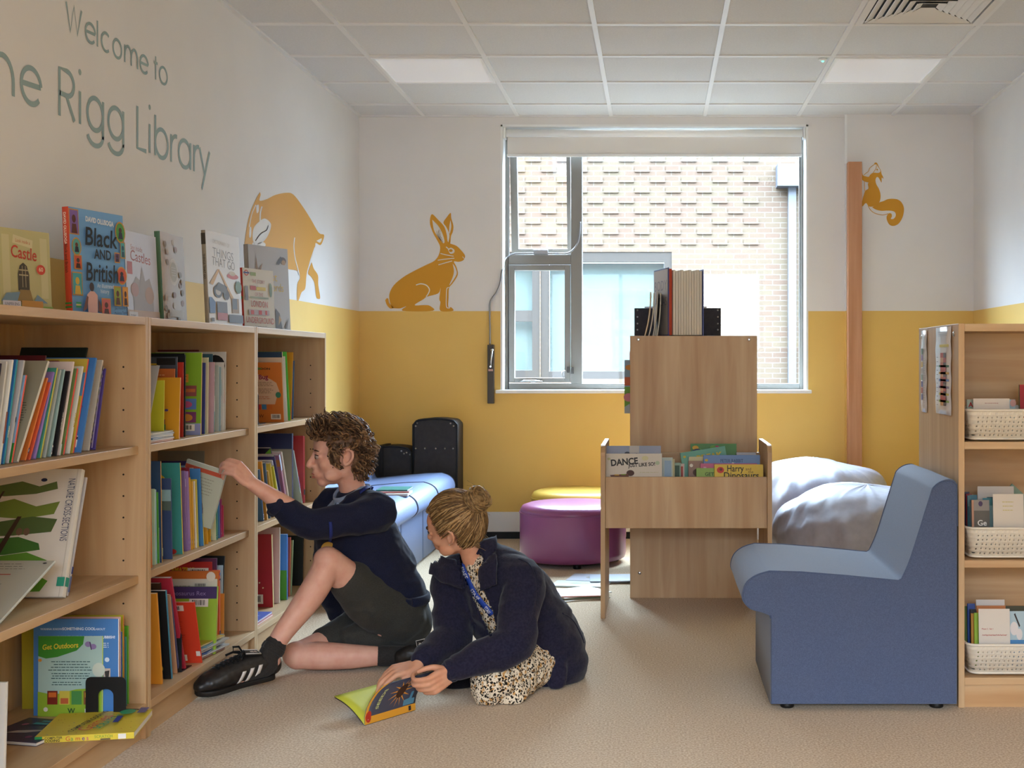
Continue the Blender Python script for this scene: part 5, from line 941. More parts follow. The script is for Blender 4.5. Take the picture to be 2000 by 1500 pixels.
display(250, 312, -1.72, 450, .235, .014, '#b4b0b8', 'pale lilac castles book, just right of the tall blue book', [('t', 'See inside', .18, .80, .026, -3, .0, .36, 0, '#b5807c'), ('t', 'Castles', .16, .68, .050, -3, .0, .62, 0, '#b06860'), ('r', .05, .52, .20, .66, '#b0625c'), ('p', [(.2, .1), (.2, .4), (.3, .5), (.42, .46), (.5, .62), (.58, .46), (.72, .5), (.82, .36), (.82, .1)], '#9a9290'), ('e', .25, .35, .12, .08, '#a8847c'), ('e', .7, .3, .14, .1, '#a88a78'), ('r', .0, .0, 1, .12, '#b59a84'), ('r', .04, .0, .30, .10, '#c9c4c2'), ('t', 'TOPIC', .08, .03, .016, 0, 0, .16, 0, '#5a5660')], '#5a7aa0')
display(321, 366, -1.74, 452, .235, .020, '#b09a80', 'brown patterned book with green cloth spine, on top of the bookcases', [('e', .5, .58, .20, .15, '#c4b49a'), ('e', .5, .58, .15, .11, '#a89878'), ('lines', .4, .53, .6, .64, 4, '#c9bda4')]+[('e', .1+.8*((k*7) % 11)/11, .05+.9*((k*17) % 23)/23, .06, .035, ('#98745c', '#bda78c', '#8f7a60')[k % 3]) for k in range(26) if not (.28 < .1+.8*((k*7) % 11)/11 < .72 and .4 < .05+.9*((k*17) % 23)/23 < .76)]+[('r', .2, .08, .8, .16, '#b8a890')], '#4a6f52')
display(409.5, 474, -1.60, 450, .270, .016, '#c3bab0', 'cream transport book with digger and car pictures, on top of the bookcases', [('t', 'DICTIONARY OF', .2, .88, .020, -3, 0, .5, 0, '#b5a99c'), ('t', 'THINGS', .18, .74, .046, -3, -.006, .62, 0, '#8f8a86'), ('t', 'THAT GO', .15, .64, .046, -3, -.006, .68, 0, '#8f8a86'), ('e', .75, .545, .18, .032, '#b5584a'), ('e', .74, .575, .10, .025, '#b9a890'), ('p', [(.05, .44), (.30, .60), (.36, .60), (.14, .42)], '#c09a64'), ('p', [(.32, .60), (.38, .58), (.80, .26), (.72, .25)], '#c09a64'), ('r', .68, .14, .90, .30, '#8d6f48'), ('r', .70, .18, .84, .30, '#5f5a56'), ('e', .28, .36, .13, .07, '#5a5450'), ('e', .28, .36, .08, .043, '#b9b0a6'), ('e', .52, .33, .09, .055, '#5f5854'), ('p', [(.2, .38), (.3, .46), (.55, .42), (.5, .34)], '#6a6460'), ('e', .9, .43, .10, .07, '#6a7a5c'), ('p', [(0, .12), (.16, .12), (.18, .24), (.08, .29), (0, .29)], '#5a6f96'), ('r', .22, .05, .52, .13, '#a05a54'), ('r', .22, .13, .52, .25, '#6a6468'), ('r', .56, .03, 1, .12, '#5a5658'), ('r', .05, .03, .12, .07, '#6a6664')], '#8a7f6c', True, .1, [('t', 'THINGS THAT GO', .25, .75, .011, -90, .02, 0, 0, '#3a342c'), ('r', 0, .85, 1, .97, '#3a342c')])
display(491, 568, -1.785, 477, .275, .024, '#a39c97', 'large grey book of birds with gold lettering, at the right end behind the smaller book', [('t', 'the', .50, .66, .020, 0, 0, 0, .1, '#b5a06a'), ('t', 'lost', .40, .60, .055, 0, 0, .30, .0, '#bda052'), ('t', 'words', .45, .48, .055, 0, 0, .40, .0, '#bda052'), ('e', .86, .85, .09, .045, '#6a584c'), ('e', .88, .83, .05, .03, '#a07f5c'), ('p', [(.68, .80), (.80, .90), (.86, .88), (.76, .80)], '#57504c'), ('p', [(.16, .70), (.18, .88), (.22, .72), (.34, .80), (.26, .66)], '#8a6c50'), ('p', [(.60, .05), (.62, .28), (.72, .22), (.78, .04)], '#5c544e'), ('p', [(.68, .08), (.70, .2), (.76, .15)], '#a88350'), ('p', [(.84, .06), (.95, .18), (.90, .04)], '#6a5c52')], '#8f8880', True)
display(478, 538, -1.625, 523, .205, .014, '#c0b9ab', 'cream and red book about the underground railway, rightmost small book on top', [('e', .12, .92, .07, .05, '#b5483c'), ('e', .12, .92, .045, .033, '#c0b9ab'), ('r', .03, .91, .21, .935, '#3f4f86'), ('r', .25, .88, .42, .94, '#8a9a6a'), ('t', 'THE STORY', .28, .76, .022, -1, 0, .42, 0, '#b07a74'), ('r', .22, .64, .40, .71, '#b0605c'), ('r', .42, .64, .72, .70, '#c0ac5c'), ('t', 'OF THE', .36, .545, .020, -1, 0, .26, 0, '#b07a74'), ('r', .20, .50, .80, .53, '#8f9a8a'), ('e', .88, .66, .05, .12, '#7a8a7a'), ('r', .04, .46, .14, .70, '#8a8a92'), ('t', 'LONDON', .22, .36, .036, -1, .008, .54, 0, '#a85a4c'), ('r', .14, .22, .80, .31, '#a89aa0'), ('r', .2, .23, .3, .30, '#b5504a'), ('r', .45, .23, .55, .30, '#b5504a'), ('r', .66, .23, .72, .30, '#b5504a'), ('t', 'UNDERGROUND', .04, .09, .034, -1, .008, .90, 0, '#a85a4c'), ('lines', .25, .02, .75, .05, 1, '#8a8480')], '#a8322a', True, .1, [('e', .5, .5, .3, .03, '#3a7a3a')])
# ================================================================== on the island, in the trough, in the baskets
ZT = 1.2585
def island_book():
    t = thing('book', 'thick open anatomy book standing with its pages fanned on top of the island bookcase', 'book', (.11, 6.12, ZT))
    h = .332; z0 = ZT+.0008
    b = MB(); b.prism([(-.010, 6.24), (.0605, 6.000), (.0640, 6.001), (-.006, 6.242)], z0, z0+h, 'xy', 0); b.prism([(.2280, 6.0), (.2315, 6.0), (.178, 6.242), (.174, 6.240)], z0, z0+h-.01, 'xy', 0); b.prism([(-.010, 6.24), (-.006, 6.245), (.178, 6.245), (.176, 6.240)], z0, z0+h-.005, 'xy', 0)
    b.build('cover', mat('#3f4f8f', .4, .4, name='cover'), t)
    b = MB(); b.prism([(.0645, 6.003), (.078, 6.012), (.020, 6.235), (-.003, 6.238)], z0+.004, z0+h-.006, 'xy'); b.build('endpaper', mat('#b8452f', .6, name='endpaper_red'), t)
    b = MB(); n = 11
    for k in range(n):         # gatherings of pages, loosely fanned
        f0, f1 = k/n, (k+.86)/n; xa, xb = .084+.141*f0, .084+.141*f1; sa, sb = .024+.148*f0, .024+.148*f1; dz = .006*((k*5) % 3)
        b.prism([(xa, 6.006+.004*((k*7) % 3)), (xb, 6.006+.004*((k*7) % 3)), (sb, 6.234), (sa, 6.234)], z0+.004, z0+h-.012-dz*.4, 'xy')
    b.build('pages', page_m, t)
    d = Vector((.0705, -.240, 0)).normalized(); nrm = Vector((-.24, -.0705, 0)).normalized(); q = MB()
    def cov(u, v): p = Vector((-.010, 6.24, z0+v))+d*u+nrm*.0012; return p
    q.add([cov(.006, .006), cov(.244, .006), cov(.244, h-.006), cov(.006, h-.006)], [(0, 1, 2, 3)])
    q.build('cover_panel', mat('#bdb6b2', .5, name='print'), t)
    q = MB()
    for s, vv, sz in (('BODY', .225, .070), ('ATLAS', .150, .058)):
        v, f, w = text_geo(s, sz); sc = .21/w; q.add([cov(.02+x*sc, vv+y)+nrm*.0006 for x, y, _ in v], f)
    q.build('title', mat('#8f8a96', .5, name='print'), t)
island_book()
for k, (pt, pb, c, lb) in enumerate(((1269.5, 1258, '#b58a3a', 'ochre edged thin magazine, leftmost of the four'), (1276, 1266, '#8a857c', 'grey thin magazine, second of the four'), (1282.5, 1274, '#6f675e', 'brown-grey thin magazine, third of the four'), (1289, 1282, '#7d776c', 'taupe thin magazine, next to the open anatomy book'))):
    xt, xb = (pt-CX)*6.0/F, (pb-CX)*6.0/F; h = .212-.004*(k % 2); prof = [(xb+(xt-xb)*(1-(1-s)**2.2), ZT+.001+h*s) for s in [i/10 for i in range(11)]]; w = .0065; b = MB()
    b.prism([(x, z) for x, z in prof]+[(x+w, z) for x, z in reversed(prof)], 6.0, 6.19, 'xz'); o = b.build('magazine', mat(c, .5, .4, name='cover')); tag(o, lb+' on the island bookcase', 'magazine', 'thin magazines standing on the island bookcase')
    p = MB(); p.prism([(x+w*.25, z-.0005) for x, z in prof]+[(x+w*.75, z-.0005) for x, z in reversed(prof)], 5.9985, 5.9995, 'xz'); p.build('pages', page_m, o)
bx = thing('storage_box', 'black fibre storage box with steel rivets behind the books on the island bookcase', 'box', (.12, 6.6, ZT))
b = MB(); b.box((1239-CX)*6.45/F, (1408-CX)*6.45/F, 6.45, 6.75, ZT+.0005, ZT+.155); b.build('box_shell', cm, bx, bevel=.003)
b = MB(); b.box((1259-CX)*6.5/F, (1380-CX)*6.5/F, 6.5, 6.7, ZT+.155, ZT+.165); b.build('papers', page_w, bx)
for xx in (1245, 1402):
    for yy in (606, 619, 632, 644): b = MB(); b.ball(P(xx, yy, 6.449), .0045, 8); b.build('rivet', stud, bx)
make_book(Matrix.Translation((.055, 6.30, .8708)), .215, .012, .272, '#7f96a8', 'picture book with green and pink cover poking out of the island shelf, left side', near=[('r', 0, 0, 1, .5, '#6f9a3a'), ('e', .1, .3, .12, .08, '#c47a86'), ('r', 0, .52, .25, .68, '#c0603a'), ('e', .12, .86, .1, .05, '#c98a3a'), ('p', [(0, 0), (.2, 0), (.12, .18), (0, .12)], '#9aa2a8')], spine='#a8342c', group=None)
make_book(Matrix.Translation((.055, 6.345, .8708)), .190, .012, .315, '#b9412f', 'red edged book just behind the poking one in the island shelf', spine='#a8342c')
# trough of picture books: covers to the viewer
def trough(pl, pr, ytop, Y, t, col, label, near=(), lean=.16, roll=0, z=.4188, spine=None):
    X0, X1 = (pl-CX)*Y/F, (pr-CX)*Y/F; h = (CH-(ytop-CY)*(Y+.04)/F-z)/math.cos(lean); w = X1-X0
    M = Matrix.Translation((X1, Y, z+t*math.sin(lean)+.001+(w*math.sin(abs(math.radians(roll))) if roll else 0))) @ Matrix.Rotation(-lean, 4, 'X') @ Matrix.Rotation(math.radians(roll), 4, 'Y')
    return make_book(M, w, t, h, col, label, near=near, left=True, spine=spine, group='picture books in the trough')
trough(1182, 1293, 887, 5.530, .007, '#cdc5b8', 'cream dance book with dark hand lettering, front left of the trough', [('t', 'DANCE', .10, .815, .040, 5, .035, .48, 0, '#2e2a28'), ('t', 'JUST LIKE SO!', .40, .795, .022, 4, .03, .48, 0, '#2e2a28'), ('e', .44, .71, .07, .045, '#4a2e24'), ('p', [(.08, .68), (.40, .70), (.42, .64), (.1, .65)], '#6a4230'), ('r', .16, .675, .24, .69, '#c9a23a'), ('r', .28, .68, .36, .695, '#7a9a3a'), ('lines', .6, .70, .95, .74, 1, '#b5b08a'), ('e', .70, .93, .06, .035, '#c9c49a'), ('e', .06, .92, .03, .02, '#b5b58a'), ('e', .92, .86, .04, .03, '#a9b89a'), ('r', .2, .4, .8, .6, '#a88a6a')])
trough(1184, 1291, 872, 5.565, .008, '#8a93ab', 'grey-blue book behind the dance book in the trough', [('e', .38, .90, .05, .02, '#3d4458'), ('e', .55, .91, .03, .015, '#3d4458'), ('r', .42, .9, .60, 1, '#b4b2b0')])
for k, (pl, pr, yt, Y, c, lb) in enumerate(((1296, 1314, 894, 5.575, '#a8b5b0', 'slim grey-green book'), (1300, 1318, 897, 5.60, '#c2b98a', 'slim straw book'), (1318, 1330, 904, 5.62, '#7f9a86', 'slim sage book'), (1322, 1337, 906, 5.645, '#c9b0a4', 'slim pinkish book with red shape'))):
    trough(pl-40, pr, yt, Y, .006, c, lb+' beside the dance book in the trough', [('r', .72, .6, .95, .95, ('#8fa9c4', '#d4cf9a', '#3f5a4a', '#b5544a')[k])], lean=.12)
trough(1350, 1440, 868, 5.690, .010, '#3f7a3a', 'green jungle leaf book at the back of the trough', [('e', .1+.85*((k*7) % 11)/11, .72+.26*((k*5) % 7)/7, .07, .03, ('#c0502c', '#c9a23a', '#2f5a2c', '#6aa04a', '#b5386a')[k % 5]) for k in range(22)]+[('e', .14, .86, .14, .07, '#34466a'), ('e', .14, .86, .10, .05, '#5a6c92')])
trough(1348, 1437, 884, 5.650, .008, '#5a9a86', 'teal book with big yellow letters tilted in the trough', [('t', 'BREAK', .34, .84, .034, 0, .04, .58, 0, '#c4b23a'), ('e', .08, .93, .03, .018, '#c4b23a')], roll=-9, lean=.14)
trough(1346, 1374, 893, 5.615, .007, '#9fbcd4', 'pale blue narrow book in the trough', [('r', 0, .9, 1, 1, '#c9c39a')]); trough(1345.5, 1372, 901, 5.590, .007, '#8a6a56', 'brown narrow book with white badge in the trough', [('e', .2, .92, .13, .03, '#d4cdc2'), ('e', .6, .8, .3, .06, '#5a4030')])
trough(1440, 1478, 885, 5.650, .012, '#a9a9b0', 'silver grey magazine at the right of the trough', [('r', .1, .85, .6, .9, '#c9c9d0')])
trough(1375, 1486, 890, 5.580, .009, '#6383b5', 'blue book with fine navy title in the trough', [('t', 'PETER RABBIT', .30, .885, .022, 0, 0, .40, 0, '#2f4068'), ('e', .05, .92, .03, .02, '#c4a83a'), ('e', .52, .87, .02, .018, '#b9c2cc')])
trough(1369, 1480, 906, 5.553, .007, '#b5567c', 'pink book between the blue and yellow ones in the trough', [('r', .05, .9, .1, .94, '#d49ab0')])
trough(1361, 1410, 915, 5.532, .006, '#86a844', 'green book with small black title, front of the trough', [('t', 'GET', .34, .855, .022, 0, .02, 0, 0, '#3a4a20'), ('e', .45, .70, .05, .03, '#3a4a20')])
trough(1396.5, 1492, 908, 5.515, .008, '#d4b42a', 'yellow dinosaur story book with black title, front right of the trough', [('t', 'Harry', .26, .875, .040, 0, .012, .34, 0, '#2a241a'), ('t', 'and', .64, .895, .018, 0, 0, 0, 0, '#5a4a1a'), ('t', 'the', .69, .845, .018, 0, 0, 0, 0, '#5a4a1a'), ('t', 'Dinosaurs', .19, .755, .040, 0, .012, .72, 0, '#2a241a'), ('e', .12, .90, .075, .055, '#c4403a'), ('e', .13, .91, .03, .025, '#5a2a2a'), ('r', .2, .2, .8, .6, '#6a8a3a')])
# ---- contents of the baskets on the right bookcase
def inb(k, pl, pr, ytop, Y, t, col, label, near=(), lean=.06, roll=0, nm='book', cat=None):
    X0, X1 = (pl-CX)*Y/F, (pr-CX)*Y/F; z = BKT[k][2]+.006; h = max(.06, CH-(ytop-CY)*Y/F-z)
    M = Matrix.Translation((X1, Y, z+t*math.sin(lean)+.001)) @ Matrix.Rotation(-lean, 4, 'X') @ Matrix.Rotation(math.radians(roll), 4, 'Y')
    return make_book(M, X1-X0, t, h, col, label, near=near, left=True, name=nm, cat=cat or nm, group='reading books in the white baskets')
U, Mi, Bo = 'upper basket', 'middle basket', 'bottom basket'
inb(0, 1890, 1930, 781, 4.150, .006, '#a9b5a4', 'pale animal book with red title tilted in the '+U, [('t', 'Animals', .05, .80, .022, 0, .03, 0, 0, '#b5302c'), ('lines', .2, .9, .8, .98, 2, '#7a8a86')], roll=0)
inb(0, 1903, 1973, 779, 4.110, .002, '#cfc7bf', 'white card standing across the '+U, [('lines', .3, .86, .7, .9, 1, '#b58a86')], nm='card', cat='card'); inb(0, 1955, 1984, 781, 4.170, .006, '#9fbcc8', 'sky blue and pink book in the '+U, [('e', .85, .9, .2, .1, '#c49a96')]); inb(0, 1993, 2024, 752, 4.200, .006, '#3f6a4a', 'dark green and red book at the right edge of the '+U, [('r', 0, .3, .35, 1, '#a8303a')])
inb(0, 1896, 1990, 792, 4.215, .006, '#b9b4ac', 'off-white book lying low at the back of the '+U)
for i, (pl, pr, yt, c, lb, de) in enumerate(((1886, 1895, 962, '#35304a', 'dark violet slim book', ()), (1889, 1900, 966, '#8a2f38', 'dark red slim book', ()), (1892, 1905, 969, '#5a8a96', 'teal slim book', [('r', 0, .8, 1, 1, '#8fb5b8')]), (1896, 1910, 968, '#7aa2ac', 'light teal slim book', [('r', 0, .85, 1, 1, '#4a7a8a')]), (1930, 1948, 972, '#6f9ab0', 'blue reading book', [('r', 0, .8, 1, 1, '#3a5a6a'), ('r', .3, .3, .9, .5, '#b9c4c9')]), (1922, 1940, 974, '#88b0b8', 'aqua reading book', [('r', 0, .86, 1, 1, '#4f8a92')]))):
    inb(1, pl, pr, yt, 4.235-.014*i, .006, c, lb+' in the '+Mi, de)
inb(1, 1899, 1934, 978, 4.125, .008, '#5a5650', 'dark photo covered reading book in the '+Mi, [('r', 0, .80, 1, 1, '#8a8480'), ('e', .5, .93, .12, .05, '#4a3a5a'), ('t', 'Ge', .32, .52, .026, 0, .02, 0, 0, '#d9d6d0'), ('t', 'Fo', .28, .30, .026, 0, .02, 0, 0, '#d9d6d0'), ('r', 0, .2, .12, 1, '#b58a72')])
inb(1, 1912, 1982, 951, 4.225, .002, '#c4bfb9', 'white sheet standing at the back of the '+Mi, nm='card', cat='card'); inb(1, 1942, 2001, 966, 4.095, .002, '#cac3b8', 'large white card with yellow writing in the '+Mi, [('lines', .25, .70, .7, .9, 3, '#b9b05a')], nm='card', cat='card')
make_book(Matrix.Translation((1.185, 4.255, BKT[1][2]+.075)) @ Matrix.Rotation(-.08, 4, 'X') @ Matrix.Rotation(math.radians(43), 4, 'Y') @ Matrix.Translation((.07, 0, 0)), .14, .006, .14, '#6f8a7c', 'grey-green book tipped on its corner at the back of the middle basket', near=[('e', .3, .75, .14, .14, '#4a3446'), ('e', .3, .75, .08, .08, '#c9b9b9'), ('r', .05, .55, .12, .9, '#2f3f3a')], left=True, group='reading books in the white baskets')
for i, (pl, pr, yt, c, lb) in enumerate(((1886, 1896, 1186, '#5a6a2f', 'moss coloured slim book'), (1892, 1906, 1181, '#2f4a8a', 'royal blue slim book'), (1897, 1908, 1192, '#26262c', 'black slim book'), (1899, 1912, 1200, '#c08a3a', 'tan orange slim book'), (1905, 1916, 1199, '#8fae3a', 'lime slim book'))): inb(2, pl, pr, yt, 4.20-.018*i, .006, c, lb+' in the '+Bo)
inb(2, 1909, 1964, 1173, 4.215, .002, '#cdc9c4', 'white card slanting at the back of the '+Bo, nm='card', cat='card'); inb(2, 1910, 2003, 1185, 4.190, .006, '#c07a4a', 'orange edged wide book in the '+Bo, [('r', .6, .9, 1, 1, '#4a4a3a')])
inb(2, 1914, 1974, 1191, 4.105, .002, '#cfc9c0', 'white card with red phonics writing in the '+Bo, [('t', 'Phase 5 - Set 1', .08, .66, .0065, 0, .02, 0, 0, '#a8443c'), ('t', '/oi/ay/ee/ea/igh/ie/oe/', .08, .56, .0065, 0, .02, .82, .15, '#a8443c')], nm='card', cat='card')
inb(2, 1970, 2010, 1196, 4.120, .006, '#a4bcc8', 'pale blue blossom book at the right of the '+Bo, [('r', 0, 0, 1, .5, '#4f86b8'), ('p', [(.3, .95), (.36, .97), (.6, .75), (.55, .72)], '#3a3030'), ('e', .3, .7, .2, .12, '#d4d0d0'), ('e', .55, .6, .15, .1, '#d4d0d0')])
# charts pinned to the end of the right bookcase
def chart(pl, pr, yt, yb, label, items):
    X = .9885; Y0, Y1 = X*F/(pl-CX), X*F/(pr-CX); z1, z0 = CH-(yt-CY)*Y1/F, CH-(yb-CY)*Y1/F
    b = MB(); N = 12; v = []
    for i in range(N+1):
        for j in range(4):
            s = j/3; zz = z0+(z1-z0)*i/N; v.append((X-.0005-.003*math.sin(i*.9+s*2)**2*(1 if 0 < i < N else .4), Y0+(Y1-Y0)*s, zz))
    b.add(v, [(i*4+j, i*4+j+1, (i+1)*4+j+1, (i+1)*4+j) for i in range(N) for j in range(3)], 0, True); o = b.build('paper_chart', mat('#cfcacb', .25, .5, name='laminated_paper')); o.modifiers.new('sheet', 'SOLIDIFY').thickness = .0006; tag(o, label, 'chart')
    q = MB(); ms = []
    for u0, v0, u1, v1, c in items:
        m = mat(c, .4, .4, name='print'); ms.append(m) if m not in ms else 0
        q.add([(X-.0045, Y0+(Y1-Y0)*u, z0+(z1-z0)*w) for u, w in ((u0, v0), (u1, v0), (u1, v1), (u0, v1))], [(0, 1, 2, 3)], ms.index(m))
    q.build('chart_print', ms, o)
cols = ('#7a9a3a', '#b9a23a', '#5a3f6a', '#3f66a8', '#c0962c', '#2f6a3f')
chart(1829, 1858.5, 637, 812, 'laminated colour bar chart pinned on the side of the right bookcase, nearer the front', [(.35, .10+.055*k, .55, .155+.055*k, ('#c08a5a', '#a8402c', '#b5603a')[k % 3]) for k in range(11)]+[(.55, .10+.055*k, .72, .155+.055*k, ('#4a3a3a', '#a83a3a')[k % 2]) for k in range(11)]+[(.25, .14+.08*k, .92, .165+.08*k, c) for k, c in enumerate(cols)]+[(.3, .77, .9, .80, '#c4b23a')]+[(.1, .1+.05*k, .2, .108+.05*k, '#6a6468') for k in range(12)]+[(.2, .9+.02*k, .8, .905+.02*k, '#8a8488') for k in range(3)])
chart(1800.5, 1811, 645, 806, 'narrow laminated chart on the side of the right bookcase, nearer the wall', [(.1, .15+.08*k, .4, .22+.08*k, ('#5a5a8a', '#a84a3c', '#4a5a9a', '#8aa08a', '#b9b0a4', '#c0a04a', '#8a6a9a', '#5a7a5a')[k]) for k in range(8)]+[(.55, .1+.03*k, .85, .11+.03*k, '#b0aaae') for k in range(20)])
# ---- loose magazines on the carpet, books on the seat
MG = 'loose magazines on the carpet'
def mag(px, py, rot, z, L, D, col, label, top=(), t=.005):
    Y = (CH-z)*F/(py-CY); X = (px-CX)*Y/F; M = Matrix.Translation((X, Y, z+.0006)) @ Matrix.Rotation(math.radians(rot), 4, 'Z') @ Matrix.Translation((-L/2, -D/2, 0)); return flat_book(M, L, D, t, col, label, top, (), MG, None, 'magazine')
mag(1124, 1166, 28, 0, .27, .21, '#b9b5a8', 'white magazine at the bottom of the front pile on the carpet'); mag(1120, 1162, 12, .0052, .27, .21, '#7f8a6a', 'green edged magazine in the middle of the front pile on the carpet'); mag(1126, 1158, 38, .0104, .27, .21, '#cfccc8', 'pale magazine under the orange one on the carpet')
mag(1118, 1159, 8, .0156, .27, .20, '#b5705a', 'orange-red magazine on top of the front pile on the carpet', [('p', [(.1, .3), (.5, .5), (.8, .4), (.6, .25)], '#8a6a6a'), ('r', .1, .75, .9, .9, '#c48a78'), ('e', .3, .5, .1, .08, '#c9b0a4'), ('p', [(.3, .1), (.9, .2), (.8, .3), (.3, .2)], '#9a7a66')])
mag(1135, 1143, -8, .0, .28, .15, '#bcc8c6', 'pale green sheet magazine with brown oval behind the orange one', [('e', .5, .5, .22, .16, '#a99a72'), ('e', .42, .5, .08, .1, '#8f9a7a')], .008)
mag(1178, 1131, 6, 0, .30, .22, '#c4c1c0', 'white magazine at the bottom of the back pile on the carpet'); mag(1165, 1130, -10, .0052, .28, .20, '#aeb0bb', 'lilac grey magazine with line drawings on the carpet, back pile', [('lines', .1, .2, .9, .8, 6, '#76727a'), ('e', .5, .5, .2, .2, '#9a968c')]); mag(1203, 1130, 4, .0104, .27, .20, '#a9b2bf', 'pale blue-grey magazine on top of the back pile on the carpet')
SG = 'books lying on the blue seat'
def seatb(px, py, rot, z, L, D, t, col, label, spine): 
    Y = (CH-z)*F/(py-CY); X = (px-CX)*Y/F; flat_book(Matrix.Translation((X-L/2, Y-D/2, z)) @ Matrix.Rotation(math.radians(rot), 4, 'Z'), L, D, t, col, label, (), (), SG, spine)
seatb(771, 966, 4, .449, .17, .20, .012, '#c7c2bd', 'white book at the bottom of the pile on the blue seat', '#d2cec9'); seatb(776, 960, 10, .4615, .15, .18, .006, '#c08a8a', 'pink book in the middle of the pile on the blue seat', '#c96a6a'); seatb(772, 956, 2, .468, .16, .18, .007, '#3f8a86', 'teal book on top of the pile on the blue seat', '#3f7f86')
# ---- the book the woman turns
wb = thing('open_book', 'small open yellow paged book with a sunflower cover held by the woman', 'book', (-.90, 3.95, 0))
Bp = P(712, 1416, 3.85); Bp.z = .0022; Ep = Bp+Vector((.1245, .170, 0)); Av = P(653, 1361, 3.955)
sp_d = Ep-Bp
def leafpts(prof, off=0.0):     # prof: list of offsets from the spine line; swept along the spine
    return [[Bp+sp_d*(j/6)+Vector(o) for j in range(7)] for o in prof]
def surf_(prof, name, m, th, parent):
    L = leafpts(prof); n = len(L); b = MB(); b.add([p for r in L for p in r], [(i*7+j, i*7+j+1, (i+1)*7+j+1, (i+1)*7+j) for i in range(n-1) for j in range(6)], 0, True)
    o = b.build(name, m, parent); o.modifiers.new('paper', 'SOLIDIFY').thickness = th; return o
a_ = Av-Bp
back = [tuple(a_*s+Vector((0, 0, .012*math.sin(math.pi*s)))) for s in [i/8 for i in range(9)]]
surf_([(x, y, z-.0035) for x, y, z in back], 'back_cover', mat('#2a2a34', .4, name='cover'), .0008, wb); pg_ = surf_(back, 'pages', mat('#bdbf3e', .6, name='page_yellow'), .003, wb)
q = MB(); z = Vector((0, 0, .0022))
def pgp(s, t): p = a_*s; return Bp+p+Vector((0, 0, .012*math.sin(math.pi*s)))+sp_d*t+z
q.add([pgp(s, t) for s in [i/8 for i in range(9)] for t in (.0, .10)], [(2*i, 2*i+1, 2*i+3, 2*i+2) for i in range(8)]); q.build('margin', mat('#7fb0c4', .6, name='print'), pg_)
q = MB()
for k in range(5):
    for j in range(5):
        s0 = .30+.1*j; t0 = .32+.10*k; q.add([pgp(s, t)+z*.3 for s, t in ((s0, t0), (s0+.07, t0), (s0+.07, t0+.012), (s0, t0+.012))], [(0, 1, 2, 3)])
q.build('print', mat('#7a7a3a', .6, name='print'), pg_)
cprof = [(0, 0, 0), (-.002, .004, .022), (.001, .012, .045), (.009, .026, .066), (.020, .046, .084), (.034, .070, .097), (.050, .098, .104)]
co_ = surf_(cprof, 'front_cover', mat('#3f4150', .4, .4, name='cover'), .0012, wb)
def cvp(t, s):
    f = s*(len(cprof)-1); i = min(int(f), len(cprof)-2); o = Vector(cprof[i]).lerp(Vector(cprof[i+1]), f-i); d2 = Vector(cprof[i+1])-Vector(cprof[i]); nn = sp_d.cross(d2).normalized(); nn = nn if nn.y < 0 else -nn
    return Bp+sp_d*t+o+nn*.0022
def cgrid(t0, t1, s0, s1, m, nm, d=0): 
    q = MB(); q.add([cvp(t0+(t1-t0)*i/4, s0+(s1-s0)*j/8)+Vector((0, -d, 0)) for i in range(5) for j in range(9)], [(i*9+j, i*9+j+1, (i+1)*9+j+1, (i+1)*9+j) for i in range(4) for j in range(8)]); return q.build(nm, m, co_)
cgrid(0, 1, 0, .16, mat('#c98f2c', .5, name='print'), 'cover_border'); cgrid(0, .05, .16, 1, mat('#c98f2c', .5, name='print'), 'cover_border')
def cpoly(pts, m, nm, d): q = MB(); q.add([cvp(t, s)+Vector((0, -d, 0)) for t, s in pts], [tuple(range(len(pts)))]); return q.build(nm, m, co_)
for k in range(14): a = k*.4488; cpoly([(.60+.06*math.cos(a-.15), .56+.14*math.sin(a-.15)), (.60+.24*math.cos(a), .56+.36*math.sin(a)), (.60+.06*math.cos(a+.15), .56+.14*math.sin(a+.15))], mat('#c9862c', .5, name='print'), 'petal', .0004)
cpoly([(.60+.09*math.cos(k*.5236), .56+.17*math.sin(k*.5236)) for k in range(12)], mat('#3a2418', .5, name='print'), 'flower_centre', .0010)
cpoly([(.74, .18), (.96, .18), (.96, .30), (.90, .30), (.90, .46), (.85, .46), (.85, .32), (.74, .30)], mat('#4a7a92', .5, name='print'), 'skyline', .0006)
cpoly([(.07+.055*math.cos(k*.5236), .16+.13*math.sin(k*.5236)) for k in range(12)], mat('#a8301f', .5, name='print'), 'series_badge', .0012)
v, f, w = text_geo('SEEDS', .05, .02); q = MB(); q.add([cvp(.24-y*1.5, .28+x*3.4)+Vector((0, -.0012, 0)) for x, y, _ in v], f); q.build('title', mat('#b5b97a', .5, name='print'), co_)
v, f, w = text_geo('2', .05, .03); q = MB(); q.add([cvp(.055+x*.9, .10+y*2.6)+Vector((0, -.0016, 0)) for x, y, _ in v], f); q.build('badge_number', mat('#d9cfc4', .5, name='print'), co_)
cpoly([(.86, .03), (.91, .03), (.91, .14), (.86, .14)], mat('#26262c', .5, name='print'), 'spine_label', .0010)
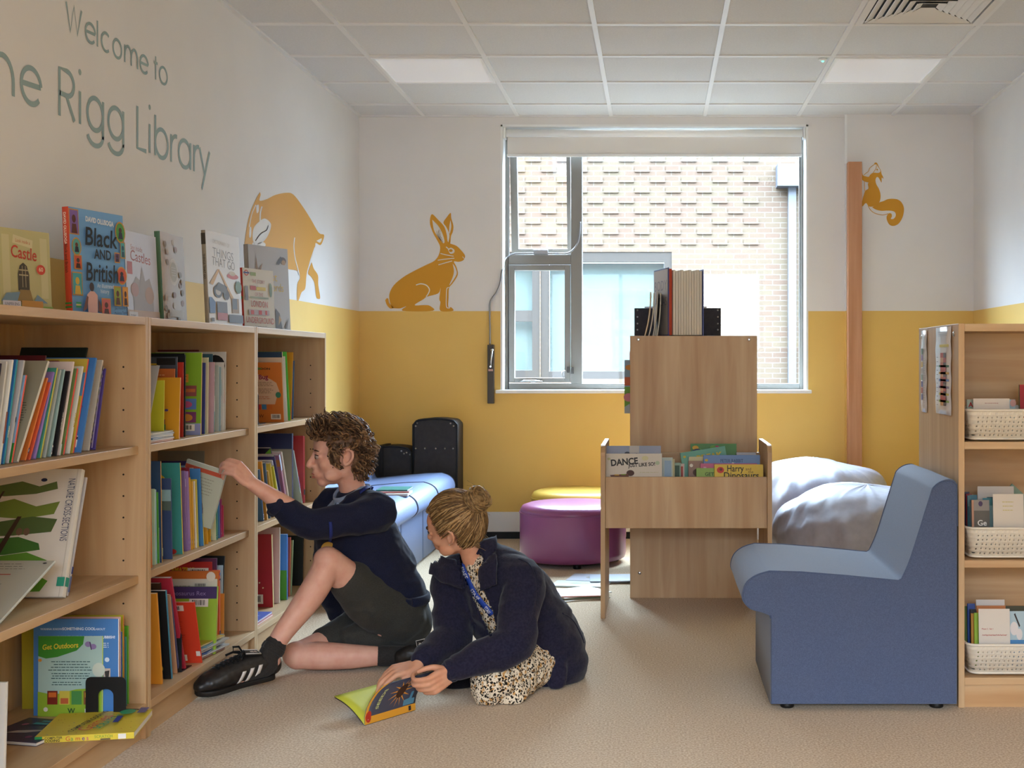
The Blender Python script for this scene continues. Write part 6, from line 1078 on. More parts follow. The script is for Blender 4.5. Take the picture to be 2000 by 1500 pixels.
# ================================================================== people
def limb(b, pts, ref=None, n=18, sub=5, cap=4, mi=0):
    """closed tapering tube. pts: (point, r) or (point, ra, rb); ra along ref"""
    q = []
    for p in pts:
        v = p[0]; ra = p[1]; rb = p[2] if len(p) > 2 else p[1]; q.append((v[0], v[1], v[2], ra, rb))
    c = crom(q, sub) if len(q) > 2 else [tuple(q[0][k]+(q[1][k]-q[0][k])*i/sub for k in range(5)) for i in range(sub+1)]
    P3 = [Vector(x[:3]) for x in c]; R = [(max(x[3], .001), max(x[4], .001)) for x in c]
    def ends(p, d, r):
        m = min(r); return [(p+d*m*math.sin(math.pi/2*i/cap), (r[0]*math.cos(math.pi/2*i/cap)+1e-4, r[1]*math.cos(math.pi/2*i/cap)+1e-4)) for i in range(1, cap+1)]
    a = ends(P3[0], (P3[0]-P3[1]).normalized(), R[0])[::-1]; z = ends(P3[-1], (P3[-1]-P3[-2]).normalized(), R[-1])
    pts_ = [x[0] for x in a]+P3+[x[0] for x in z]; rr = [x[1] for x in a]+R+[x[1] for x in z]
    b.tube(pts_, rr, n, mi, None, True, ref)
    return b
def blob(b, name, mats, parent=None, voxel=.005, it=4, disp=None, cut=None, thick=0.0, crisp=None):
    """union of overlapping closed shapes as one continuous surface"""
    me = b.mesh(name); o = bpy.data.objects.new(name, me); COL.objects.link(o)
    md = o.modifiers.new('r', 'REMESH'); md.mode = 'VOXEL'; md.voxel_size = voxel
    dg = bpy.context.evaluated_depsgraph_get(); m2 = bpy.data.meshes.new_from_object(o.evaluated_get(dg))
    o.modifiers.clear(); o.data = m2; bpy.data.meshes.remove(me)
    bm = bmesh.new(); bm.from_mesh(m2)
    soft = [v for v in bm.verts if not crisp(v.co)] if crisp else None
    for k in range(it): bmesh.ops.smooth_vert(bm, verts=soft if (crisp and k > 0) else bm.verts, factor=.5, use_axis_x=True, use_axis_y=True, use_axis_z=True)
    bm.normal_update()
    if disp:
        mv = [(v, v.normal*disp(v.co, v.normal)) for v in bm.verts]
        for v, d in mv: v.co += d
        bmesh.ops.smooth_vert(bm, verts=bm.verts, factor=.4, use_axis_x=True, use_axis_y=True, use_axis_z=True)
        bm.normal_update()
    if cut:
        dead = [v for v in bm.verts if cut(v.co, v.normal)]; bmesh.ops.delete(bm, geom=dead, context='VERTS')
    for f in bm.faces: f.smooth = True
    for v in bm.verts:
        if v.co.z < .003: v.co.z = .003
    bm.to_mesh(m2); bm.free(); m2.name = name
    for m in (mats if isinstance(mats, (list, tuple)) else [mats]): m2.materials.append(m)
    if thick:
        s = o.modifiers.new('cloth_thickness', 'SOLIDIFY'); s.thickness = thick; s.offset = -1
    if parent: attach(o, parent)
    return o
def bvh_of(o):
    me = o.data; return BVHTree.FromPolygons([tuple(v.co) for v in me.vertices], [tuple(p.vertices) for p in me.polygons])
EYE = Vector((0, 0, CH))
def hit(bvh, px, py, Yd, off):
    d = (P(px, py, 1.0)-EYE).normalized(); h = bvh.ray_cast(EYE, d)
    if h[0] is None:
        h = bvh.find_nearest(P(px, py, Yd))
    return h[0]+(h[1] if h[1].dot(d) < 0 else -h[1])*off
def sheet(name, A, B_, bvh, off, m, parent, Yd, thick=.004, nx=6, ny=14, sides=None):
    """cloth strip lying on a surface between two edge lines"""
    def res(L, n):
        L = crom(L, 6); return [L[round(i*(len(L)-1)/n)] for i in range(n+1)]
    A, B_ = res(A, ny), res(B_, ny); v = []
    for a, c in zip(A, B_):
        for k in range(nx+1):
            t = k/nx; v.append(hit(bvh, a[0]+(c[0]-a[0])*t, a[1]+(c[1]-a[1])*t, Yd, off))
    b = MB(); b.add(v, [(i*(nx+1)+k, i*(nx+1)+k+1, (i+1)*(nx+1)+k+1, (i+1)*(nx+1)+k) for i in range(ny) for k in range(nx)], 0, True)
    o = b.build(name, m, parent); s = o.modifiers.new('cloth_thickness', 'SOLIDIFY'); s.thickness = thick; s.offset = 0
    return o
def head_frame(c, f, roll=0.0, k=1.0):
    f = Vector(f).normalized(); u = (Vector((0, 0, 1))-f*f.z).normalized(); l = u.cross(f)
    r = math.radians(roll); u2 = u*math.cos(r)+l*math.sin(r); l2 = u2.cross(f)
    return Matrix(((f.x*k, l2.x*k, u2.x*k, c[0]), (f.y*k, l2.y*k, u2.y*k, c[1]), (f.z*k, l2.z*k, u2.z*k, c[2]), (0, 0, 0, 1)))
def head(b, M, female=False):
    B = lambda c, r: b.ball(c, r, 20, 0, M)
    B((-.014, 0, .026), (.094, .074, .088)); B((.030, 0, -.022), (.056, .060, .078)); B((.050, 0, .030), (.038, .056, .044))
    B((.026, 0, -.066), (.052, .050, .040)); B((.060, 0, -.092), (.022, .024, .020)); B((-.006, 0, -.058), (.045, .056, .040))
    for s in (1, -1):
        B((.070, s*.026, .014), (.017, .024, .0085)); B((.052, s*.036, -.030), (.026, .024, .024)); B((.030, s*.046, -.070), (.032, .014, .022))
        B((.089, s*.012, -.037), (.012, .009, .008)); B((.0735, s*.031, -.002), (.0125, .0155, .0105))
        # ear: rim, bowl and lobe
        er = [(-.006, s*.073, .004), (-.012, s*.080, .016), (-.024, s*.085, .018), (-.034, s*.086, .006), (-.033, s*.085, -.012), (-.022, s*.080, -.028), (-.010, s*.075, -.036), (-.005, s*.072, -.028), (-.006, s*.072, -.012)]
        limb(b, [(M @ Vector(p), .0056*M.to_scale().x) for p in er], n=10, sub=3, cap=2)
        B((-.018, s*.068, -.006), (.015, .006, .024)); B((-.009, s*.074, -.033), (.007, .0055, .008))
    b.tube([M @ Vector(p) for p in ((.083, 0, .010), (.092, 0, -.008), (.102, 0, -.024), (.106, 0, -.033), (.098, 0, -.041))], [x*M.to_scale().x for x in (.0075, .0085, .0105, .0115, .008)], 12)
    B((.083, 0, -.058), (.014, .022, .012)); B((.086, 0, -.063), (.010, .020, .0052)); B((.083, 0, -.074), (.0105, .018, .0062)); B((.072, 0, -.066), (.020, .030, .020))
def hand(b, wrist, d, wid, n, k=1.0, curls=((20, 30, 25),)*4, spread=.0, thumb=None, wr=.026):
    """palm with four jointed fingers and a thumb. d: wrist to knuckles, wid: index to little finger, n: where the palm looks"""
    d = Vector(d).normalized(); wid = Vector(wid); wid = (wid-d*wid.dot(d)).normalized(); nn = Vector(n); nn = (nn-d*nn.dot(d)-wid*nn.dot(wid)).normalized()
    L = .088*k; offs = (-.030, -.010, .010, .028); lens = ((.042, .026, .020), (.047, .029, .021), (.043, .027, .020), (.034, .021, .018)); kl = (.97, 1.0, .95, .87)
    for i in range(4):
        kn = wrist+d*L*kl[i]+wid*offs[i]*k
        limb(b, [(wrist+wid*offs[i]*k*.55+d*.004, .0125*k, .0135*k), (wrist+d*L*.5*kl[i]+wid*offs[i]*k*.85+nn*.003, .0125*k, .0140*k), (kn, .0095*k, .0105*k)], n=12, sub=4)
        p = kn.copy(); a = 0; pts = [(p, .0095*k)]; dd = (d+wid*(spread*(i-1.5))).normalized()
        for j in range(3):
            a += math.radians(curls[i % len(curls)][j]); q = dd*math.cos(a)+nn*math.sin(a); p = p+q*lens[i][j]*k
            pts.append((p, (.0086, .0078, .0066)[j]*k))
        limb(b, pts, n=12, sub=4, cap=3)
    limb(b, [(wrist+d*.010-wid*.012*k, .015*k), (wrist+d*.045*k-wid*.012*k+nn*.010*k, .016*k), (wrist+d*.07*k-wid*.008*k+nn*.004, .010*k)], n=12)
    t = thumb or (.35, -.8, .45)
    td = (d*t[0]+wid*t[1]+nn*t[2]).normalized(); base = wrist+d*.020*k-wid*.020*k+nn*.006*k
    mid = base+td*.038*k; tip = mid+(td*.6+d*.75).normalized()*.030*k; tip2 = tip+(td*.25+d*1.0).normalized()*.022*k
    limb(b, [(base, .0145*k), (mid, .0108*k), (tip, .0095*k), (tip2, .0078*k)], n=12, sub=4, cap=3)
    return tip2
def skin_mat(name, c1, c2):
    m = noise_mat(name, c1, c2, scale=(28, 28, 28), detail=4, rough=.5, spec=.35, bump=.08, bscale=900, lo=.3, hi=.7)
    n, l, b = ntree(m); b.inputs['Subsurface Weight'].default_value = .12; b.inputs['Subsurface Radius'].default_value = (1.0, .35, .2); b.inputs['Subsurface Scale'].default_value = .006
    return m
skin_b = skin_mat('skin_boy', '#d29a86', '#dbab97'); skin_w = skin_mat('skin_woman', '#c88d6e', '#d29d80')
def fabric(name, c1, c2, s=600, bump=.25, sheen=.08): return noise_mat(name, c1, c2, scale=(s*.5,)*3, detail=3, rough=.92, spec=.1, bump=bump, bscale=s, sheen=sheen, bdist=.001)
navy = fabric('navy_knit', '#1b1d30', '#22253a'); fleece = fabric('navy_fleece', '#1c1b2c', '#262538', 260, .55, .12); short_m = fabric('charcoal_twill', '#353431', '#3f3e3a'); sock_m = fabric('grey_sock', '#2b2826', '#353230')
def folds(axis_pts, amp=.008, fs=26, seed=0.0):
    """wrinkles running across the limb or body"""
    def f(co, nrm):
        q = Vector((co.x*fs*.55+seed, co.y*fs*.55, co.z*fs)); a = noise.noise(q*.6)*1.2+noise.noise(q*1.5+Vector((7, 3, 1)))*.5
        return amp*(1-2*abs(a))*.6+amp*.5*noise.noise(Vector((co.x, co.y, co.z))*9+Vector((seed, 0, 0)))
    return f
def eyes(M, parent, lash='#2c1f18', iris='#5a4632'):
    for s in (1, -1):
        b = MB(); b.ball((.0775, s*.031, -.003), (.0098, .0125, .0088), 16, 0, M); o = b.build('eye', mat('#a99c94', .3, .5, name='eye_white'), parent)
        q = MB(); q.ball((.0850, s*.0315, -.0045), (.0030, .0066, .0066), 12, 0, M); q.build('iris', mat(iris, .25, .5, name='iris'), o)
        q = MB(); pts = [(.0865-.010*abs(t)**1.6, s*(.031+.014*t), .0045-.003*t*t) for t in (-1, -.5, 0, .5, 1)]; q.tube([M @ Vector(p) for p in pts], .0016, 6); q.build('eyelashes', mat(lash, .6, name='lash'), o)
        q = MB(); pts = [(.086-.012*abs(t)**1.6, s*(.031+.019*t), .0205-.004*t*t) for t in (-1, -.5, 0, .5, 1)]; q.tube([M @ Vector(p) for p in pts], [.0016, .0028, .0030, .0028, .0012], 6); q.build('eyebrow', mat('#4a3526', .8, name='brow'), parent)
def lips(M, parent, col):
    b = MB(); L = lambda z, e: [(.0955-.016*t*t, .0205*t, z+e*(1-t*t)) for t in (-1, -.6, -.25, 0, .25, .6, 1)]
    b.tube([M @ Vector(p) for p in L(-.0665, .0035)], [.001, .0032, .0040, .0036, .0040, .0032, .001], 8); b.tube([M @ Vector((p[0]-.002, p[1]*.9, p[2])) for p in L(-.0700, -.0045)], [.001, .0038, .0048, .0050, .0048, .0038, .001], 8)
    return b.build('lips', mat(col, .45, name='lips'), parent)
def hair_mat(name, a, c):
    m = noise_mat(name, a, c, scale=(90, 90, 90), detail=3, rough=.5, spec=.25, lo=.3, hi=.72); return m

# ------------------------------------------------------------------ the boy
boy = thing('person', 'boy in navy school jumper and grey shorts sitting on the carpet reaching for a book', 'person', (-1.05, 4.72, 0))
bH = head_frame(P(663, 886, 4.60), (-.93, -.36, -.05), 0, 1.06)
jb = {k: P(*v) for k, v in dict(hipL=(758, 1205, 4.62), kneeL=(643, 1096, 4.42), ankL=(525, 1280, 4.285), hipR=(757, 1217, 4.84), kneeR=(582, 1281, 4.50), ankR=(786, 1281, 4.56),
      shL=(738, 1000, 4.51), elL=(608, 1022, 4.38), wrL=(493, 945, 4.305), shR=(648, 990, 4.76), elR=(642, 1120, 4.93), wrR=(660, 1222, 4.97)).items()}
axb = (jb['shL']-jb['shR']).normalized(); axb.z = 0
b = MB(); head(b, bH)
nk = bH @ Vector((-.030, 0, -.075)); nb = P(694, 978, 4.635)
limb(b, [(bH @ Vector((-.020, 0, -.040)), .052), (nk, .048), (P(690, 962, 4.63), .050), (nb, .062)])
limb(b, [(nb, .06, .06), (P(706, 1010, 4.65), .15, .09), (P(722, 1080, 4.67), .14, .10), (P(758, 1160, 4.72), .13, .10), (P(770, 1210, 4.74), .13, .10)], ref=axb)
for s in 'LR':
    limb(b, [(jb['sh'+s], .052), (jb['sh'+s].lerp(jb['el'+s], .5), .043), (jb['el'+s], .037)])
    limb(b, [(jb['el'+s], .036), (jb['el'+s].lerp(jb['wr'+s], .35), .037), (jb['el'+s].lerp(jb['wr'+s], .75), .029), (jb['wr'+s], .024)])
    limb(b, [(jb['hip'+s], .085), (jb['hip'+s].lerp(jb['knee'+s], .5), .070), (jb['hip'+s].lerp(jb['knee'+s], .85), .055), (jb['knee'+s], .050)])
    b.ball(jb['knee'+s]+Vector((-.006, -.004, .006)), (.050, .048, .048), 18)
kl, al = jb['kneeL'], jb['ankL']; back = Vector((.7, .25, .1)).normalized()
limb(b, [(kl, .049), (kl.lerp(al, .25)+back*.012, .050), (kl.lerp(al, .45)+back*.012, .047), (kl.lerp(al, .75), .036), (al, .031)])
kr, ar = jb['kneeR'], jb['ankR']
limb(b, [(kr, .047), (kr.lerp(ar, .25)+Vector((0, -.008, .002)), .050), (kr.lerp(ar, .5)+Vector((0, -.008, 0)), .045), (kr.lerp(ar, .8), .034), (ar, .031)])
footL = (P(530, 1322, 4.30), P(404, 1350, 4.165)); limb(b, [(al+Vector((.01, .005, -.02)), .030), (al.lerp(footL[1], .5)+Vector((0, 0, -.012)), .030), (footL[1]+Vector((.04, .03, .012)), .022)])
limb(b, [(ar, .030), (ar+Vector((.09, .03, .0)), .030), (ar+Vector((.17, .06, -.01)), .022)])
tipb = hand(b, jb['wrL'], P(464, 917, 4.280)-jb['wrL'], (.05, -.55, -.80), (-.45, .6, -.75), .93, ((42, 50, 30), (44, 50, 30), (46, 50, 30), (50, 50, 30)), 0, (.6, -.35, .75))
hand(b, jb['wrR'], Vector((-.25, -.1, -.5)), (0, -1, 0), (-.9, 0, -.4), .92, ((10, 15, 10),)*4, .15)
body_b = blob(b, 'body', skin_b, boy, .0036, 6, crisp=lambda co: (lambda q: abs(q.y) > .064 and abs(q.x+.02) < .03 and abs(q.z) < .05)(bH.inverted() @ co))
eyes(bH, boy); lips(bH, boy, '#b8705f')
# jumper
b = MB()
limb(b, [(P(690, 982, 4.635), .066, .066), (P(692, 998, 4.64), .132, .096), (P(697, 1030, 4.65), .178, .128), (P(708, 1085, 4.67), .186, .150), (P(738, 1135, 4.70), .180, .152), (P(756, 1160, 4.71), .165, .140)], ref=axb, n=32)
for s, cu in (('L', P(541, 988, 4.335)), ('R', P(656, 1196, 4.955))):
    limb(b, [(P(706, 1000, 4.6) if s == 'L' else P(680, 1000, 4.70), .085), (jb['sh'+s], .070), (jb['sh'+s].lerp(jb['el'+s], .5)+Vector((0, 0, -.004)), .060), (jb['el'+s]+Vector((0, 0, -.006)), .053), (jb['el'+s].lerp(cu, .6)+Vector((0, 0, -.004)), .046), (cu, .037)])
jumper = blob(b, 'jumper', navy, boy, .006, 4, folds(None, .011, 22, 1.0))
jb_bvh = bvh_of(jumper)
b = MB()     # ribbed hem and cuff
hem = [P(756, 1160, 4.71)+axb*.172*math.cos(a)+Vector((axb.y, -axb.x, 0))*.147*math.sin(a)+Vector((0, 0, -.012)) for a in [i*math.pi/20 for i in range(41)]]
b.tube(hem, [(.020, .009)]*41, 8, ref=(0, 0, 1)); b.build('hem', navy, boy); b = MB(); cu = P(540, 988, 4.334); cd = (jb['wrL']-jb['elL']).normalized(); o1 = cd.orthogonal().normalized(); o2 = cd.cross(o1)
b.tube([cu+(o1*math.cos(a)+o2*math.sin(a))*.037 for a in [i*math.pi/12 for i in range(25)]], [(.014, .0045)]*25, 8, ref=cd); b.build('cuff', navy, boy)
# polo collar, lanyard, badge
polo = fabric('pale_blue_polo', '#8d97ab', '#9ba5b8', 500)
b = MB(); fx = Vector((-axb.y, axb.x, 0)); fx = -fx if fx.x > 0 else fx
nc = P(690, 970, 4.632)
ring = [nc+axb*.066*math.cos(a)+fx*.062*math.sin(a)+Vector((0, 0, .020-.040*max(0, math.sin(a)))) for a in [i*math.pi/16-.5*math.pi for i in range(33)]]
b.tube(ring, [(.024, .006)]*33, 8, ref=(0, 0, 1)); 
for sg in (1, -1):
    w0 = nc+fx*.064+Vector((0, 0, -.012)); b.add([w0+axb*sg*.004, w0+axb*sg*.060-fx*.03+Vector((0, 0, .012)), w0+axb*sg*.074+fx*.020+Vector((0, 0, -.044)), w0+axb*sg*.020+fx*.034+Vector((0, 0, -.050))]+
          [q+fx*.004 for q in (w0+axb*sg*.004, w0+axb*sg*.060-fx*.03+Vector((0, 0, .012)), w0+axb*sg*.074+fx*.020+Vector((0, 0, -.044)), w0+axb*sg*.020+fx*.034+Vector((0, 0, -.050)))], [(0, 1, 2, 3), (7, 6, 5, 4), (0, 4, 5, 1), (1, 5, 6, 2), (2, 6, 7, 3), (3, 7, 4, 0)])
b.build('polo_collar', polo, boy)
lan = mat('#25306f', .7, .2, name='lanyard_blue')
sheet('lanyard', [(704, 962), (716, 953), (727, 947)], [(707, 968), (719, 959), (730, 953)], jb_bvh, .010, lan, boy, 4.6, .002, 2, 10)
sheet('lanyard', [(642, 1020), (643, 1040), (642, 1064)], [(648, 1020), (649, 1040), (648, 1064)], jb_bvh, .004, lan, boy, 4.5, .002, 2, 10)
bc = hit(jb_bvh, 645, 1072, 4.5, .010); nrm = (EYE-bc); nrm.z *= .3; nrm.normalize(); mz = Vector((0, 0, 1)); mx = nrm.cross(mz).normalized(); Mb = Matrix((( mx.x, mz.x, nrm.x, bc.x), (mx.y, mz.y, nrm.y, bc.y), (mx.z, mz.z, nrm.z, bc.z), (0, 0, 0, 1)))
b = MB(); b.lathe([(.001, -.002), (.0245, -.002), (.0255, 0), (.0245, .002), (.001, .002)], (0, 0, 0), 32, 0, Mb); b.build('badge', mat('#c8963a', .5, name='badge_yellow'), boy)
# shorts
b = MB()
limb(b, [(P(752, 1150, 4.71), .135, .115), (P(768, 1185, 4.73), .150, .128), (P(778, 1212, 4.74), .150, .124)], ref=axb, n=28)
b.ball(P(776, 1216, 4.735), (.108, .130, .118), 24)
hl = jb['hipL']; limb(b, [(hl+Vector((.03, .03, 0)), .105), (hl.lerp(kl, .30), .096), (hl.lerp(kl, .58), .079), (hl.lerp(kl, .62), .078)], n=24)
hr = jb['hipR']; limb(b, [(hr, .108), (hr.lerp(kr, .30), .100), (hr.lerp(kr, .5), .084), (hr.lerp(kr, .68), .068)], n=24); limb(b, [(P(775, 1225, 4.70), .10), (P(725, 1238, 4.63), .075), (P(690, 1246, 4.60), .05)], n=20)
blob(b, 'shorts', short_m, boy, .006, 4, folds(None, .007, 20, 5.0))
# socks and shoes
b = MB(); limb(b, [(kl.lerp(al, .90), .0385), (al, .0365), (al+Vector((-.005, -.004, -.035)), .034), (al.lerp(footL[1], .4)+Vector((0, 0, -.02)), .030)], n=20); soL = blob(b, 'sock', sock_m, boy, .0035, 2, folds(None, .003, 60, 2.0))
b = MB(); q0 = kl.lerp(al, .90); cd = (al-kl).normalized(); o1 = cd.orthogonal().normalized(); o2 = cd.cross(o1)
b.tube([q0+cd*.012+(o1*math.cos(a)+o2*math.sin(a))*.0385 for a in [i*math.pi/14 for i in range(29)]], [(.012, .003)]*29, 8, ref=cd); b.build('sock_cuff', sock_m, soL)
b = MB(); limb(b, [(kr.lerp(ar, .80), .0385), (ar, .037), (ar+Vector((.06, .02, -.004)), .036)], n=20); blob(b, 'sock', sock_m, boy, .0035, 2)
leather = noise_mat('black_leather', '#1b1816', '#262220', scale=(60, 60, 60), rough=.42, spec=.4, bump=.12, bscale=300)
stripe_m = mat('#cfc8c0', .5, name='stripe_white'); lace_m = fabric('black_lace', '#0e0d0d', '#171616', 700)
def shoe(heel, toe, tilt, parent, full=True, L=.262):
    x = (toe-heel).normalized(); y = Vector((0, 0, 1)).cross(x).normalized(); z = x.cross(y)
    R = Matrix.Rotation(math.radians(tilt), 3, x); y = R @ y; z = R @ z
    M = Matrix(((x.x, y.x, z.x, heel.x), (x.y, y.y, z.y, heel.y), (x.z, y.z, z.z, heel.z), (0, 0, 0, 1)))
    T = lambda a, c, d: M @ Vector((a, c, d))
    prof = [(0.0, .032, .042, .037), (.03, .038, .052, .046), (.07, .041, .053, .048), (.11, .044, .051, .047), (.15, .048, .046, .043), (.19, .049, .039, .037), (.225, .044, .033, .030), (.250, .030, .027, .020)]
    b = MB(); limb(b, [(T(a, -.004*math.sin(a*12), zc), w, h) for a, w, zc, h in prof], ref=y, n=24, sub=4)
    up = blob(b, 'shoe_upper', leather, parent, .003, 3, lambda co, nr: .0012*noise.noise(co*70))
    b = MB(); ol = [(-.006+.27*t, wd) for t, wd in ((0, .012), (.03, .027), (.1, .033), (.3, .034), (.5, .037), (.7, .046), (.85, .044), (.95, .030), (1, .012))]; ol = crom(ol, 4)
    sh_ = [(a, w) for a, w in ol]+[(a, -w) for a, w in reversed(ol)]; b.prism(sh_, -.002, .017, 'xy', 0, M, True); b.build('sole', mat('#15120f', .6, name='sole_rubber'), up, bevel=.003)
    if not full: return up
    bv = bvh_of(up)
    for k, a in enumerate((.050, .079, .108)):         # three side stripes
        v = []
        for i in range(9):
            for j in range(3):
                t = i/8; p = T(a+.020*t-.004+(.0135*(j/2)), .08, .018+(.050-.004*k)*(1-t)); h = bv.ray_cast(p, -y); q = h[0] if h[0] else p; v.append(q+y*.0012)
        s = MB(); s.add(v, [(i*3+j, i*3+j+1, (i+1)*3+j+1, (i+1)*3+j) for i in range(8) for j in range(2)], 0, True); o = s.build('stripe', stripe_m, up); o.modifiers.new('t', 'SOLIDIFY').thickness = .0012
    def top(a, c):
        h = bv.ray_cast(T(a, c, .2), -z); return (h[0] if h[0] else T(a, c, .07))+z*.003
    lc = MB()
    for k in range(6):
        a = .105+.016*k; w = .021-.0012*k; lc.tube([top(a+.004, -w), top(a, -w*.4), top(a-.003, w*.4), top(a+.003, w)], [(.0042, .002)]*4, 8, ref=z)
        lc.tube([top(a+.004, w), top(a+.009, 0)+z*.002, top(a+.014, -w)], [(.0036, .002)]*3, 8, ref=z)
    c0 = top(.100, 0)+z*.006; lc.ball(c0, .008, 10)
    for sy in (1, -1):
        lc.tube([c0, c0+y*sy*.022+z*.018+x*.006, c0+y*sy*.045+z*.012+x*.018, c0+y*sy*.038-z*.002+x*.02, c0+y*sy*.012+z*.004+x*.006], [(.004, .0022)]*5, 8)
        lc.tube([c0, c0+y*sy*.020+z*.004+x*.028, c0+y*sy*.030-z*.006+x*.050], [(.004, .0022)]*3, 8)
    lc.build('laces', lace_m, up)
    tg = MB(); tg.box(-.002, .055, -.022, .022, -.003, .004, 0, M @ Matrix.Translation((.046, .002, .098)) @ Matrix.Rotation(math.radians(-12), 4, 'Y')); to = tg.build('tongue', leather, up, bevel=.003)
    Mt = M @ Matrix.Translation((.046, .002, .1025)) @ Matrix.Rotation(math.radians(-12), 4, 'Y'); lb = MB()
    lb.tube([Mt @ Vector(p) for p in ((.054, .021, 0), (0, .021, 0), (0, -.021, 0), (.054, -.021, 0))], [(.0016, .0016)]*4, 6)
    for ang in (-38, 0, 38):                          # three-leaf mark
        R2 = Mt @ Matrix.Translation((.018, 0, .0005)) @ Matrix.Rotation(math.radians(ang), 4, 'Z'); lb.add([(0, 0, 0), (-.004, -.0035, 0), (-.010, -.002, 0), (-.0135, 0, 0), (-.010, .002, 0), (-.004, .0035, 0)], [(0, 1, 2, 3, 4, 5)], 0, False, R2)
    for k in range(3): lb.box(.020+.004*k, .0225+.004*k, -.008+.001*k, .008-.001*k, 0, .0006, 0, Mt)
    lb.build('tongue_mark', stripe_m, to)
    return up
shoe(P(532, 1321, 4.305), P(404, 1352, 4.165), -8, boy)
shoe(Vector((ar.x-.005, ar.y+.0, .012)), Vector((ar.x+.24, ar.y+.10, .010)), 35, boy, True)
# curly hair
hairb = hair_mat('hair_brown', '#38261a', '#84634a')
b = MB(); b.ball((-.020, 0, .034), (.101, .083, .094), 28, 0, bH); b.ball((-.050, 0, -.020), (.058, .066, .070), 24, 0, bH); b.ball((.045, 0, .070), (.048, .062, .036), 24, 0, bH)
for s in (1, -1): b.ball((.012, s*.062, .022), (.034, .020, .034), 16, 0, bH); b.ball((.020, s*.070, -.012), (.012, .008, .028), 12, 0, bH)
bHi = bH.inverted()
cap = blob(b, 'hair', hairb, boy, .004, 2, lambda co, nr: .004*noise.noise(co*45)+.002*noise.noise(co*110), lambda co, nr: ((lambda q: (q.x > .045 and q.z < .050) or (abs(q.y) > .05 and ((q.x+.017)/.023)**2+((q.z+.008)/.033)**2 < 1) or (q.x > -.03 and q.z < -.034) or q.z < -.088)(bHi @ co)))
rnd = random.Random(11); me = cap.data; pool = [(v.co.copy(), v.normal.copy()) for v in me.vertices]; b = MB()
HB = [MB(), MB(), MB()]
for i in range(900):
    co, nr = rnd.choice(pool); q = bHi @ co
    if (q.z < -.07 and q.x > -.03) or (abs(q.y) > .05 and ((q.x+.017)/.028)**2+((q.z+.004)/.042)**2 < 1): continue
    flow = (bH.to_3x3() @ Vector(((.05 if q.x > .02 else .35) if q.z > .03 else -.4, q.y*4, -.6 if q.z < .05 else .15))).normalized(); side = nr.cross(flow).normalized()
    ln = rnd.uniform(.022, .040)*(1.25 if q.z > .06 else .7); R0 = rnd.uniform(.004, .008); ph = rnd.uniform(0, 6.3); turns = rnd.uniform(.6, 1.2); pts = []
    for k in range(9):
        t = k/8; a = ph+turns*6.28*t; pts.append(co-nr*.003+flow*ln*t+nr*(.013*math.sin(t*2.6)+R0*math.sin(a)*t)+side*R0*math.cos(a)*t)
    HB[i % 3].tube(pts, [.0022, .0027, .0029, .0028, .0026, .0022, .0018, .0013, .0006], 5)
for k, (c1, c2) in enumerate((('#3a281b', '#4d3625'), ('#5f4530', '#7a5a40'), ('#876749', '#9a7a58'))): HB[k].build('curls', hair_mat('hair_brown_lock', c1, c2), cap)
# ------------------------------------------------------------------ the woman
wom = thing('person', 'woman in navy fleece and leopard print dress kneeling on the carpet turning a book', 'person', (-.40, 4.4, 0))
wH = head_frame(P(886, 1026, 4.30), (-.91, .30, -.16), 20, .985)
jw = {k: P(*v) for k, v in dict(shL=(1022, 1138, 4.24), elL=(1004, 1258, 4.11), wrL=(884, 1314, 4.02), shR=(884, 1128, 4.42), elR=(882, 1246, 4.28), wrR=(818, 1298, 4.10),
      hipL=(1062, 1276, 4.38), kneeL=(962, 1335, 4.13), hipR=(1035, 1272, 4.50), kneeR=(893, 1334, 4.33), ankL=(1085, 1318, 4.46), ankR=(1040, 1310, 4.62)).items()}
axw = (jw['shL']-jw['shR']); axw.z = 0; axw.normalize(); fww = Vector((axw.y, -axw.x, 0)); fww = fww if fww.y < 0 else -fww
b = MB(); head(b, wH, True)
nbw = P(948, 1100, 4.34)
limb(b, [(wH @ Vector((-.022, 0, -.045)), .047), (wH @ Vector((-.040, 0, -.085)), .045), (P(930, 1092, 4.325), .049), (nbw, .062)])
limb(b, [(nbw, .06), (P(965, 1125, 4.35), .15, .08), (P(995, 1175, 4.37), .13, .095), (P(1030, 1230, 4.40), .12, .10), (P(1052, 1275, 4.42), .14, .11)], ref=axw)
for s in 'LR':
    limb(b, [(jw['sh'+s], .048), (jw['sh'+s].lerp(jw['el'+s], .5), .043), (jw['el'+s], .036)])
    limb(b, [(jw['el'+s], .035), (jw['el'+s].lerp(jw['wr'+s], .35), .036), (jw['el'+s].lerp(jw['wr'+s], .75), .028), (jw['wr'+s], .0235)])
    limb(b, [(jw['hip'+s], .090), (jw['hip'+s].lerp(jw['knee'+s], .5), .075), (jw['knee'+s], .052)])
    limb(b, [(jw['knee'+s], .050), (jw['knee'+s].lerp(jw['ank'+s], .35), .050), (jw['ank'+s], .034)])
    a = jw['ank'+s]; limb(b, [(a, .032), (a+Vector((.03, .08, -.012)), .028), (a+Vector((.03, .14, -.02)), .02)])
hand(b, jw['wrR'], P(772, 1310, 4.06)-jw['wrR'], (.18, 1.0, .25), (-.25, -.15, -1), 1.02, ((30, 35, 25), (28, 32, 22), (30, 32, 25), (34, 35, 25)), .03, (.80, -.45, .35))
hand(b, jw['wrL'], P(852, 1334, 3.985)-jw['wrL'], (.15, .30, -.95), (-.35, 1, -.15), 1.0, ((48, 50, 30), (50, 52, 30), (52, 55, 30), (55, 55, 30)), 0, (.55, -.35, .75))
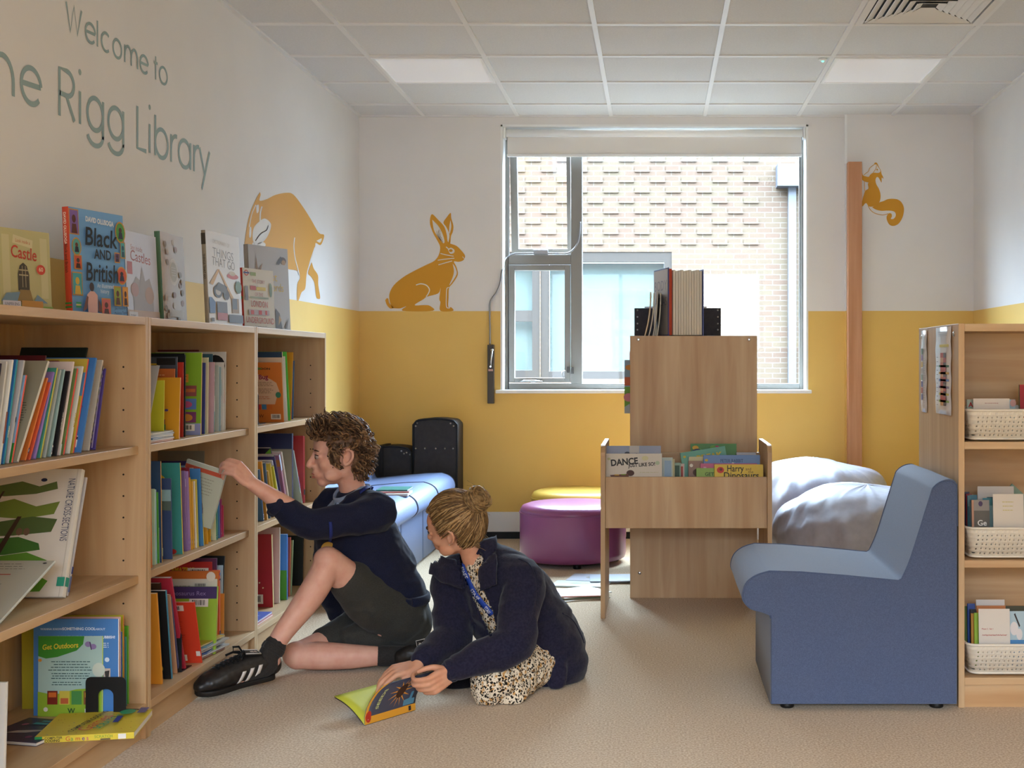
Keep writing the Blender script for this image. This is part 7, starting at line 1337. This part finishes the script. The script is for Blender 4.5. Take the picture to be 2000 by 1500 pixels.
blob(b, 'body', skin_w, wom, .0036, 6, crisp=lambda co: (lambda q: abs(q.y) > .064 and abs(q.x+.02) < .03 and abs(q.z) < .05)(wH.inverted() @ co))
eyes(wH, wom); lips(wH, wom, '#b06c58')
# leopard dress
def leopard():
    m = bpy.data.materials.new('leopard_print'); m.use_nodes = True; n, l, p = ntree(m)
    t = n.new('ShaderNodeTexCoord'); mp = n.new('ShaderNodeMapping'); mp.inputs['Scale'].default_value = (1.25, 1.25, 1.0); l.new(t.outputs['Object'], mp.inputs[0])
    nz = n.new('ShaderNodeTexNoise'); nz.inputs['Scale'].default_value = 60; l.new(mp.outputs[0], nz.inputs['Vector'])
    ad = n.new('ShaderNodeMix'); ad.data_type = 'RGBA'; ad.blend_type = 'LINEAR_LIGHT'; ad.inputs[0].default_value = .012; l.new(mp.outputs[0], ad.inputs[6]); l.new(nz.outputs['Color'], ad.inputs[7])
    v1 = n.new('ShaderNodeTexVoronoi'); v1.inputs['Scale'].default_value = 100; v1.inputs['Randomness'].default_value = .8; l.new(ad.outputs[2], v1.inputs['Vector'])
    v2 = n.new('ShaderNodeTexVoronoi'); v2.inputs['Scale'].default_value = 48; l.new(ad.outputs[2], v2.inputs['Vector'])
    r1 = n.new('ShaderNodeValToRGB'); l.new(v1.outputs['Distance'], r1.inputs[0]); r1.color_ramp.interpolation = 'CONSTANT'
    r1.color_ramp.elements[0].color = (1, 1, 1, 1); r1.color_ramp.elements[1].position = .42; r1.color_ramp.elements[1].color = (0, 0, 0, 1)
    r2 = n.new('ShaderNodeValToRGB'); l.new(v2.outputs['Distance'], r2.inputs[0]); r2.color_ramp.elements[0].position = .25; r2.color_ramp.elements[0].color = (*lin('#b98b52'), 1); r2.color_ramp.elements[1].position = .42; r2.color_ramp.elements[1].color = (*lin('#d9cbb4'), 1)
    mx = n.new('ShaderNodeMix'); mx.data_type = 'RGBA'; l.new(r1.outputs[0], mx.inputs[0]); l.new(r2.outputs[0], mx.inputs[6]); mx.inputs[7].default_value = (*lin('#1d1712'), 1)
    l.new(mx.outputs[2], p.inputs['Base Color']); p.inputs['Roughness'].default_value = .8; p.inputs['Specular IOR Level'].default_value = .15
    return m
leo = leopard()
b = MB()
limb(b, [(P(946, 1108, 4.34), .085, .075), (P(962, 1128, 4.35), .150, .100), (P(985, 1165, 4.37), .160, .118), (P(1012, 1212, 4.40), .150, .122), (P(1030, 1245, 4.42), .120, .100)], ref=axw, n=28)
kw, hw = jw['kneeL'], jw['hipL']
limb(b, [(hw.lerp(kw, .18)+Vector((0, -.01, 0)), .088), (hw.lerp(kw, .5)+Vector((0, -.005, .0)), .094), (kw+Vector((.01, -.005, .012)), .080), (kw+Vector((-.005, -.02, -.008)), .066)], n=24)
limb(b, [(hw.lerp(kw, .55)+Vector((0, -.02, -.03)), .085, .06), (P(985, 1345, 4.14), .085, .05), (P(982, 1362, 4.12), .088, .040)], ref=(1, 0, 0), n=24)
dress = blob(b, 'dress', leo, wom, .005, 4, lambda co, nr: .006*noise.noise(Vector((co.x*42, co.y*42, co.z*9)))+.003*noise.noise(co*60))
b = MB()   # black trousers
for s in 'LR':
    limb(b, [(jw['hip'+s], .098), (jw['hip'+s].lerp(jw['knee'+s], .5), .080), (jw['knee'+s]+Vector((0, 0, -.003)), .058)])
    limb(b, [(jw['knee'+s], .056), (jw['knee'+s].lerp(jw['ank'+s], .4), .058), (jw['ank'+s], .045)])
blob(b, 'trousers', fabric('black_jersey', '#141217', '#1c1a1f'), wom, .006, 3)
for s in 'LR':
    a = jw['ank'+s]; b = MB(); limb(b, [(a, .038), (a+Vector((.03, .08, -.012)), .034), (a+Vector((.03, .15, -.02)), .024)]); blob(b, 'shoe', leather, wom, .004, 2)
# fleece jacket, open at the front
b = MB()
limb(b, [(P(948, 1098, 4.335), .078, .078), (P(958, 1112, 4.345), .150, .100), (P(978, 1150, 4.365), .190, .132), (P(1008, 1200, 4.395), .190, .146), (P(1045, 1250, 4.425), .178, .150), (P(1066, 1290, 4.44), .160, .140)], ref=axw, n=32)
limb(b, [(P(1050, 1240, 4.42), .150, .140), (P(1064, 1280, 4.44), .150, .150), (P(1070, 1303, 4.44), .134, .140)], ref=(1, 0, 0), n=28)
limb(b, [(P(1070, 1250, 4.32), .06, .03), (P(1082, 1300, 4.30), .045, .022), (P(1088, 1336, 4.28), .030, .014)], ref=(1, 0, 0), n=16)
for s, cu, ext in (('L', P(884, 1308, 4.03), P(985, 1130, 4.30)), ('R', P(826, 1290, 4.125), P(915, 1125, 4.38))):
    limb(b, [(ext, .085), (jw['sh'+s], .074), (jw['sh'+s].lerp(jw['el'+s], .5), .068), (jw['el'+s]+Vector((0, 0, .004)), .066), (jw['el'+s].lerp(cu, .5), .058), (jw['el'+s].lerp(cu, .88), .047), (cu, .036)])
def pip(poly, x, y):
    c = False; j = len(poly)-1
    for i in range(len(poly)):
        if (poly[i][1] > y) != (poly[j][1] > y) and x < (poly[j][0]-poly[i][0])*(y-poly[i][1])/(poly[j][1]-poly[i][1])+poly[i][0]: c = not c
        j = i
    return c
OPEN = [(896, 1085), (944, 1085), (941, 1122), (942, 1152), (962, 1196), (968, 1222), (958, 1243), (944, 1215), (922, 1165), (908, 1130)]
def opening(co, nr):
    px, py = CX+co.x*F/co.y, CY+(CH-co.z)*F/co.y
    return nr.dot(fww) > -.1 and nr.y < .2 and pip(OPEN, px, py) and co.y < 4.36
fl = blob(b, 'fleece_jacket', fleece, wom, .006, 4, folds(None, .010, 20, 9.0), opening, .006)
flb = bvh_of(fl); drb = bvh_of(dress)
sheet('collar', [(940, 1068), (940, 1095), (937, 1125), (938, 1156)], [(964, 1058), (968, 1085), (975, 1112), (977, 1139)], flb, .022, fleece, wom, 4.22, .010, 8, 16)
sheet('collar', [(906, 1103), (880, 1096), (862, 1090), (848, 1085)], [(914, 1148), (893, 1140), (868, 1133), (850, 1123)], flb, .020, fleece, wom, 4.3, .010, 8, 16)
b = MB(); seam = [hit(flb, x, y, 4.3, .002) for x, y in crom([(1012, 1092), (1032, 1102), (1043, 1125), (1046, 1160), (1040, 1195), (1032, 1222)], 6)]; b.tube(seam, .0022, 6); b.build('seam', fleece, fl); b = MB()
b.tube([hit(flb, x, y, 4.3, .002) for x, y in crom([(1098, 1198), (1118, 1212), (1134, 1240), (1140, 1256)], 6)], .0022, 6); b.build('seam', fleece, fl)
# cuffs
for cu, el in ((P(884, 1308, 4.03), jw['elL']), (P(826, 1290, 4.125), jw['elR'])):
    cd = (cu-el).normalized(); o1 = cd.orthogonal().normalized(); o2 = cd.cross(o1); b = MB()
    b.tube([cu+cd*.004+(o1*math.cos(a)+o2*math.sin(a))*.0335 for a in [i*math.pi/12 for i in range(25)]], [(.016, .006)]*25, 8, ref=cd); b.build('cuff', fleece, fl)
# staff lanyard
SL = crom([(903, 1098), (910, 1118), (922, 1146), (938, 1170), (953, 1188), (962, 1200)], 6)
def offp(L, d):
    out = []
    for i in range(len(L)):
        a, c = Vector(L[max(i-1, 0)]), Vector(L[min(i+1, len(L)-1)]); t = (c-a).normalized(); out.append((L[i][0]-t.y*d, L[i][1]+t.x*d))
    return out
lan_o = sheet('lanyard', offp(SL, 5), offp(SL, -5), drb, .006, mat('#23429a', .6, .3, name='lanyard_royal'), wom, 4.3, .0015, 2, 24)
dec = MB()
for s0 in (.08, .40, .72):
    v, f, w = text_geo('STAFF', 8.4, .02); q = []
    for x, y, _ in v:
        s = s0+(x-w/2)/130.0*.95+.11; i = max(0, min(len(SL)-2, int(s*(len(SL)-1)))); fr = s*(len(SL)-1)-i; a, c = Vector(SL[i]), Vector(SL[i+1]); t = (c-a).normalized(); p = a.lerp(c, fr); yy = y-3.0
        q.append(hit(drb, p.x+t.y*yy, p.y-t.x*yy, 4.3, .0085))
    dec.add(q, f)
dec.build('lettering', mat('#d8d8e0', .6, name='lettering_white'), lan_o)
st = MB(); st.ball(wH @ Vector((-.006, .079, -.037)), .0028, 10); st.build('earring', mat('#d8d4cc', .2, .5, 1.0, name='silver'), wom)
# hair drawn back into a bun
hairw = hair_mat('hair_dark_blonde', '#5e4429', '#a98a5e')
b = MB(); b.ball((-.022, 0, .034), (.101, .081, .094), 28, 0, wH); b.ball((-.045, 0, -.016), (.060, .064, .066), 24, 0, wH); b.ball((.040, 0, .058), (.046, .056, .040), 20, 0, wH)
wHi = wH.inverted()
def hairline(q): return (q.x > .022+.026*max(0, q.z)/.07 and q.z < .076) or (abs(q.y) > .04 and ((q.x+.015)/.027)**2+((q.z+.006)/.034)**2 < 1) or (q.x > -.03 and q.z < -.012 and abs(q.y) > .03) or q.z < -.076
capw = blob(b, 'hair', hairw, wom, .004, 2, lambda co, nr: .002*noise.noise(co*60), lambda co, nr: hairline(wHi @ co))
bun = Vector((-.104, .006, .062)); bn = bun.normalized()
def surf(d):     # radius of the hair cap along a direction from the head's middle
    a = Vector((d.x/.105, d.y/.085, d.z/.110)); return 1/a.length
ctr = Vector((-.020, 0, .018)); rnd = random.Random(5); b = MB(); bd_ = (bun-ctr).normalized()
SB = [MB(), MB(), MB()]
for i in range(900):
    th = rnd.uniform(-math.pi, math.pi); k = rnd.uniform(.25, 1.0)
    e1 = bd_.orthogonal().normalized(); e2 = bd_.cross(e1); far = (e1*math.cos(th)+e2*math.sin(th))
    ang = rnd.uniform(1.1, 2.35); pts = []; ok = True; w0 = rnd.uniform(0, 6.3); wa = rnd.uniform(.02, .06); rr = rnd.uniform(-.001, .0050)
    N = 16
    for j in range(N+1):
        a = ang*(1-j/N)+.12; d = (bd_*math.cos(a)+far*math.sin(a)); sd = bd_.cross(far); d = (d+sd*wa*math.sin(w0+j*.55)).normalized(); q = ctr+d*(surf(d)+rr)
        if hairline(q) and not (q.z < -.06 and q.x < -.03): continue
        pts.append(wH @ q)
    if len(pts) > 5: SB[i % 3].tube(pts, [.0008]+[.0019]*(len(pts)-2)+[.0014], 5)
for k, (c1, c2) in enumerate((('#6a4f30', '#86683f'), ('#9a7b50', '#b3946a'), ('#4f3922', '#6a4f32'))): SB[k].build('strands', hair_mat('hair_blonde_lock', c1, c2), capw)
b = MB(); bc_ = wH @ (bun+bd_*.016+Vector((0, 0, .014))); nx = (wH.to_3x3() @ bd_).normalized(); o1 = nx.orthogonal().normalized(); o2 = nx.cross(o1)
b.ball(bc_, (.030, .030, .026), 16)
for i in range(110):
    a0 = rnd.uniform(0, 6.3); R0 = rnd.uniform(.020, .043); h0 = rnd.uniform(-.012, .026); tl = rnd.uniform(-.35, .35); pts = []
    for j in range(13):
        a = a0+j*.36; pts.append(bc_+(o1*math.cos(a)+o2*math.sin(a))*R0*(1+.12*math.sin(3*a+i))+nx*(h0+tl*R0*math.cos(a+i)))
    b.tube(pts, [.001]+[.0032]*11+[.001], 5)
b.build('bun', hairw, capw)
b = MB()
for i in range(16):
    a0 = rnd.uniform(0, 6.3); b.tube([bc_+(o1*math.cos(a0)+o2*math.sin(a0))*.036+nx*.008, bc_+(o1*math.cos(a0+.3)+o2*math.sin(a0+.3))*.050+nx*.016, bc_+(o1*math.cos(a0+.8)+o2*math.sin(a0+.8))*rnd.uniform(.056, .075)+nx*.012], [.0007, .0006, .0003], 4)
for i in range(26):
    q = Vector((-.085+rnd.uniform(-.006, .02), rnd.uniform(-.045, .045), -.055)); b.tube([wH @ q, wH @ (q+Vector((-.010, rnd.uniform(-.006, .006), -.022))), wH @ (q+Vector((-.020-rnd.uniform(0, .014), rnd.uniform(-.01, .01), -.034)))], [.0012, .001, .0004], 4)
b.build('loose_hairs', hairw, capw)
